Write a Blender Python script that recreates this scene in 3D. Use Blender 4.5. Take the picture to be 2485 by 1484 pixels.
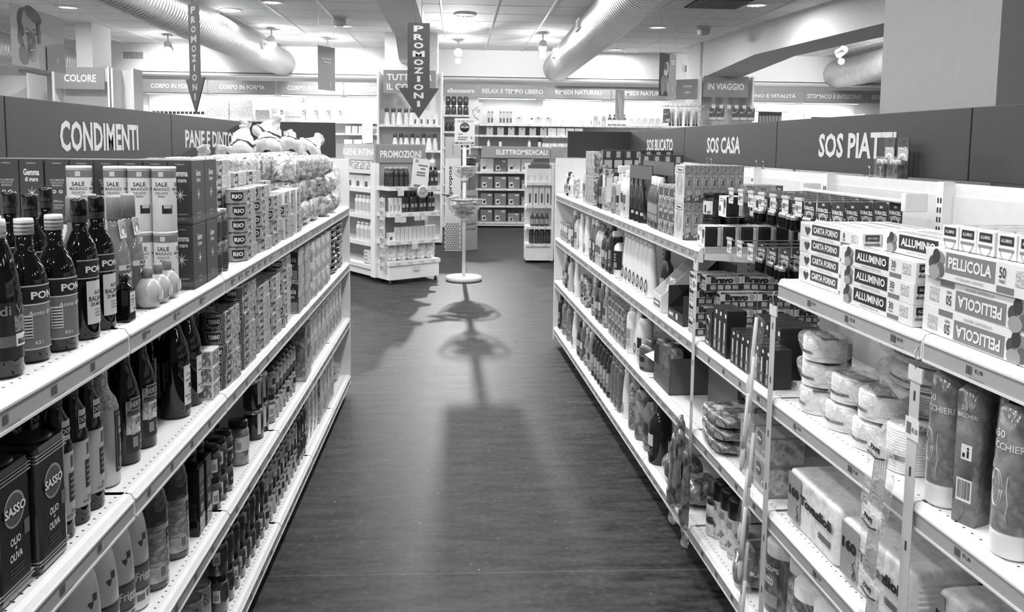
import bpy, bmesh, math, random
from mathutils import Vector, Matrix
random.seed(7)
for o in list(bpy.data.objects): bpy.data.objects.remove(o)
S = bpy.context.scene
COL = S.collection
PI = math.pi
# ------------------------------------------------------------------ camera
cam = bpy.data.cameras.new('camera'); co = bpy.data.objects.new('camera', cam); COL.objects.link(co)
F, PITCH, YAW, ROLL, PY = 2011.0, .0956, .0662, .0115, 545.9
cam.sensor_fit = 'HORIZONTAL'; cam.sensor_width = 36
cam.lens = 36 * F / 2485
cam.shift_y = -(742 - PY) / 2485
cam.clip_start = .05; cam.clip_end = 200
co.location = (0, 0, 1.6)
co.matrix_world = (Matrix.Translation((0, 0, 1.6)) @ Matrix.Rotation(-YAW, 4, 'Z') @ Matrix.Rotation(PI / 2 - PITCH, 4, 'X') @ Matrix.Rotation(ROLL, 4, 'Z'))
S.camera = co
# ------------------------------------------------------------------ world, exposure
w = bpy.data.worlds.new('world'); S.world = w; w.use_nodes = True
w.node_tree.nodes['Background'].inputs[0].default_value = (1, 1, 1, 1)
w.node_tree.nodes['Background'].inputs[1].default_value = .12
S.view_settings.view_transform = 'Standard'; S.view_settings.look = 'None'
S.view_settings.gamma = 1; S.view_settings.exposure = 0.0; S.view_settings.use_curve_mapping = False
S.cycles.max_bounces = 8; S.cycles.diffuse_bounces = 5; S.cycles.glossy_bounces = 3; S.cycles.transparent_max_bounces = 12
S.cycles.sample_clamp_indirect = 6
S.cycles.use_denoising = True
def lamp(name, kind, loc, power, target=None, size=.1, spot=None, blend=.4, sy=None):
    d = bpy.data.lights.new(name, kind); d.energy = power
    if kind == 'AREA':
        d.size = size
        if sy: d.shape = 'RECTANGLE'; d.size_y = sy
        else: d.shape = 'DISK'
    else: d.shadow_soft_size = size
    if spot: d.spot_size = math.radians(spot); d.spot_blend = blend
    o = bpy.data.objects.new(name, d); COL.objects.link(o); o.location = loc
    if target is not None:
        o.rotation_euler = (Vector(target) - Vector(loc)).to_track_quat('-Z', 'Y').to_euler()
    return o
CEIL = 3.40
# ceiling downlights: (x, y); the lamp sits in each recessed fitting
DOWN = [(-2.39, 11.06), (-3.09, 11.74), (-5.28, 11.84), (.09, 11.73), (3.75, 10.45), (3.0, 12.55), (2.92, 15.5), (6.29, 13.46), (-1.75, 13.12), (6.35, 12.15)]
NEAR_UNSEEN = [(x, y) for y in (-1.4, .6, 2.6, 4.6, 6.6, 8.6) for x in (-4.6, -2.5, -1.35, .0, 1.25, 3.2, 5.2) if not (x in (1.25, 3.2) and y < 6)] + [(.1, 1.5), (.1, 3.6), (.1, 5.6)]  # unseen overhead grid added for light; last three brighten the shelf fronts
EDGE = [(-7.4, 9.4), (-6.0, 9.4), (-4.4, 9.5), (-6.9, 7.2), (6.4, 9.4), (8.0, 9.2)]  # unseen stronger fittings, added to brighten the far sides of the room
DPOW = 20
for i, (x, y) in enumerate(DOWN + NEAR_UNSEEN + EDGE):
    lamp('downlight_lamp', 'AREA', (x, y, CEIL - .035), (DPOW if i < len(DOWN) + len(NEAR_UNSEEN) else 60) if i >= len(DOWN) else 34, (x, y, 0), .17)
# halogen spots hung under the ceiling along the back: (x, y, z), aim
SPOTS = [((-2.95, 13.57, 3.2), (-3.2, 16.4, 2.0), 60), ((-4.9, 14.6, 3.2), (-5.2, 16.4, 2.2), 60), ((-2.24, 14.64, 3.2), (-1.9, 16.4, 2.0), 60),
         ((0.0, 14.5, 3.2), (.1, 5.0, .1), 150), ((1.35, 13.41, 3.2), (1.5, 16.4, 2.3), 60), ((6.29, 13.45, 3.2), (5.6, 16.4, 2.2), 60)]
for (a, b, p) in SPOTS:
    lamp('spot_lamp', 'SPOT', Vector(a) + (Vector(b) - Vector(a)).normalized() * .13, p * (2.2 if p < 100 else 4.6), b, .05, 95 if p < 100 else 70, .6)
    lamp('spot_spill', 'POINT', Vector(a) + Vector((0, .0, -.16)), 32, None, .06)
# shelf lights behind the signs of the back wall
for x in (-5.3, -4.05, -2.8, -1.55, .95, 2.25, 3.6, 6.1, 7.4):
    lamp('shelf_light', 'AREA', (x, 16.2, 2.495), 14, (x, 16.42, 1.2), 1.1, sy=.05)
# ------------------------------------------------------------------ materials
_M = {}
def lin(v):
    v = v / 255
    return v / 12.92 if v <= .04045 else ((v + .055) / 1.055) ** 2.4
def _new(key):
    m = bpy.data.materials.new(key); m.use_nodes = True
    nt = m.node_tree; b = nt.nodes['Principled BSDF']
    return m, nt, b
def G(v, rough=.5, metal=0., coat=0., emit=0.):
    """plain grey paint, paper, plastic or metal with a slight unevenness"""
    k = ('G', v, rough, metal, coat, emit)
    if k in _M: return _M[k]
    m, nt, b = _new('grey_%d_%d' % (v, int(rough * 100)))
    n = nt.nodes.new('ShaderNodeTexNoise'); n.inputs['Scale'].default_value = 35; tc = nt.nodes.new('ShaderNodeTexCoord'); nt.links.new(tc.outputs['Object'], n.inputs['Vector'])
    r = nt.nodes.new('ShaderNodeMapRange'); r.inputs[3].default_value = lin(v) * .94; r.inputs[4].default_value = min(.92, lin(v) * 1.06)
    nt.links.new(n.outputs['Fac'], r.inputs[0]); nt.links.new(r.outputs[0], b.inputs['Base Color'])
    b.inputs['Roughness'].default_value = rough; b.inputs['Metallic'].default_value = metal
    if coat: b.inputs['Coat Weight'].default_value = coat; b.inputs['Coat Roughness'].default_value = .06
    if emit:
        b.inputs['Emission Color'].default_value = (1, 1, 1, 1); b.inputs['Emission Strength'].default_value = emit
    _M[k] = m; return m
def PR(greys, scale=30, kind='noise', rough=.35, bump=0., coat=0., stretch=(1, 1, 1), seed=0, soft=True):
    """printed artwork: patches of several greys in the object's own space"""
    k = ('P', tuple(greys), scale, kind, rough, bump, coat, stretch, seed, soft)
    if k in _M: return _M[k]
    m, nt, b = _new('print_%s_%d' % (kind, len(_M)))
    tc = nt.nodes.new('ShaderNodeTexCoord'); mp = nt.nodes.new('ShaderNodeMapping')
    mp.inputs['Scale'].default_value = stretch; mp.inputs['Location'].default_value = (seed * 1.7, seed * .9, seed * .6)
    nt.links.new(tc.outputs['Object'], mp.inputs[0])
    if kind == 'voro':
        t = nt.nodes.new('ShaderNodeTexVoronoi'); t.inputs['Scale'].default_value = scale; src = t.outputs['Color']
    elif kind == 'wave':
        t = nt.nodes.new('ShaderNodeTexWave'); t.inputs['Scale'].default_value = scale; t.inputs['Distortion'].default_value = 6; src = t.outputs['Fac']
    else:
        t = nt.nodes.new('ShaderNodeTexNoise'); t.inputs['Scale'].default_value = scale; t.inputs['Detail'].default_value = 3; src = t.outputs['Fac']
    nt.links.new(mp.outputs[0], t.inputs['Vector'])
    cr = nt.nodes.new('ShaderNodeValToRGB'); cr.color_ramp.interpolation = 'LINEAR' if soft else 'CONSTANT'
    n = len(greys); el = cr.color_ramp.elements
    lo, hi = (.32, .68) if kind == 'noise' else (.1, .9)
    for i, g in enumerate(greys):
        p = lo + (hi - lo) * i / max(1, n - 1) if soft else (0 if i == 0 else lo + (hi - lo) * i / n)
        e = el[i] if i < 2 else el.new(min(1, p)); e.position = min(1, p); c = lin(g); e.color = (c, c, c, 1)
    nt.links.new(src, cr.inputs[0]); nt.links.new(cr.outputs[0], b.inputs['Base Color'])
    b.inputs['Roughness'].default_value = rough
    if coat: b.inputs['Coat Weight'].default_value = coat; b.inputs['Coat Roughness'].default_value = .08
    if bump:
        n2 = nt.nodes.new('ShaderNodeTexNoise'); n2.inputs['Scale'].default_value = 28; n2.inputs['Detail'].default_value = 2
        nt.links.new(tc.outputs['Object'], n2.inputs['Vector'])
        bp = nt.nodes.new('ShaderNodeBump'); bp.inputs['Strength'].default_value = bump; bp.inputs['Distance'].default_value = .01
        nt.links.new(n2.outputs['Fac'], bp.inputs['Height']); nt.links.new(bp.outputs[0], b.inputs['Normal'])
    _M[k] = m; return m
def FILM(v=235, alpha=.22, bump=.6, scale=30):
    """clear wrapping film with wrinkle glints"""
    k = ('F', v, alpha, bump, scale)
    if k in _M: return _M[k]
    m, nt, b = _new('clear_film')
    c = lin(v); b.inputs['Base Color'].default_value = (c, c, c, 1); b.inputs['Roughness'].default_value = .12
    b.inputs['Alpha'].default_value = alpha; b.inputs['Specular IOR Level'].default_value = 1.0
    n2 = nt.nodes.new('ShaderNodeTexNoise'); n2.inputs['Scale'].default_value = scale; n2.inputs['Detail'].default_value = 3; n2.inputs['Distortion'].default_value = 1.2
    tc = nt.nodes.new('ShaderNodeTexCoord'); nt.links.new(tc.outputs['Object'], n2.inputs['Vector'])
    bp = nt.nodes.new('ShaderNodeBump'); bp.inputs['Strength'].default_value = bump; bp.inputs['Distance'].default_value = .02
    nt.links.new(n2.outputs['Fac'], bp.inputs['Height']); nt.links.new(bp.outputs[0], b.inputs['Normal'])
    cr = nt.nodes.new('ShaderNodeMapRange'); cr.inputs[1].default_value = .4; cr.inputs[2].default_value = .75; cr.inputs[3].default_value = alpha * .6; cr.inputs[4].default_value = min(1, alpha * 2.2)
    nt.links.new(n2.outputs['Fac'], cr.inputs[0]); nt.links.new(cr.outputs[0], b.inputs['Alpha'])
    _M[k] = m; return m
def GLASSY(v, rough=.04):
    return G(v, rough)
def mathn(nt, op, a, b=None, c=None):
    n = nt.nodes.new('ShaderNodeMath'); n.operation = op
    for i, x in enumerate((a, b, c)):
        if x is None: continue
        if isinstance(x, (int, float)): n.inputs[i].default_value = x
        else: nt.links.new(x, n.inputs[i])
    return n.outputs[0]
def shelf_mat():
    """white enamelled steel with rows of small punched holes along the front edge"""
    if 'shelf' in _M: return _M['shelf']
    m, nt, b = _new('perforated_shelf_steel')
    tc = nt.nodes.new('ShaderNodeTexCoord'); sp = nt.nodes.new('ShaderNodeSeparateXYZ'); nt.links.new(tc.outputs['Object'], sp.inputs[0])
    fx = mathn(nt, 'SUBTRACT', mathn(nt, 'FRACT', mathn(nt, 'DIVIDE', sp.outputs[0], .025)), .5)
    dx = mathn(nt, 'MULTIPLY', fx, .025)
    hit = None
    for row in (.028, .30):
        dy = mathn(nt, 'SUBTRACT', sp.outputs[1], row)
        rr = mathn(nt, 'ADD', mathn(nt, 'MULTIPLY', dx, dx), mathn(nt, 'MULTIPLY', dy, dy))
        h = mathn(nt, 'LESS_THAN', rr, .0026 ** 2)
        hit = h if hit is None else mathn(nt, 'MAXIMUM', hit, h)
    mx = nt.nodes.new('ShaderNodeMix'); mx.data_type = 'RGBA'
    nt.links.new(hit, mx.inputs['Factor']); mx.inputs[6].default_value = (.78, .78, .78, 1); mx.inputs[7].default_value = (.015, .015, .015, 1)
    nt.links.new(mx.outputs[2], b.inputs['Base Color']); b.inputs['Roughness'].default_value = .4
    _M['shelf'] = m; return m
# ------------------------------------------------------------------ mesh building
_TXT = {}
def text_mesh(s, bold=.012):
    k = (s, bold)
    if k in _TXT: return _TXT[k]
    cu = bpy.data.curves.new('t', 'FONT'); cu.body = s; cu.size = 1; cu.offset = bold; cu.resolution_u = 2; cu.fill_mode = 'FRONT'
    o = bpy.data.objects.new('t', cu); COL.objects.link(o)
    dg = bpy.context.evaluated_depsgraph_get(); me = o.evaluated_get(dg).to_mesh()
    vs = [v.co.xy.copy() for v in me.vertices]; fs = [tuple(p.vertices) for p in me.polygons]
    o.evaluated_get(dg).to_mesh_clear()
    bpy.data.objects.remove(o); bpy.data.curves.remove(cu)
    x0 = min(v.x for v in vs); x1 = max(v.x for v in vs); y0 = min(v.y for v in vs); y1 = max(v.y for v in vs)
    vs = [((v.x - (x0 + x1) / 2), (v.y - (y0 + y1) / 2)) for v in vs]
    _TXT[k] = (vs, fs, x1 - x0, y1 - y0); return _TXT[k]
class MB:
    def __init__(s): s.v = []; s.f = []; s.fm = []; s.fs = []; s.mats = []
    def mi(s, m):
        if m not in s.mats: s.mats.append(m)
        return s.mats.index(m)
    def add(s, vs, fs, m, smooth=False):
        n = len(s.v); s.v += [tuple(v) for v in vs]; i = s.mi(m)
        for f in fs: s.f.append(tuple(a + n for a in f)); s.fm.append(i); s.fs.append(smooth)
        return s
    def box(s, x0, x1, y0, y1, z0, z1, m, bev=0., top=None, front=None, M=None):
        bm = bmesh.new(); bmesh.ops.create_cube(bm, size=1)
        for v in bm.verts: v.co = Vector(((x0 + x1) / 2 + v.co.x * (x1 - x0), (y0 + y1) / 2 + v.co.y * (y1 - y0), (z0 + z1) / 2 + v.co.z * (z1 - z0)))
        if bev: bmesh.ops.bevel(bm, geom=list(bm.edges), offset=bev, segments=2, affect='EDGES', profile=.6)
        bm.normal_update(); bm.verts.index_update()
        vs = [v.co.copy() for v in bm.verts]
        if M is not None: vs = [M @ v for v in vs]
        n = len(s.v); s.v += [tuple(v) for v in vs]
        for f in bm.faces:
            mm = m
            if top is not None and f.normal.z > .9: mm = top
            if front is not None and f.normal.y < -.9: mm = front
            s.f.append(tuple(v.index + n for v in f.verts)); s.fm.append(s.mi(mm)); s.fs.append(False)
        bm.free(); return s
    def quad(s, a, b, c, d, m): return s.add([a, b, c, d], [(0, 1, 2, 3)], m)
    def prism(s, outline, y0, y1, m, M=None):
        """outline of (x, z) points pulled from y0 to y1"""
        n = len(outline); vs = [Vector((x, y0, z)) for x, z in outline] + [Vector((x, y1, z)) for x, z in outline]
        if M is not None: vs = [M @ v for v in vs]
        fs = [tuple(range(n)), tuple(range(2 * n - 1, n - 1, -1))] + [(i, (i + 1) % n, n + (i + 1) % n, n + i)[::-1] for i in range(n)]
        return s.add(vs, fs, m)
    def lathe(s, prof, m, seg=20, c=(0, 0, 0), sx=1., sy=1., a0=0., a1=2 * PI, cap=True, M=None, mats=None):
        full = abs(a1 - a0 - 2 * PI) < 1e-6; k = seg if full else seg + 1
        vs = []
        for (r, z) in prof:
            for i in range(k):
                a = a0 + (a1 - a0) * i / seg
                vs.append(Vector((c[0] + r * sx * math.cos(a), c[1] + r * sy * math.sin(a), c[2] + z)))
        if M is not None: vs = [M @ v for v in vs]
        np_ = len(prof)
        for j in range(np_ - 1):
            fs = []
            for i in range(seg):
                i2 = (i + 1) % k
                fs.append((j * k + i, j * k + i2, (j + 1) * k + i2, (j + 1) * k + i))
            if j == 0: n = len(s.v); s.v += [tuple(v) for v in vs]
            mm = s.mi(mats[j] if mats else m)
            for f in fs: s.f.append(tuple(a + n for a in f)); s.fm.append(mm); s.fs.append(True)
        if cap and full:
            for j, rev in ((0, True), (np_ - 1, False)):
                if prof[j][0] > 1e-5:
                    f = tuple(n + j * k + i for i in range(k))
                    s.f.append(f[::-1] if rev else f); s.fm.append(s.mi((mats[min(j, np_ - 2)] if mats else m))); s.fs.append(False)
        return s
    def tube(s, pts, r, m, seg=8, closed=False):
        pts = [Vector(p) for p in pts]; n = len(pts); vs = []; up = Vector((0, 0, 1))
        for i, p in enumerate(pts):
            d = (pts[min(i + 1, n - 1)] - pts[max(i - 1, 0)]).normalized()
            if closed: d = (pts[(i + 1) % n] - pts[i - 1]).normalized()
            a = d.cross(up); a = d.cross(Vector((1, 0, 0))) if a.length < .05 else a
            a.normalize(); b = a.cross(d)
            rr = r[i] if isinstance(r, (list, tuple)) else r
            for k in range(seg): t = 2 * PI * k / seg; vs.append(p + (a * math.cos(t) + b * math.sin(t)) * rr)
        fs = []
        for i in range(n if closed else n - 1):
            j = (i + 1) % n
            for k in range(seg): k2 = (k + 1) % seg; fs.append((i * seg + k, i * seg + k2, j * seg + k2, j * seg + k))
        if not closed: fs += [tuple(range(seg))[::-1], tuple((n - 1) * seg + k for k in range(seg))]
        return s.add(vs, fs, m, True)
    def text(s, t, h, pos, m, u=(1, 0, 0), v=(0, 0, 1), cond=1., bold=.012, width=None, wrap=None):
        """lettering centred on pos in the plane of u and v; wrap = radius bends it round a vertical axis facing -y"""
        vs, fs, tw, th = text_mesh(t, bold); k = h / th; kx = k * cond
        if width: kx = width / tw
        P, U, V = Vector(pos), Vector(u), Vector(v)
        out = []
        for x, y in vs:
            if wrap:
                a = -PI / 2 + x * kx / wrap + P.x
                out.append((wrap * math.cos(a), wrap * math.sin(a) + P.y, P.z + y * k))
            else: out.append(P + U * (x * kx) + V * (y * k))
        return s.add(out, fs, m)
    def mesh(s, name):
        me = bpy.data.meshes.new(name); me.from_pydata(s.v, [], s.f)
        for m in s.mats: me.materials.append(m)
        me.polygons.foreach_set('material_index', s.fm); me.polygons.foreach_set('use_smooth', s.fs); me.update()
        return me
    def build(s, name, parent=None, loc=None, rz=None):
        o = bpy.data.objects.new(name, s.mesh(name)); COL.objects.link(o)
        if parent is not None: o.parent = parent
        if loc is not None: o.location = loc
        if rz is not None: o.rotation_euler = (0, 0, rz)
        return o
def tag(o, label=None, cat=None, group=None, kind=None):
    if label: o['label'] = label
    if cat: o['category'] = cat
    if group: o['group'] = group
    if kind: o['kind'] = kind
    return o
def empty(name, loc=(0, 0, 0), rz=0.):
    o = bpy.data.objects.new(name, None); COL.objects.link(o); o.location = loc; o.rotation_euler = (0, 0, rz); o.empty_display_size = .05; return o
def struct(o): o['kind'] = 'structure'; return o
# the two gondolas: s runs along the aisle, d from the shelf front into the shelf
RT = .0334; RN = math.hypot(1, RT)
def W(side, s, d, z):
    if side == 'L': return Vector((-.6843 - d, s, z))
    return Vector((.8809 + (-(s - 3.65) * RT + d) / RN, 3.65 + (s - 3.65 + d * RT) / RN, z))
RZ = {'L': PI / 2, 'R': -PI / 2 + math.atan(RT)}
ZS = {'L': [1.212, .857, .497, .126], 'R': [1.228, .875, .533, .151]}
ORD = ['first', 'second', 'third', 'fourth', 'fifth', 'sixth', 'seventh', 'eighth', 'ninth', 'tenth', 'eleventh', 'twelfth', 'thirteenth', 'fourteenth', 'fifteenth', 'sixteenth', 'seventeenth', 'eighteenth', 'nineteenth', 'twentieth']
# ------------------------------------------------------------------ setting
def floor_mat():
    m, nt, b = _new('dark_vinyl_floor')
    tc = nt.nodes.new('ShaderNodeTexCoord'); mp = nt.nodes.new('ShaderNodeMapping'); mp.inputs['Scale'].default_value = (1.6, 7, 1)
    nt.links.new(tc.outputs['Object'], mp.inputs[0])
    n1 = nt.nodes.new('ShaderNodeTexNoise'); n1.inputs['Scale'].default_value = 2.2; n1.inputs['Detail'].default_value = 6; n1.inputs['Roughness'].default_value = .65
    nt.links.new(mp.outputs[0], n1.inputs['Vector'])
    n2 = nt.nodes.new('ShaderNodeTexNoise'); n2.inputs['Scale'].default_value = 38; n2.inputs['Detail'].default_value = 6
    nt.links.new(tc.outputs['Object'], n2.inputs['Vector'])
    n3 = nt.nodes.new('ShaderNodeTexNoise'); n3.inputs['Scale'].default_value = 3; nt.links.new(tc.outputs['Object'], n3.inputs['Vector'])
    mix = mathn(nt, 'ADD', mathn(nt, 'MULTIPLY', n1.outputs['Fac'], .7), mathn(nt, 'MULTIPLY', n2.outputs['Fac'], .3))
    r = nt.nodes.new('ShaderNodeMapRange'); r.inputs[1].default_value = .40; r.inputs[2].default_value = .60; r.inputs[3].default_value = .006; r.inputs[4].default_value = .05
    nt.links.new(mix, r.inputs[0])
    # pale scuffs, in clusters
    sc = mathn(nt, 'MULTIPLY', mathn(nt, 'GREATER_THAN', n2.outputs['Fac'], .66), mathn(nt, 'GREATER_THAN', n3.outputs['Fac'], .5))
    sp = nt.nodes.new('ShaderNodeSeparateXYZ'); nt.links.new(tc.outputs['Object'], sp.inputs[0])
    seam = None
    for y in (2.98, 5.05, 7.12):
        k = mathn(nt, 'LESS_THAN', mathn(nt, 'ABSOLUTE', mathn(nt, 'SUBTRACT', mathn(nt, 'ADD', sp.outputs[1], mathn(nt, 'MULTIPLY', sp.outputs[0], .012)), y)), .0024)
        seam = k if seam is None else mathn(nt, 'MAXIMUM', seam, k)
    tot = mathn(nt, 'ADD', r.outputs[0], mathn(nt, 'ADD', mathn(nt, 'MULTIPLY', sc, .03), mathn(nt, 'MULTIPLY', seam, .06)))
    nt.links.new(tot, b.inputs['Base Color']); b.inputs['Roughness'].default_value = .42; b.inputs['Specular IOR Level'].default_value = .28
    rr = nt.nodes.new('ShaderNodeMapRange'); rr.inputs[3].default_value = .40; rr.inputs[4].default_value = .6; nt.links.new(n1.outputs['Fac'], rr.inputs[0]); nt.links.new(rr.outputs[0], b.inputs['Roughness'])
    return m
def ceil_mat():
    m, nt, b = _new('ceiling_tiles')
    tc = nt.nodes.new('ShaderNodeTexCoord'); n = nt.nodes.new('ShaderNodeTexNoise'); n.inputs['Scale'].default_value = 90; nt.links.new(tc.outputs['Object'], n.inputs['Vector'])
    r = nt.nodes.new('ShaderNodeMapRange'); r.inputs[3].default_value = .80; r.inputs[4].default_value = .88; nt.links.new(n.outputs['Fac'], r.inputs[0])
    nt.links.new(r.outputs[0], b.inputs['Base Color']); b.inputs['Roughness'].default_value = .8
    return m
WALL = G(232, .7); WHITE = G(235, .45); TRIMW = G(240, .4)
m = MB(); m.quad((-9, -3, 0), (10, -3, 0), (10, 17.2, 0), (-9, 17.2, 0), floor_mat()); struct(m.build('floor'))
m = MB(); m.box(-9, 10, -3, 17.2, CEIL, CEIL + .1, ceil_mat()); struct(m.build('ceiling'))
# the ceiling grid: a fine T section along and across
m = MB(); gm = G(236, .5); gd = G(205, .6)
for k in range(-12, 14):
    x = .5 + .722 * k
    if x < -1.1: x -= .12
    if -1.0 < x < -.4 or not -8.5 < x < 9.5: continue
    m.box(x - .012, x + .012, -3, 16, CEIL - .012, CEIL + .001, gm)
for k in range(-20, 7):
    y = 11.64 + .70 * k
    m.box(-8.8, 9.8, y - .008, y + .008, CEIL - .002, CEIL + .001, gd)
struct(m.build('trim_1'))
m = MB(); m.box(-9, 10, 16.0, 16.15, 2.86, CEIL, WALL); m.box(-9, 10, 16.62, 16.75, 0, 2.86, WALL); m.box(-9, 10, 16.0, 16.62, 2.86, 2.9, WALL); struct(m.build('wall_back'))
m = MB(); m.box(-8.2, -8.05, 9, 16.6, 0, CEIL, WALL); struct(m.build('wall_left'))
m = MB(); m.box(9.3, 9.45, 4, 16.6, 0, CEIL, WALL); struct(m.build('wall_right'))
m = MB(); m.box(-9, 10, 15.985, 16.0, 2.845, 2.885, G(200, .5)); struct(m.build('trim_2'))
# columns and beams
PIL = G(150, .8)
m = MB(); m.box(1.75, 2.55, 2.62, 3.37, 0, CEIL, PIL); struct(m.build('pillar_near'))
m = MB(); m.box(-1.185, -.334, 13.7, 14.45, 0, CEIL, WALL); struct(m.build('pillar_centre'))
m = MB(); m.box(4.16, 4.95, 14.25, 15.07, 0, CEIL, WALL); struct(m.build('pillar_far'))
m = MB(); m.box(-5.84, -5.6, 13.3, 14.0, 0, CEIL, WALL); struct(m.build('pillar_side'))
def beam(name, x0, x1, ys, zs, rot=0., piv=(0, 0)):
    """a beam along y with its underside running through (ys, zs)"""
    m = MB(); pts = list(zip(ys, zs)) + [(ys[-1], CEIL), (ys[0], CEIL)]
    M = Matrix.Translation((piv[0], piv[1], 0)) @ Matrix.Rotation(rot, 4, 'Z') @ Matrix.Translation((-piv[0], -piv[1], 0)) @ Matrix.Rotation(PI / 2, 4, 'Z') @ Matrix.Scale(-1, 4, (0, 1, 0))
    # outline in (y, z); local x of the prism is world y
    vs = [Vector((x0, y, z)) for y, z in pts] + [Vector((x1, y, z)) for y, z in pts]; n = len(pts)
    R = Matrix.Translation((piv[0], piv[1], 0)) @ Matrix.Rotation(rot, 4, 'Z') @ Matrix.Translation((-piv[0], -piv[1], 0))
    vs = [R @ v for v in vs]
    m.add(vs, [tuple(range(n)), tuple(range(2 * n - 1, n - 1, -1))] + [((i + 1) % n, i, n + i, n + (i + 1) % n) for i in range(n)], WALL)
    bmx = m.mesh(name); b2 = bmesh.new(); b2.from_mesh(bmx); bmesh.ops.recalc_face_normals(b2, faces=b2.faces); b2.to_mesh(bmx); b2.free()
    o = bpy.data.objects.new(name, bmx); COL.objects.link(o); struct(o)
beam('beam_centre', -.93, -.47, [-2, 12.6, 13.3, 13.7], [3.19, 3.19, 2.93, 2.91])
beam('beam_far', 4.2, 4.85, [0, 12.2, 14.25], [2.98, 2.98, 2.80], .085, (4.5, 14.2))
# round spiral ducts: thing > pipe, vent (> vent_opening), hangers
def duct(x, y0, y1, z, r, vents, label, lean=0., strap=()):
    t = empty('air_duct', (x, y1, z)); tag(t, label, 'duct')
    L = y1 - y0; m = MB(); mat = G(205, .32, .75); gap = G(120, .4, .4)
    n = int(L / .085); prof = []; mats = []
    for i in range(n + 1):
        a = i * L / n
        prof.append((r, -a));
        if i < n: prof += [(r, -a - .076), (r * 1.004, -a - .0775), (r * 1.004, -a - .0835)]
    for i in range(len(prof) - 1): mats.append(gap if i % 4 == 1 else mat)
    R = Matrix.Rotation(lean, 4, 'Z') @ Matrix.Rotation(-PI / 2, 4, 'X')
    m.lathe(prof, mat, 32, M=R, mats=mats, cap=True); m.build('pipe', t)
    for (a, ang) in vents:
        v = MB(); M2 = Matrix.Rotation(lean, 4, 'Z') @ Matrix.Translation((0, -a, 0)) @ Matrix.Rotation(ang, 4, 'Y')
        v.box(r - .01, r + .03, -.16, .16, -.07, .07, G(235, .4), M=M2); vo = v.build('vent_frame', t)
        v = MB(); v.box(r + .022, r + .034, -.13, .13, -.045, .045, G(70, .6), M=M2); v.build('vent_opening', vo)
    for a in strap:
        v = MB(); v.tube([Matrix.Rotation(lean, 4, 'Z') @ Vector((0, -a, r)), Matrix.Rotation(lean, 4, 'Z') @ Vector((0, -a, CEIL - z))], .006, G(150, .4, .8)); v.build('hanger_rod', t)
    return t
duct(-3.28, 2.6, 16.0, 3.085, .235, [(2.55, -.1)], 'round spiral air duct over the body care signs', 0, (1.2, 4.2, 7.2))
duct(1.88, 3.5, 16.0, 3.085, .26, [(2.3, PI + .1), (5.5, PI + .1)], 'round spiral air duct ending beside the natural remedy signs', -.02, (1.2, 4.2, 7.2))
duct(7.4, 8.5, 16.0, 3.06, .27, [], 'round spiral air duct behind the big grey pillar', -.06, (1.5,))
duct(-6.8, 8.0, 15.2, 2.95, .25, [], 'round spiral air duct behind the hanging face poster', 0, (1.5,))
# recessed lights, spots, detectors, grilles
DL = ['at the top edge beside the body care duct', 'left of the body care duct', 'near the hanging face poster', 'behind the dark arrow', 'by the dark ceiling grille', 'halfway along the natural remedy duct', 'at the far end of the natural remedy duct', 'above the spotlight by the stomach care sign', 'beside the first smoke detector', 'beside the big grey pillar']
DL[1] = 'next to the body care duct over the tilted arrow'
for i, (x, y) in enumerate(DOWN + NEAR_UNSEEN + EDGE):
    t = empty('ceiling_downlight', (x, y, CEIL)); tag(t, 'round recessed downlight ' + DL[i] if i < len(DOWN) else 'unseen round downlight added in the ceiling above the aisles', 'ceiling light', None if i < len(DOWN) else 'added unseen downlights')
    m = MB(); m.lathe([(.155, 0), (.155, -.012), (.13, -.016), (.115, -.004)], TRIMW, 28, cap=False); m.build('ring', t)
    m = MB(); m.lathe([(.0, -.003), (.115, -.003)], G(250, .4, 0, 0, 3.0), 28, cap=False)
    for k in (-.05, 0, .05): m.box(k - .003, k + .003, -.105, .105, -.014, -.004, G(190, .3, .5))
    m.build('diffuser', t)
SL = ['bright spotlight over the left half of body care shelves'.replace('left', 'first'), 'bright spotlight beside the wall grille', 'bright spotlight behind the small hanging banner', 'bright spotlight facing down the aisle above the display stand', 'bright spotlight beside the natural remedy duct', 'bright spotlight in front of the stomach care sign']
for i, (a, b, p) in enumerate(SPOTS):
    t = empty('spotlight', a); tag(t, SL[i], 'spotlight')
    D = (Vector(b) - Vector(a)).to_track_quat('-Z', 'Y').to_matrix().to_4x4()
    m = MB(); m.lathe([(.045, .09), (.06, .08), (.07, -.08), (.075, -.09)], G(225, .4), 18, M=D, cap=True); m.build('housing', t)
    m = MB(); m.lathe([(0, -.093), (.066, -.093)], G(250, .3, 0, 0, 40), 18, M=D, cap=False); m.build('lens', t)
    m = MB(); m.lathe([(.05 * math.sin(PI * q / 8), -.16 - .05 * math.cos(PI * q / 8)) for q in range(9)], G(250, .3, 0, 0, 40), 14, cap=False); m.build('bulb', t)
    m = MB(); m.tube([(0, 0, .05), (0, 0, CEIL - a[2])], .012, G(225, .4)); m.box(-.05, .05, -.09, .09, CEIL - a[2] - .02, CEIL - a[2], G(230, .4)); m.build('mount', t)
for (x, y, l) in [(-1.7, 12.25, 'round smoke detector between the small banner and beam'), (3.66, 12.4, 'round smoke detector beside the far column')]:
    t = empty('smoke_detector', (x, y, CEIL)); tag(t, l, 'smoke detector')
    m = MB(); m.lathe([(.11, 0), (.11, -.02), (.1, -.025)], G(215, .5), 24); m.build('base', t)
    m = MB(); m.lathe([(.085, -.025), (.095, -.06), (.085, -.11), (.05, -.125), (0, -.127)], G(190, .5), 24, cap=False); m.build('head', t)
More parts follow.
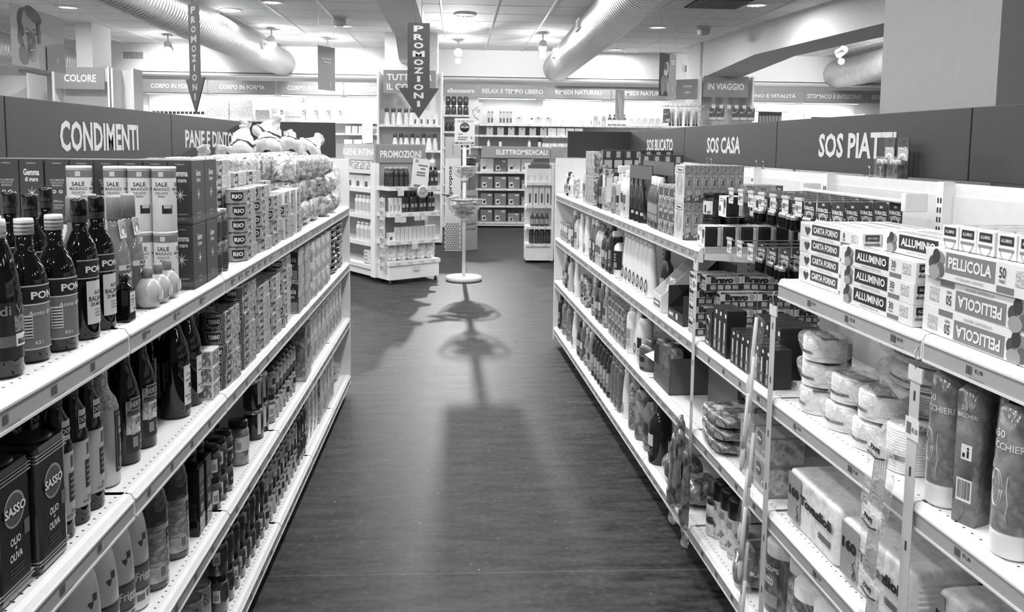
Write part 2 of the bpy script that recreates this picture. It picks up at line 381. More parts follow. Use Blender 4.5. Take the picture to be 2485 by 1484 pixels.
for (x, z, wd, l, nn) in [(-6.0, 3.18, .36, 'dark slotted grille high on the back wall by the columns', 13), (4.45, 3.12, .17, 'small slotted grille beside the far column', 6)]:
    t = empty('wall_grille', (x, 15.99 if x < 0 else 15.99, z)); tag(t, l, 'grille')
    m = MB(); m.box(-wd / 2 - .02, wd / 2 + .02, -.01, .012, -.085, .085, TRIMW); m.build('frame', t)
    m = MB(); m.box(-wd / 2, wd / 2, -.013, -.009, -.065, .065, G(40, .7)); m.build('opening', t)
    m = MB()
    for k in range(nn): xx = -wd / 2 + wd * (k + .5) / nn; m.box(xx - .006, xx + .006, -.018, -.012, -.065, .065, TRIMW)
    m.build('slats', t)

m = MB(); m.box(2.9, 3.58, 10.05, 10.72, CEIL - .016, CEIL - .001, G(60, .6))
for k in range(11): m.box(2.92 + .062 * k, 2.945 + .062 * k, 10.07, 10.70, CEIL - .02, CEIL - .015, G(84, .5))
tag(m.build('ceiling_grille'), 'dark square ventilation grille in the ceiling beside the natural remedy duct', 'grille')
# ------------------------------------------------------------------ the two gondolas
LIPF = G(166, .35); LIPE = G(238, .4); RAILC = G(222, .25); KICK = G(24, .7); BACKP = G(225, .5); SLOT = G(40, .7)
U = .7075
PRICES = {('L', 0, 1): ['0,59', '0,79', '0,79'], ('L', 0, 2): ['1,99', '2,98', '0,65', '2,18', '1,33', '1,35', '0,99'], ('R', 0, 1): ['0,70', '1,20', '1,99'], ('R', 0, 0): ['1,59', '1,90'],
          ('R', 1, 1): ['1,85', '1,05'], ('R', 1, 0): ['0,75', '1,30'], ('R', 2, 1): ['1,55'], ('R', 2, 0): ['0,95']}
def price_tag_mesh(price, seed):
    m = MB(); rnd = random.Random(seed); x = -.022
    for k in range(9):
        wd = rnd.choice((.0008, .0014, .002)); m.quad((x, 0, -.008), (x + wd, 0, -.008), (x + wd, 0, .008), (x, 0, .008), G(70, .6)); x += wd + rnd.choice((.0008, .0012))
    if price: m.text('\u20ac' + price, .0095, (.014, 0, .002), G(45, .6), cond=.9, bold=.02)
    m.quad((-.012, 0, -.0135), (.03, 0, -.0135), (.03, 0, -.0115), (-.012, 0, -.0115), G(140, .6))
    return m
def gondola(side, s0, n, label, skip=(), depth=.62, last=U):
    t = empty('gondola_shelving', W(side, s0, 0, 0), RZ[side]); tag(t, label, 'shelving')
    sg = 1 if side == 'L' else -1
    L = U * (n - 1) + last; Z = ZS[side]
    bx = lambda m, a, b, *r, **k: m.box(min(sg * a, sg * b), max(sg * a, sg * b), *r, **k)
    m = MB(); bx(m, 0, L, depth, depth + .025, .02, 1.505, BACKP)
    for k in range(n):
        for z in (1.47, 1.1, .75, .4):
            bx(m, k * U + .015, min((k + 1) * U, L) - .015, depth - .004, depth, z - .34, z, G(214, .5), bev=.002)
    m.build('back_panel', t)
    m = MB(); bx(m, 0, L, .075, .085, 0, Z[3] - .05, KICK); m.build('kick_plate', t)
    for k in range(n + 1):
        a = min(k * U, L); m = MB(); bx(m, a - .015, a + .015, depth - .035, depth, 0, 1.51, WHITE)
        for q in range(42): bx(m, a - .009, a - .004, depth - .0365, depth - .034, .3 + q * .028, .315 + q * .028, SLOT); bx(m, a + .004, a + .009, depth - .0365, depth - .034, .3 + q * .028, .315 + q * .028, SLOT)
        m.build('upright', t)
    for lv in range(4):
        for k in range(n):
            if (lv, k) in skip: continue
            a, b = k * U + .003, min((k + 1) * U, L) - .003
            z = Z[lv]; m = MB(); bx(m, a, b, .012, depth - .036, z - .022, z, WHITE, top=shelf_mat())
            # side cheeks under the tray, tapering to the back
            for e in (a, b - .004):
                o = [(.02, z - .045), (depth - .04, z - .075), (depth - .04, z), (.02, z)]
                vs = [Vector((sg * e, y, zz)) for y, zz in o] + [Vector((sg * (e + .004), y, zz)) for y, zz in o]
                m.add(vs, [(0, 1, 2, 3), (7, 6, 5, 4), (0, 4, 5, 1), (1, 5, 6, 2), (2, 6, 7, 3), (3, 7, 4, 0)], WHITE)
            sh = m.build('shelf', t)
            # front lip with the sloped price channel
            m = MB(); o = [(.0, z - .008), (.004, z - .001), (.016, z + .001), (.016, z - .055), (.002, z - .055), (-.002, z - .052), (-.002, z - .012)]
            vs = [Vector((sg * a, y, zz)) for y, zz in o] + [Vector((sg * b, y, zz)) for y, zz in o]; q = len(o)
            fs = [tuple(range(q)), tuple(range(2 * q - 1, q - 1, -1))] + [(i, q + i, q + (i + 1) % q, (i + 1) % q) for i in range(q)]
            m.add(vs, fs, LIPE); bx(m, a + .004, b - .004, -.0035, -.0015, z - .049, z - .017, LIPF); bx(m, a + .002, b - .002, -.006, -.001, z - .0165, z - .0125, RAILC); bx(m, a + .002, b - .002, -.0055, -.001, z - .0545, z - .0495, RAILC)
            rl = m.build('price_rail', sh)
            key = (side, lv, k)
            pr = PRICES.get(key)
            near = k < 3
            cnt = len(pr) if pr else (4 if near else 6)
            for j in range(cnt):
                rnd = random.Random(lv * 31 + k * 7 + j); p = pr[j] if pr else ''
                xx = a + .06 + (b - a - .1) * (j + .5 * (cnt < 3)) / max(1, cnt) + .03
                q = price_tag_mesh(p, j * 7 + lv) if near else None
                if q is None:
                    q = MB(); q.quad((-.02, 0, -.008), (-.004, 0, -.008), (-.004, 0, .008), (-.02, 0, .008), G(120, .6)); q.quad((.004, 0, -.002), (.03, 0, -.002), (.03, 0, .007), (.004, 0, .007), G(130, .6))
                q.build('price_tag', sh, (sg * xx, -.0042, z - .033))
    for e in ((0, .022), (L - .022, L)) if side == 'L' else ((L - .022, L), (0, .022)):
        m = MB(); bx(m, e[0], e[1] + .004, -.004, depth + .02, .045, 1.505, G(228, .45), bev=.002); m.build('end_panel', t)
    return t
gl = gondola('L', 1.744 - U, 6, 'long white shelving gondola stocked with oil, vinegar, tuna and bread')
gr = gondola('R', 3.013 - 3 * U, 8, 'long white shelving gondola stocked with napkins, foil and cleaning products', skip={(0, 2)}, depth=.51, last=6.58 - (3.013 + 4 * U))
# header panels standing on the gondola backs
HD = G(50, .6); HT = G(200, .6)
def header(side, s0, s1, txt, label, tw=0, th=.09, tc=None):
    d = .647 if side == 'L' else .605
    t = empty('header_panel', W(side, (s0 + s1) / 2, d, 1.51), RZ[side]); tag(t, label, 'sign panel', 'dark header panels')
    L = s1 - s0 - .006; m = MB(); m.box(-L / 2, L / 2, -.012, .012, 0, .218, HD, bev=.002); m.build('board', t)
    if txt:
        c = (tc if tc is not None else (s0 + s1) / 2) - (s0 + s1) / 2
        m = MB(); m.text(txt, th, ((c if side == 'L' else -c), -.0128, .105), HT, width=tw, bold=.03); m.build('lettering', t)
header('L', 1.04, 2.53, '', 'blank dark header panel before the CONDIMENTI panel')
header('L', 2.53, 3.944, 'CONDIMENTI', 'dark header panel lettered CONDIMENTI', .68, .105, 3.2)
header('L', 3.944, 5.28, 'PANE E DINTORNI', 'dark header panel lettered PANE E DINTORNI', 1.05, .088, 4.66)
header('R', 5.14, 6.57, 'SOS BUCATO', 'dark header panel lettered SOS BUCATO', .66, .085, 5.72)
header('R', 3.742, 5.14, 'SOS CASA', 'dark header panel lettered SOS CASA', .52, .09, 4.45)
header('R', 2.356, 3.742, 'SOS PIATTI', 'dark header panel lettered SOS PIATTI', .57, .097, 3.035)
header('R', .9, 2.356, '', 'blank dark header panel beside the grey pillar')
m = MB(); m.box(-.275, .275, -.012, .012, 0, .218, HD, bev=.002); tag(m.build('header_panel', None, (-1.04, 5.285, 1.512)), 'blank dark end panel beside the PANE E DINTORNI panel', 'sign panel', 'dark header panels')
m = MB(); m.box(-.265, .265, -.012, .012, 0, .207, HD, bev=.002); o = m.build('header_panel', None, (1.135, 6.575, 1.512), math.atan(RT)); tag(o, 'blank dark end panel beside the SOS BUCATO panel', 'sign panel', 'dark header panels')
# wire clips on the gondola tops
def clip():
    m = MB(); pts = [(-.006, 0, 0), (-.006, 0, .03), (-.003, 0, .036), (.003, 0, .036), (.006, 0, .03), (.006, 0, 0)]
    m.tube(pts, .0022, G(215, .2, .9), 6); m.box(-.012, .012, -.006, .006, -.002, .003, G(190, .3, .6)); return m
for i, s in enumerate((1.75, 1.83, 2.72, 2.79, 3.72, 3.80, 4.43, 4.50, 5.16, 5.23)):
    o = clip().build('wire_clip', None, W('R', s, .522, 1.506), RZ['R']); tag(o, 'small chrome wire clip on the gondola top below the SOS panels', 'clip', 'wire clips on the gondola top')
for s in (2.25, 5.1): tag(clip().build('wire_clip', None, W('L', s, .633, 1.505), RZ['L']), 'small chrome wire clip on gondola top by the ' + ('salt boxes' if s < 3 else 'bread end'), 'clip')
# ------------------------------------------------------------------ goods: recipes and placing
from mathutils import noise as mnoise
class Rec:
    def __init__(s, name, parts): s.name = name; s.parts = parts; s.me = None
    def meshes(s):
        if s.me is None: s.me = [p[1].mesh(p[0]) for p in s.parts]
        return s.me
def spawn(rec, loc, rz, label, cat, group=None, rot=None, scale=None):
    me = rec.meshes()
    if len(me) == 1:
        r = bpy.data.objects.new(rec.name, me[0]); COL.objects.link(r)
    else:
        r = bpy.data.objects.new(rec.name, None); COL.objects.link(r); r.empty_display_size = .03; made = {}
        for p, mm in zip(rec.parts, me):
            o = bpy.data.objects.new(p[0], mm); COL.objects.link(o); o.parent = made[p[2]] if len(p) > 2 else r; made.setdefault(p[0], o)
    r.location = loc
    if rot is not None: r.rotation_euler = (rot @ Matrix.Rotation(0, 3, 'Z')).to_euler() if hasattr(rot, 'to_euler') else rot
    else: r.rotation_euler = (0, 0, rz)
    if scale: r.scale = scale
    return tag(r, label, cat, group)
RJ = random.Random(3)
def put(rec, side, s, d, lv, label, cat, group=None, z=0., jit=.04, rx=0., ry=0., turn=0., zabs=None):
    rz = RZ[side] + RJ.uniform(-jit, jit) + turn
    return spawn(rec, W(side, s, d, (ZS[side][lv] + z + .0015) if zabs is None else zabs), rz, label, cat, group, rot=(rx, ry, rz) if (rx or ry) else None)
TIER = ['lowest layer', 'second layer', 'third layer', 'fourth layer', 'fifth layer', 'sixth layer', 'seventh layer', 'eighth layer']
ROWN = ['front row', 'second row', 'third row', 'fourth row', 'fifth row', 'sixth row', 'seventh row', 'eighth row', 'ninth row']
def row(rec, side, lv, s0, ds, n, d, desc, cat, group, tiers=1, dz=0., rows=1, dd=.07, jit=.04, skip=(), turn=0., z0=0.):
    """a row along the shelf, with layers on top of each other and rows behind; tiers may be a list, one height per place"""
    for r in range(rows):
        for i in range(n):
            tn = tiers[i] if isinstance(tiers, (list, tuple)) else tiers
            for k in range(tn):
                if (i, k, r) in skip: continue
                l = desc
                if n > 1: l += ', ' + ORD[i] + ' from near end'
                if tn > 1: l += ', ' + TIER[k]
                if rows > 1: l += ', ' + ROWN[r]
                put(rec, side, s0 + ds * i, d + dd * r, lv, l, cat, group, z0 + k * dz, jit, turn=turn)
def arc(m, rx, ry, z0, z1, c, half, mat, seg=14, y=0):
    vs = []
    for i in range(seg + 1):
        a = -PI / 2 + c + (-half + 2 * half * i / seg)
        vs += [(rx * math.cos(a), y + ry * math.sin(a), z0), (rx * math.cos(a), y + ry * math.sin(a), z1)]
    return m.add(vs, [(2 * i, 2 * i + 2, 2 * i + 3, 2 * i + 1) for i in range(seg)], mat, True)
def wtext(m, t, h, z, rx, ry, mat, c=0., cond=1., bold=.015, width=None):
    vs, fs, tw, th = text_mesh(t, bold); k = h / th; kx = width / tw if width else k * cond
    out = []
    for x, y in vs:
        a = -PI / 2 + c + x * kx / rx
        out.append((rx * math.cos(a), ry * math.sin(a), z + y * k))
    return m.add(out, fs, mat)
def barcode(m, x, z, w_, h, y, mat, ink, n=14, seed=1):
    rnd = random.Random(seed); m.quad((x, y, z), (x + w_, y, z), (x + w_, y, z + h), (x, y, z + h), mat); p = x + w_ * .08
    while p < x + w_ * .92:
        q = rnd.choice((.02, .035, .05)) * w_; m.quad((p, y - .0003, z + h * .12), (p + q, y - .0003, z + h * .12), (p + q, y - .0003, z + h * .92), (p, y - .0003, z + h * .92), ink); p += q + rnd.choice((.03, .045)) * w_
def blob(m, w_, d_, h_, mat, p=.5, amp=.006, fr=22, seed=0, nu=28, nv=16, crimp=0.):
    """a soft package: rounded block with wrinkles, resting on z=0"""
    vs = []; fs = []
    sp = lambda c: math.copysign(abs(c) ** p, c)
    for j in range(nv + 1):
        ph = -PI / 2 + PI * j / nv
        for i in range(nu):
            th = 2 * PI * i / nu
            x = sp(math.cos(ph)) * sp(math.cos(th)); y = sp(math.cos(ph)) * sp(math.sin(th)); z = sp(math.sin(ph))
            v = Vector((x * w_ / 2, y * d_ / 2, z * h_ / 2))
            if crimp: v.z *= 1 - crimp * max(0, abs(x) - .55) / .45; v.y *= 1 + .15 * crimp * max(0, abs(x) - .7) / .3
            q = mnoise.noise_vector(v * fr + Vector((seed * 7.3, seed, 1))) * amp
            v = v + q; v.z = max(v.z, -h_ / 2); vs.append((v.x, v.y, v.z + h_ / 2))
    for j in range(nv):
        for i in range(nu):
            i2 = (i + 1) % nu; fs.append((j * nu + i, j * nu + i2, (j + 1) * nu + i2, (j + 1) * nu + i))
    return m.add(vs, fs, mat, True)
BLK = GLASSY(12, .05); DK = GLASSY(40, .06); INK = G(38, .5); PAPER = G(228, .5); SILV = G(205, .25, .8); PALE = G(214, .4); MID = G(128, .4); GRY = G(168, .4)
# --- vinegars
def bottle(name, prof, body, cap, capm, lab=None, extra=None, seg=22, capseg=None, sx=1., sy=1., bpart='glass_body', capmats=None):
    m = MB(); m.lathe(prof, body, seg, sx=sx, sy=sy); parts = [(bpart, m)]
    if cap:
        c = MB(); c.lathe(cap, capm, capseg or 18, mats=capmats); parts.append(('cap', c))
    if lab:
        l = MB(); lab(l); parts.append(('label', l))
    for (pn, fn) in (extra or []):
        e = MB(); fn(e); parts.append((pn, e))
    return Rec(name, parts)
def lab_ponti(l):
    r = .0345; arc(l, r, r, .024, .106, 0, 1.5, G(112, .5)); arc(l, r + .0003, r + .0003, .104, .135, 0, 1.5, G(30, .4)); arc(l, r + .0005, r + .0005, .102, .1045, 0, 1.5, G(205, .3)); arc(l, r + .0005, r + .0005, .1345, .137, 0, 1.5, G(190, .3)); arc(l, r + .0005, r + .0005, .024, .0265, 0, 1.5, G(190, .3))
    wtext(l, 'PONTI', .0135, .119, r + .0007, r + .0007, PAPER, 0, 1.25, .03); wtext(l, 'Aceto di Vino', .008, .088, r + .0007, r + .0007, PAPER, -.15, 1, .01); wtext(l, '0.5 l', .006, .036, r + .0007, r + .0007, PAPER, -.6)
    arc(l, r + .0006, r + .0006, .045, .085, -1.15, .28, PAPER, 6)
    for k in range(7): arc(l, r + .0008, r + .0008, .047 + k * .0054, .0495 + k * .0054, -1.15, .26, G(60, .5), 4)
    for k in range(9): a = .35 + .12 * (k % 3) + .05 * (k // 3); arc(l, r + .0008, r + .0008, .036 + .011 * (k // 3), .045 + .011 * (k // 3), a, .06, G(52 + 14 * (k % 3), .4), 3)
ponti = bottle('vinegar_bottle', [(.028, 0), (.034, .005), (.034, .14), (.0335, .148), (.028, .168), (.019, .185), (.0145, .198), (.0135, .226)], GLASSY(14, .05), [(.0155, .223), (.0155, .247), (.0145, .251), (0, .252)], None, lab_ponti,
               capmats=[PALE, PALE, SILV], extra=[('cap_stripes', lambda e: [e.lathe([(.0158, .2265 + k * .007), (.0158, .2295 + k * .007)], G(120, .3, .6), 18, cap=False) for k in range(3)])])
for i, (s, d) in enumerate([(1.49, .07), (1.572, .058), (1.535, .148)]):
    put(ponti, 'L', s, d, 0, ['Dark wine vinegar bottle, striped metal cap, beside the big tall bottle', 'Dark wine vinegar bottle, striped cap, in front of the balsamic bottles', 'Dark wine vinegar bottle, striped cap, half hidden in the second row'][i], 'bottle', 'wine vinegar bottles')
def lab_vino(l):
    r = .0372; arc(l, r, r, .03, .125, 0, 1.5, G(34, .3)); arc(l, r + .0004, r + .0004, .052, .07, 0, 1.5, G(92, .4)); wtext(l, 'di Vino', .016, .112, r + .0008, r + .0008, G(120, .5), 0, 1.2)
    arc(l, r + .0006, r + .0006, .051, .072, .0, .35, PAPER, 8); wtext(l, 'au!', .013, .061, r + .001, r + .001, INK, 0, 1.1, .03)
    arc(l, r + .0006, r + .0006, .075, .102, .1, .5, PR((40, 90, 150, 60), 90, 'noise'), 10)
vino = bottle('vinegar_bottle', [(.03, 0), (.0368, .006), (.0368, .135), (.034, .165), (.027, .2), (.02, .22), (.0165, .232)], BLK, [(.0185, .228), (.0185, .253), (.0175, .258), (0, .259)], None, lab_vino, capmats=[G(205, .35), G(205, .35), PALE],
              extra=[('cap_ribs', lambda e: [e.lathe([(.0189, .231 + k * .007), (.0189, .234 + k * .007)], G(150, .4), 18, cap=False) for k in range(3)])])
put(vino, 'L', 1.39, .068, 0, 'Tall dark vinegar bottle with pale ribbed cap at the shelf edge', 'bottle')
def lab_bals(l):
    r = .0313; arc(l, r, r, .03, .115, .1, 1.0, G(205, .5)); arc(l, r + .0002, r + .0002, .122, .155, 0, 1.4, G(30, .4)); arc(l, r + .0004, r + .0004, .12, .122, 0, 1.4, G(180, .3)); arc(l, r + .0004, r + .0004, .155, .157, 0, 1.4, G(180, .3))
    wtext(l, 'PONTI', .013, .138, r + .0007, r + .0007, PAPER, 0, 1.2, .03)
    wtext(l, 'ACETO', .0075, .092, r + .0006, r + .0006, INK, .1, 1); wtext(l, 'BALSAMICO', .009, .08, r + .0006, r + .0006, INK, .1, .85, .01); wtext(l, 'DI MODENA', .007, .069, r + .0006, r + .0006, INK, .1, .9)
    for k in range(3): arc(l, r + .0006, r + .0006, .045 + k * .006, .0475 + k * .006, .1, .5, G(150, .5), 4)
balsam = bottle('balsamic_bottle', [(.027, 0), (.0308, .006), (.0308, .165), (.027, .185), (.017, .205), (.0135, .215), (.0132, .25)], BLK, [(.0152, .243), (.0152, .268), (.0145, .2745), (.0, .276)], G(20, .25), lab_bals,
                extra=[('neck_band', lambda e: e.lathe([(.0148, .228), (.0148, .242)], G(36, .3), 16, cap=False))])
for s, d, l in [(1.662, .052, 'first of the front row'), (1.748, .055, 'second of the front row'), (1.63, .205, 'second row behind the striped caps'), (1.785, .205, 'second row behind the front pair'), (1.86, .285, 'third row under the boxes'), (2.02, .285, 'third row before the hang tags'), (1.5, .21, 'second row at the shelf edge')]:
    put(balsam, 'L', s, d, 0, 'Dark balsamic bottle with black screw cap, ' + l, 'bottle', 'balsamic vinegar bottles')
def sqb():
    m = MB(); m.box(-.0175, .0175, -.0175, .0175, 0, .07, BLK, bev=.003); m.lathe([(.016, .069), (.015, .076), (.009, .082), (.0085, .09)], BLK, 16)
    c = MB(); c.lathe([(.0105, .088), (.0105, .102), (0, .104)], G(24, .3), 14)
    l = MB(); l.quad((-.014, -.0179, .02), (.014, -.0179, .02), (.014, -.0179, .064), (-.014, -.0179, .064), G(215, .5))
    for z, t, h in ((.055, 'ACETO', .004), (.048, 'BALSAMICO', .0042), (.042, 'DI MODENA', .0038), (.036, 'I.G.P.', .0035)): l.text(t, h, (0, -.0183, z), INK, width=.02 if h > .004 else .014)
    l.lathe([(0, 0), (.0035, 0)], G(90, .4), 10, M=Matrix.Translation((.006, -.0183, .027)) @ Matrix.Rotation(PI / 2, 4, 'X'), cap=False); return Rec('balsamic_flask', [('glass_body', m), ('cap', c), ('label', l)])
put(sqb(), 'L', 1.815, .032, 0, 'Small square dark balsamic flask with pale paper label', 'bottle')
def lab_apple(l):
    r = .0325; arc(l, r, r, .03, .1, .1, 1.1, G(96, .4)); arc(l, r + .0003, r + .0003, .1, .112, .1, 1.1, G(205, .4)); wtext(l, 'PONTI', .009, .106, r + .0006, r + .0006, INK, .1, 1.1, .03); wtext(l, 'MELE', .012, .088, r + .0006, r + .0006, PAPER, .1, 1)
    for k in range(7): arc(l, r + .0006, r + .0006, .036 + k * .006, .0385 + k * .006, .1, .6, G(165, .4), 5)
def apple_tag(e):
    M = Matrix.Translation((0, -.0195, .17)) @ Matrix.Rotation(-.12, 4, 'X')
    e.box(-.018, .018, -.0008, .0, 0, .042, G(222, .5), M=M); e.box(-.016, .016, -.0011, -.0007, .01, .04, PR((150, 190, 110, 225), 120, 'noise', seed=2), M=M)
    e.lathe([(0, 0), (.011, 0)], G(120, .4), 16, M=M @ Matrix.Translation((.004, -.0014, .018)) @ Matrix.Rotation(PI / 2, 4, 'X'), cap=False); e.lathe([(0, 0), (.008, 0)], G(236, .4), 16, M=M @ Matrix.Translation((-.002, -.0018, .014)) @ Matrix.Rotation(PI / 2, 4, 'X'), cap=False)
APG = G(120, .06, 0, .6)
apple = bottle('apple_vinegar_bottle', [(.028, 0), (.032, .005), (.032, .115), (.030, .14), (.022, .165), (.0145, .19), (.0135, .225)], APG, [(.016, .212), (.0155, .26), (.0145, .265), (0, .266)], G(150, .4), lab_apple, extra=[('hang_tag', apple_tag)])
for s, d, l in [(1.90, .082, 'first of the front pair'), (1.975, .08, 'second of the front pair'), (1.88, .16, 'behind the first one'), (1.955, .158, 'behind the second one')]:
    put(apple, 'L', s, d, 0, 'Grey apple vinegar bottle with apple hang tag, ' + l, 'bottle', 'apple vinegar bottles')
def lemon():
    m = MB(); m.lathe([(.006, 0), (.02, .003), (.028, .016), (.031, .032), (.028, .05), (.018, .064), (.010, .07)], G(178, .3, 0, .3), 20)
    c = MB(); c.lathe([(.0105, .068), (.0105, .092), (.009, .094), (0, .0945)], G(140, .4), 16)
    l = MB(); arc(l, .0318, .0318, .02, .044, .1, .55, G(205, .4), 10); arc(l, .0322, .0322, .024, .04, .1, .25, G(235, .4), 8); return Rec('lemon_juice_squeezer', [('body', m), ('cap', c), ('label', l)])
row(lemon(), 'L', 0, 1.965, .064, 3, .036, 'Lemon shaped juice squeezer', 'lemon juice', 'lemon juice squeezers')
def sale():
    m = MB(); m.lathe([(.0285, 0), (.029, .002), (.029, .158), (.0285, .16)], G(214, .45), 24); m.lathe([(.0293, .134), (.0293, .152)], G(120, .45), 24, cap=False)
    c = MB(); c.lathe([(.0296, .154), (.0296, .1605), (.028, .162), (.026, .1605)], G(236, .4), 24); c.lathe([(0, .1606), (.0262, .1606)], G(225, .4), 24, cap=False)
    l = MB(); r = .0294
    for a in (-1.2, 0.5):
        wtext(l, 'SALE', .0105, .118, r, r, INK, a, 1, .012); wtext(l, 'MARINO', .008, .106, r, r, G(90, .5), a, 1, .005); wtext(l, 'IODATO', .006, .096, r, r, G(110, .5), a, 1); wtext(l, 'FINO', .0055, .088, r, r, G(90, .5), a, 1)
        arc(l, r + .0003, r + .0003, .137, .149, a, .2, G(205, .4), 6)
    for k in range(6): arc(l, r, r, .03 + k * .008, .033 + k * .008, .9, .28, G(150, .5), 4)
    arc(l, r, r, .045, .066, -.75, .42, G(40, .4), 8); arc(l, r + .0003, r + .0003, .058, .068, -.72, .3, G(190, .4), 6)
    return Rec('salt_canister', [('tube', m), ('lid', c), ('print', l)])
SALE = sale()
for j, d in enumerate((.055, .114, .172, .262)):
    for k in range(2): put(SALE, 'L', 2.145, d, 0, 'Pale round salt canister, %s from the aisle, %s' % (ORD[j], ('standing on the shelf', 'stacked on top')[k]), 'salt', 'salt canisters', k * .162, turn=-.3 + .2 * (j % 2))
def gemma(back=False):
    m = MB(); w_, dd, h = .112, .06, .169; B = G(66, .45)
    m.box(-w_ / 2, w_ / 2, -dd / 2, dd / 2, 0, h, B, bev=.0015)
    e = .0004
    def face(P, u, txt=True):
        P = Vector(P); u = Vector(u)
        if txt:
            m.text('Gemma', .017, P + u * .0 + Vector((0, 0, .135)), PAPER, u, width=.04, bold=.03); m.text('di mare', .012, P + Vector((0, 0, .117)), PAPER, u, width=.033, bold=.025); m.text('SALE MARINO', .004, P + Vector((0, 0, .028)), G(190, .5), u, width=.036); m.text('GROSSO', .006, P + Vector((0, 0, .016)), G(170, .5), u, width=.022)
            st = []
            for k in range(16): a = 2 * PI * k / 16; r = (.021, .004)[k % 2] * (1.25 if k % 8 == 4 else 1); st.append(P + u * (math.sin(a) * r * .7) + Vector((0, 0, .078 + math.cos(a) * r)))
            n = len(m.v); m.add(st + [P + Vector((0, 0, .078))], [(k, (k + 1) % 16, 16) for k in range(16)], PAPER)
        else:
            for k, z in enumerate((.115, .108, .101, .06, .05, .043)): m.text(['SALE ALIMENTARE', 'ESSICCATO', 'MARINO', '1000 g e', 'SODIO', 'IODATO'][k], .005 if k != 3 else .007, P + Vector((0, 0, z)), G(190, .5), u, width=(.036, .03, .026, .024, .03, .02)[k])
            m.text('O  O', .009, P + Vector((0, 0, .085)), PAPER, u, bold=.04)
    face((0, -dd / 2 - e, 0), (1, 0, 0)); face((-w_ / 2 - e, 0, 0), (0, -1, 0), not back); m.text('PREMIERE', .004, (-w_ / 2 - e, 0, .158), G(170, .5), (0, -1, 0)); 
    m.quad((-w_ / 2 - e, -dd / 2 + .001, .008), (-w_ / 2 - e, dd / 2 - .001, .008), (-w_ / 2 - e, dd / 2 - .001, .02), (-w_ / 2 - e, -dd / 2 + .001, .02), G(92, .5))
    m.quad((-w_ / 2 + .001, -dd / 2 - e / 2, .006), (w_ / 2 - .001, -dd / 2 - e / 2, .006), (w_ / 2 - .001, -dd / 2 - e / 2, .024), (-w_ / 2 + .001, -dd / 2 - e / 2, .024), G(92, .5))
    return Rec('salt_box', [('carton', m)])
GA, GB = gemma(), gemma(True)
for j in range(9):
    for k in range(2):
        if j and k == 0 and j > 3: continue
        put(GA if j % 2 == 0 or j == 0 else GB, 'L', 2.262, .036 + .0618 * j, 0, 'Dark salt box in the first block, %s from the aisle, %s' % (ORD[j], ('lower layer', 'upper layer')[k]), 'salt', 'dark salt boxes', k * .17, jit=.02)
for j in range(3):
    for k in range(2): put(GA, 'L', 2.378, .037 + .0618 * j, 0, 'Dark salt box in the second block, %s from the aisle, %s' % (ORD[j], ('lower layer', 'upper layer')[k]), 'salt', 'dark salt boxes', k * .17, jit=.03)
# --- jars
def jar(name, r, h, fill, lidm, lab=None, seg=20):
    m = MB(); m.lathe([(r * .85, 0), (r, .004), (r, h * .74), (r * .93, h * .8), (r * .8, h * .84), (r * .8, h * .86)], fill, seg)
    c = MB(); c.lathe([(r * .88, h * .84), (r * .9, h * .86), (r * .9, h * .975), (r * .82, h), (0, h)], lidm, seg)
    parts = [('glass_body', m), ('lid', c)]
    if lab: l = MB(); lab(l, r + .0005); parts.append(('label', l))
    return Rec(name, parts)
def lab_std(z0, z1, v=190, txt=None, dark=False, code=True, c=0.):
    def f(l, r):
        arc(l, r, r, z0, z1, c, .95, G(v, .45)); arc(l, r + .0003, r + .0003, z0 + (z1 - z0) * .25, z1 - (z1 - z0) * .2, c + .15, .42, G(40 if not dark else 200, .4), 8)
        if txt: wtext(l, txt, (z1 - z0) * .22, (z0 + z1) / 2, r + .0006, r + .0006, PAPER if not dark else INK, c + .15, 1, .02)
        if code:
            arc(l, r + .0003, r + .0003, z0, z1, c - 1.25, .34, G(215, .45), 6)
            for k in range(7): arc(l, r + .0006, r + .0006, z0 + .15 * (z1 - z0), z0 + .65 * (z1 - z0), c - 1.45 + k * .065, .016, INK, 1)
    return f
OLV = PR((40, 70, 95, 52, 120), 70, 'voro', .08, coat=.7)
olive = jar('olive_jar', .030, .094, OLV, G(160, .3, .6), lab_std(.018, .058, 60, None))
row(olive, 'L', 0, 2.475, .066, 2, .038, 'Dark olive jar beside the salt boxes', 'jar', 'olive jars', tiers=2, dz=.0945)
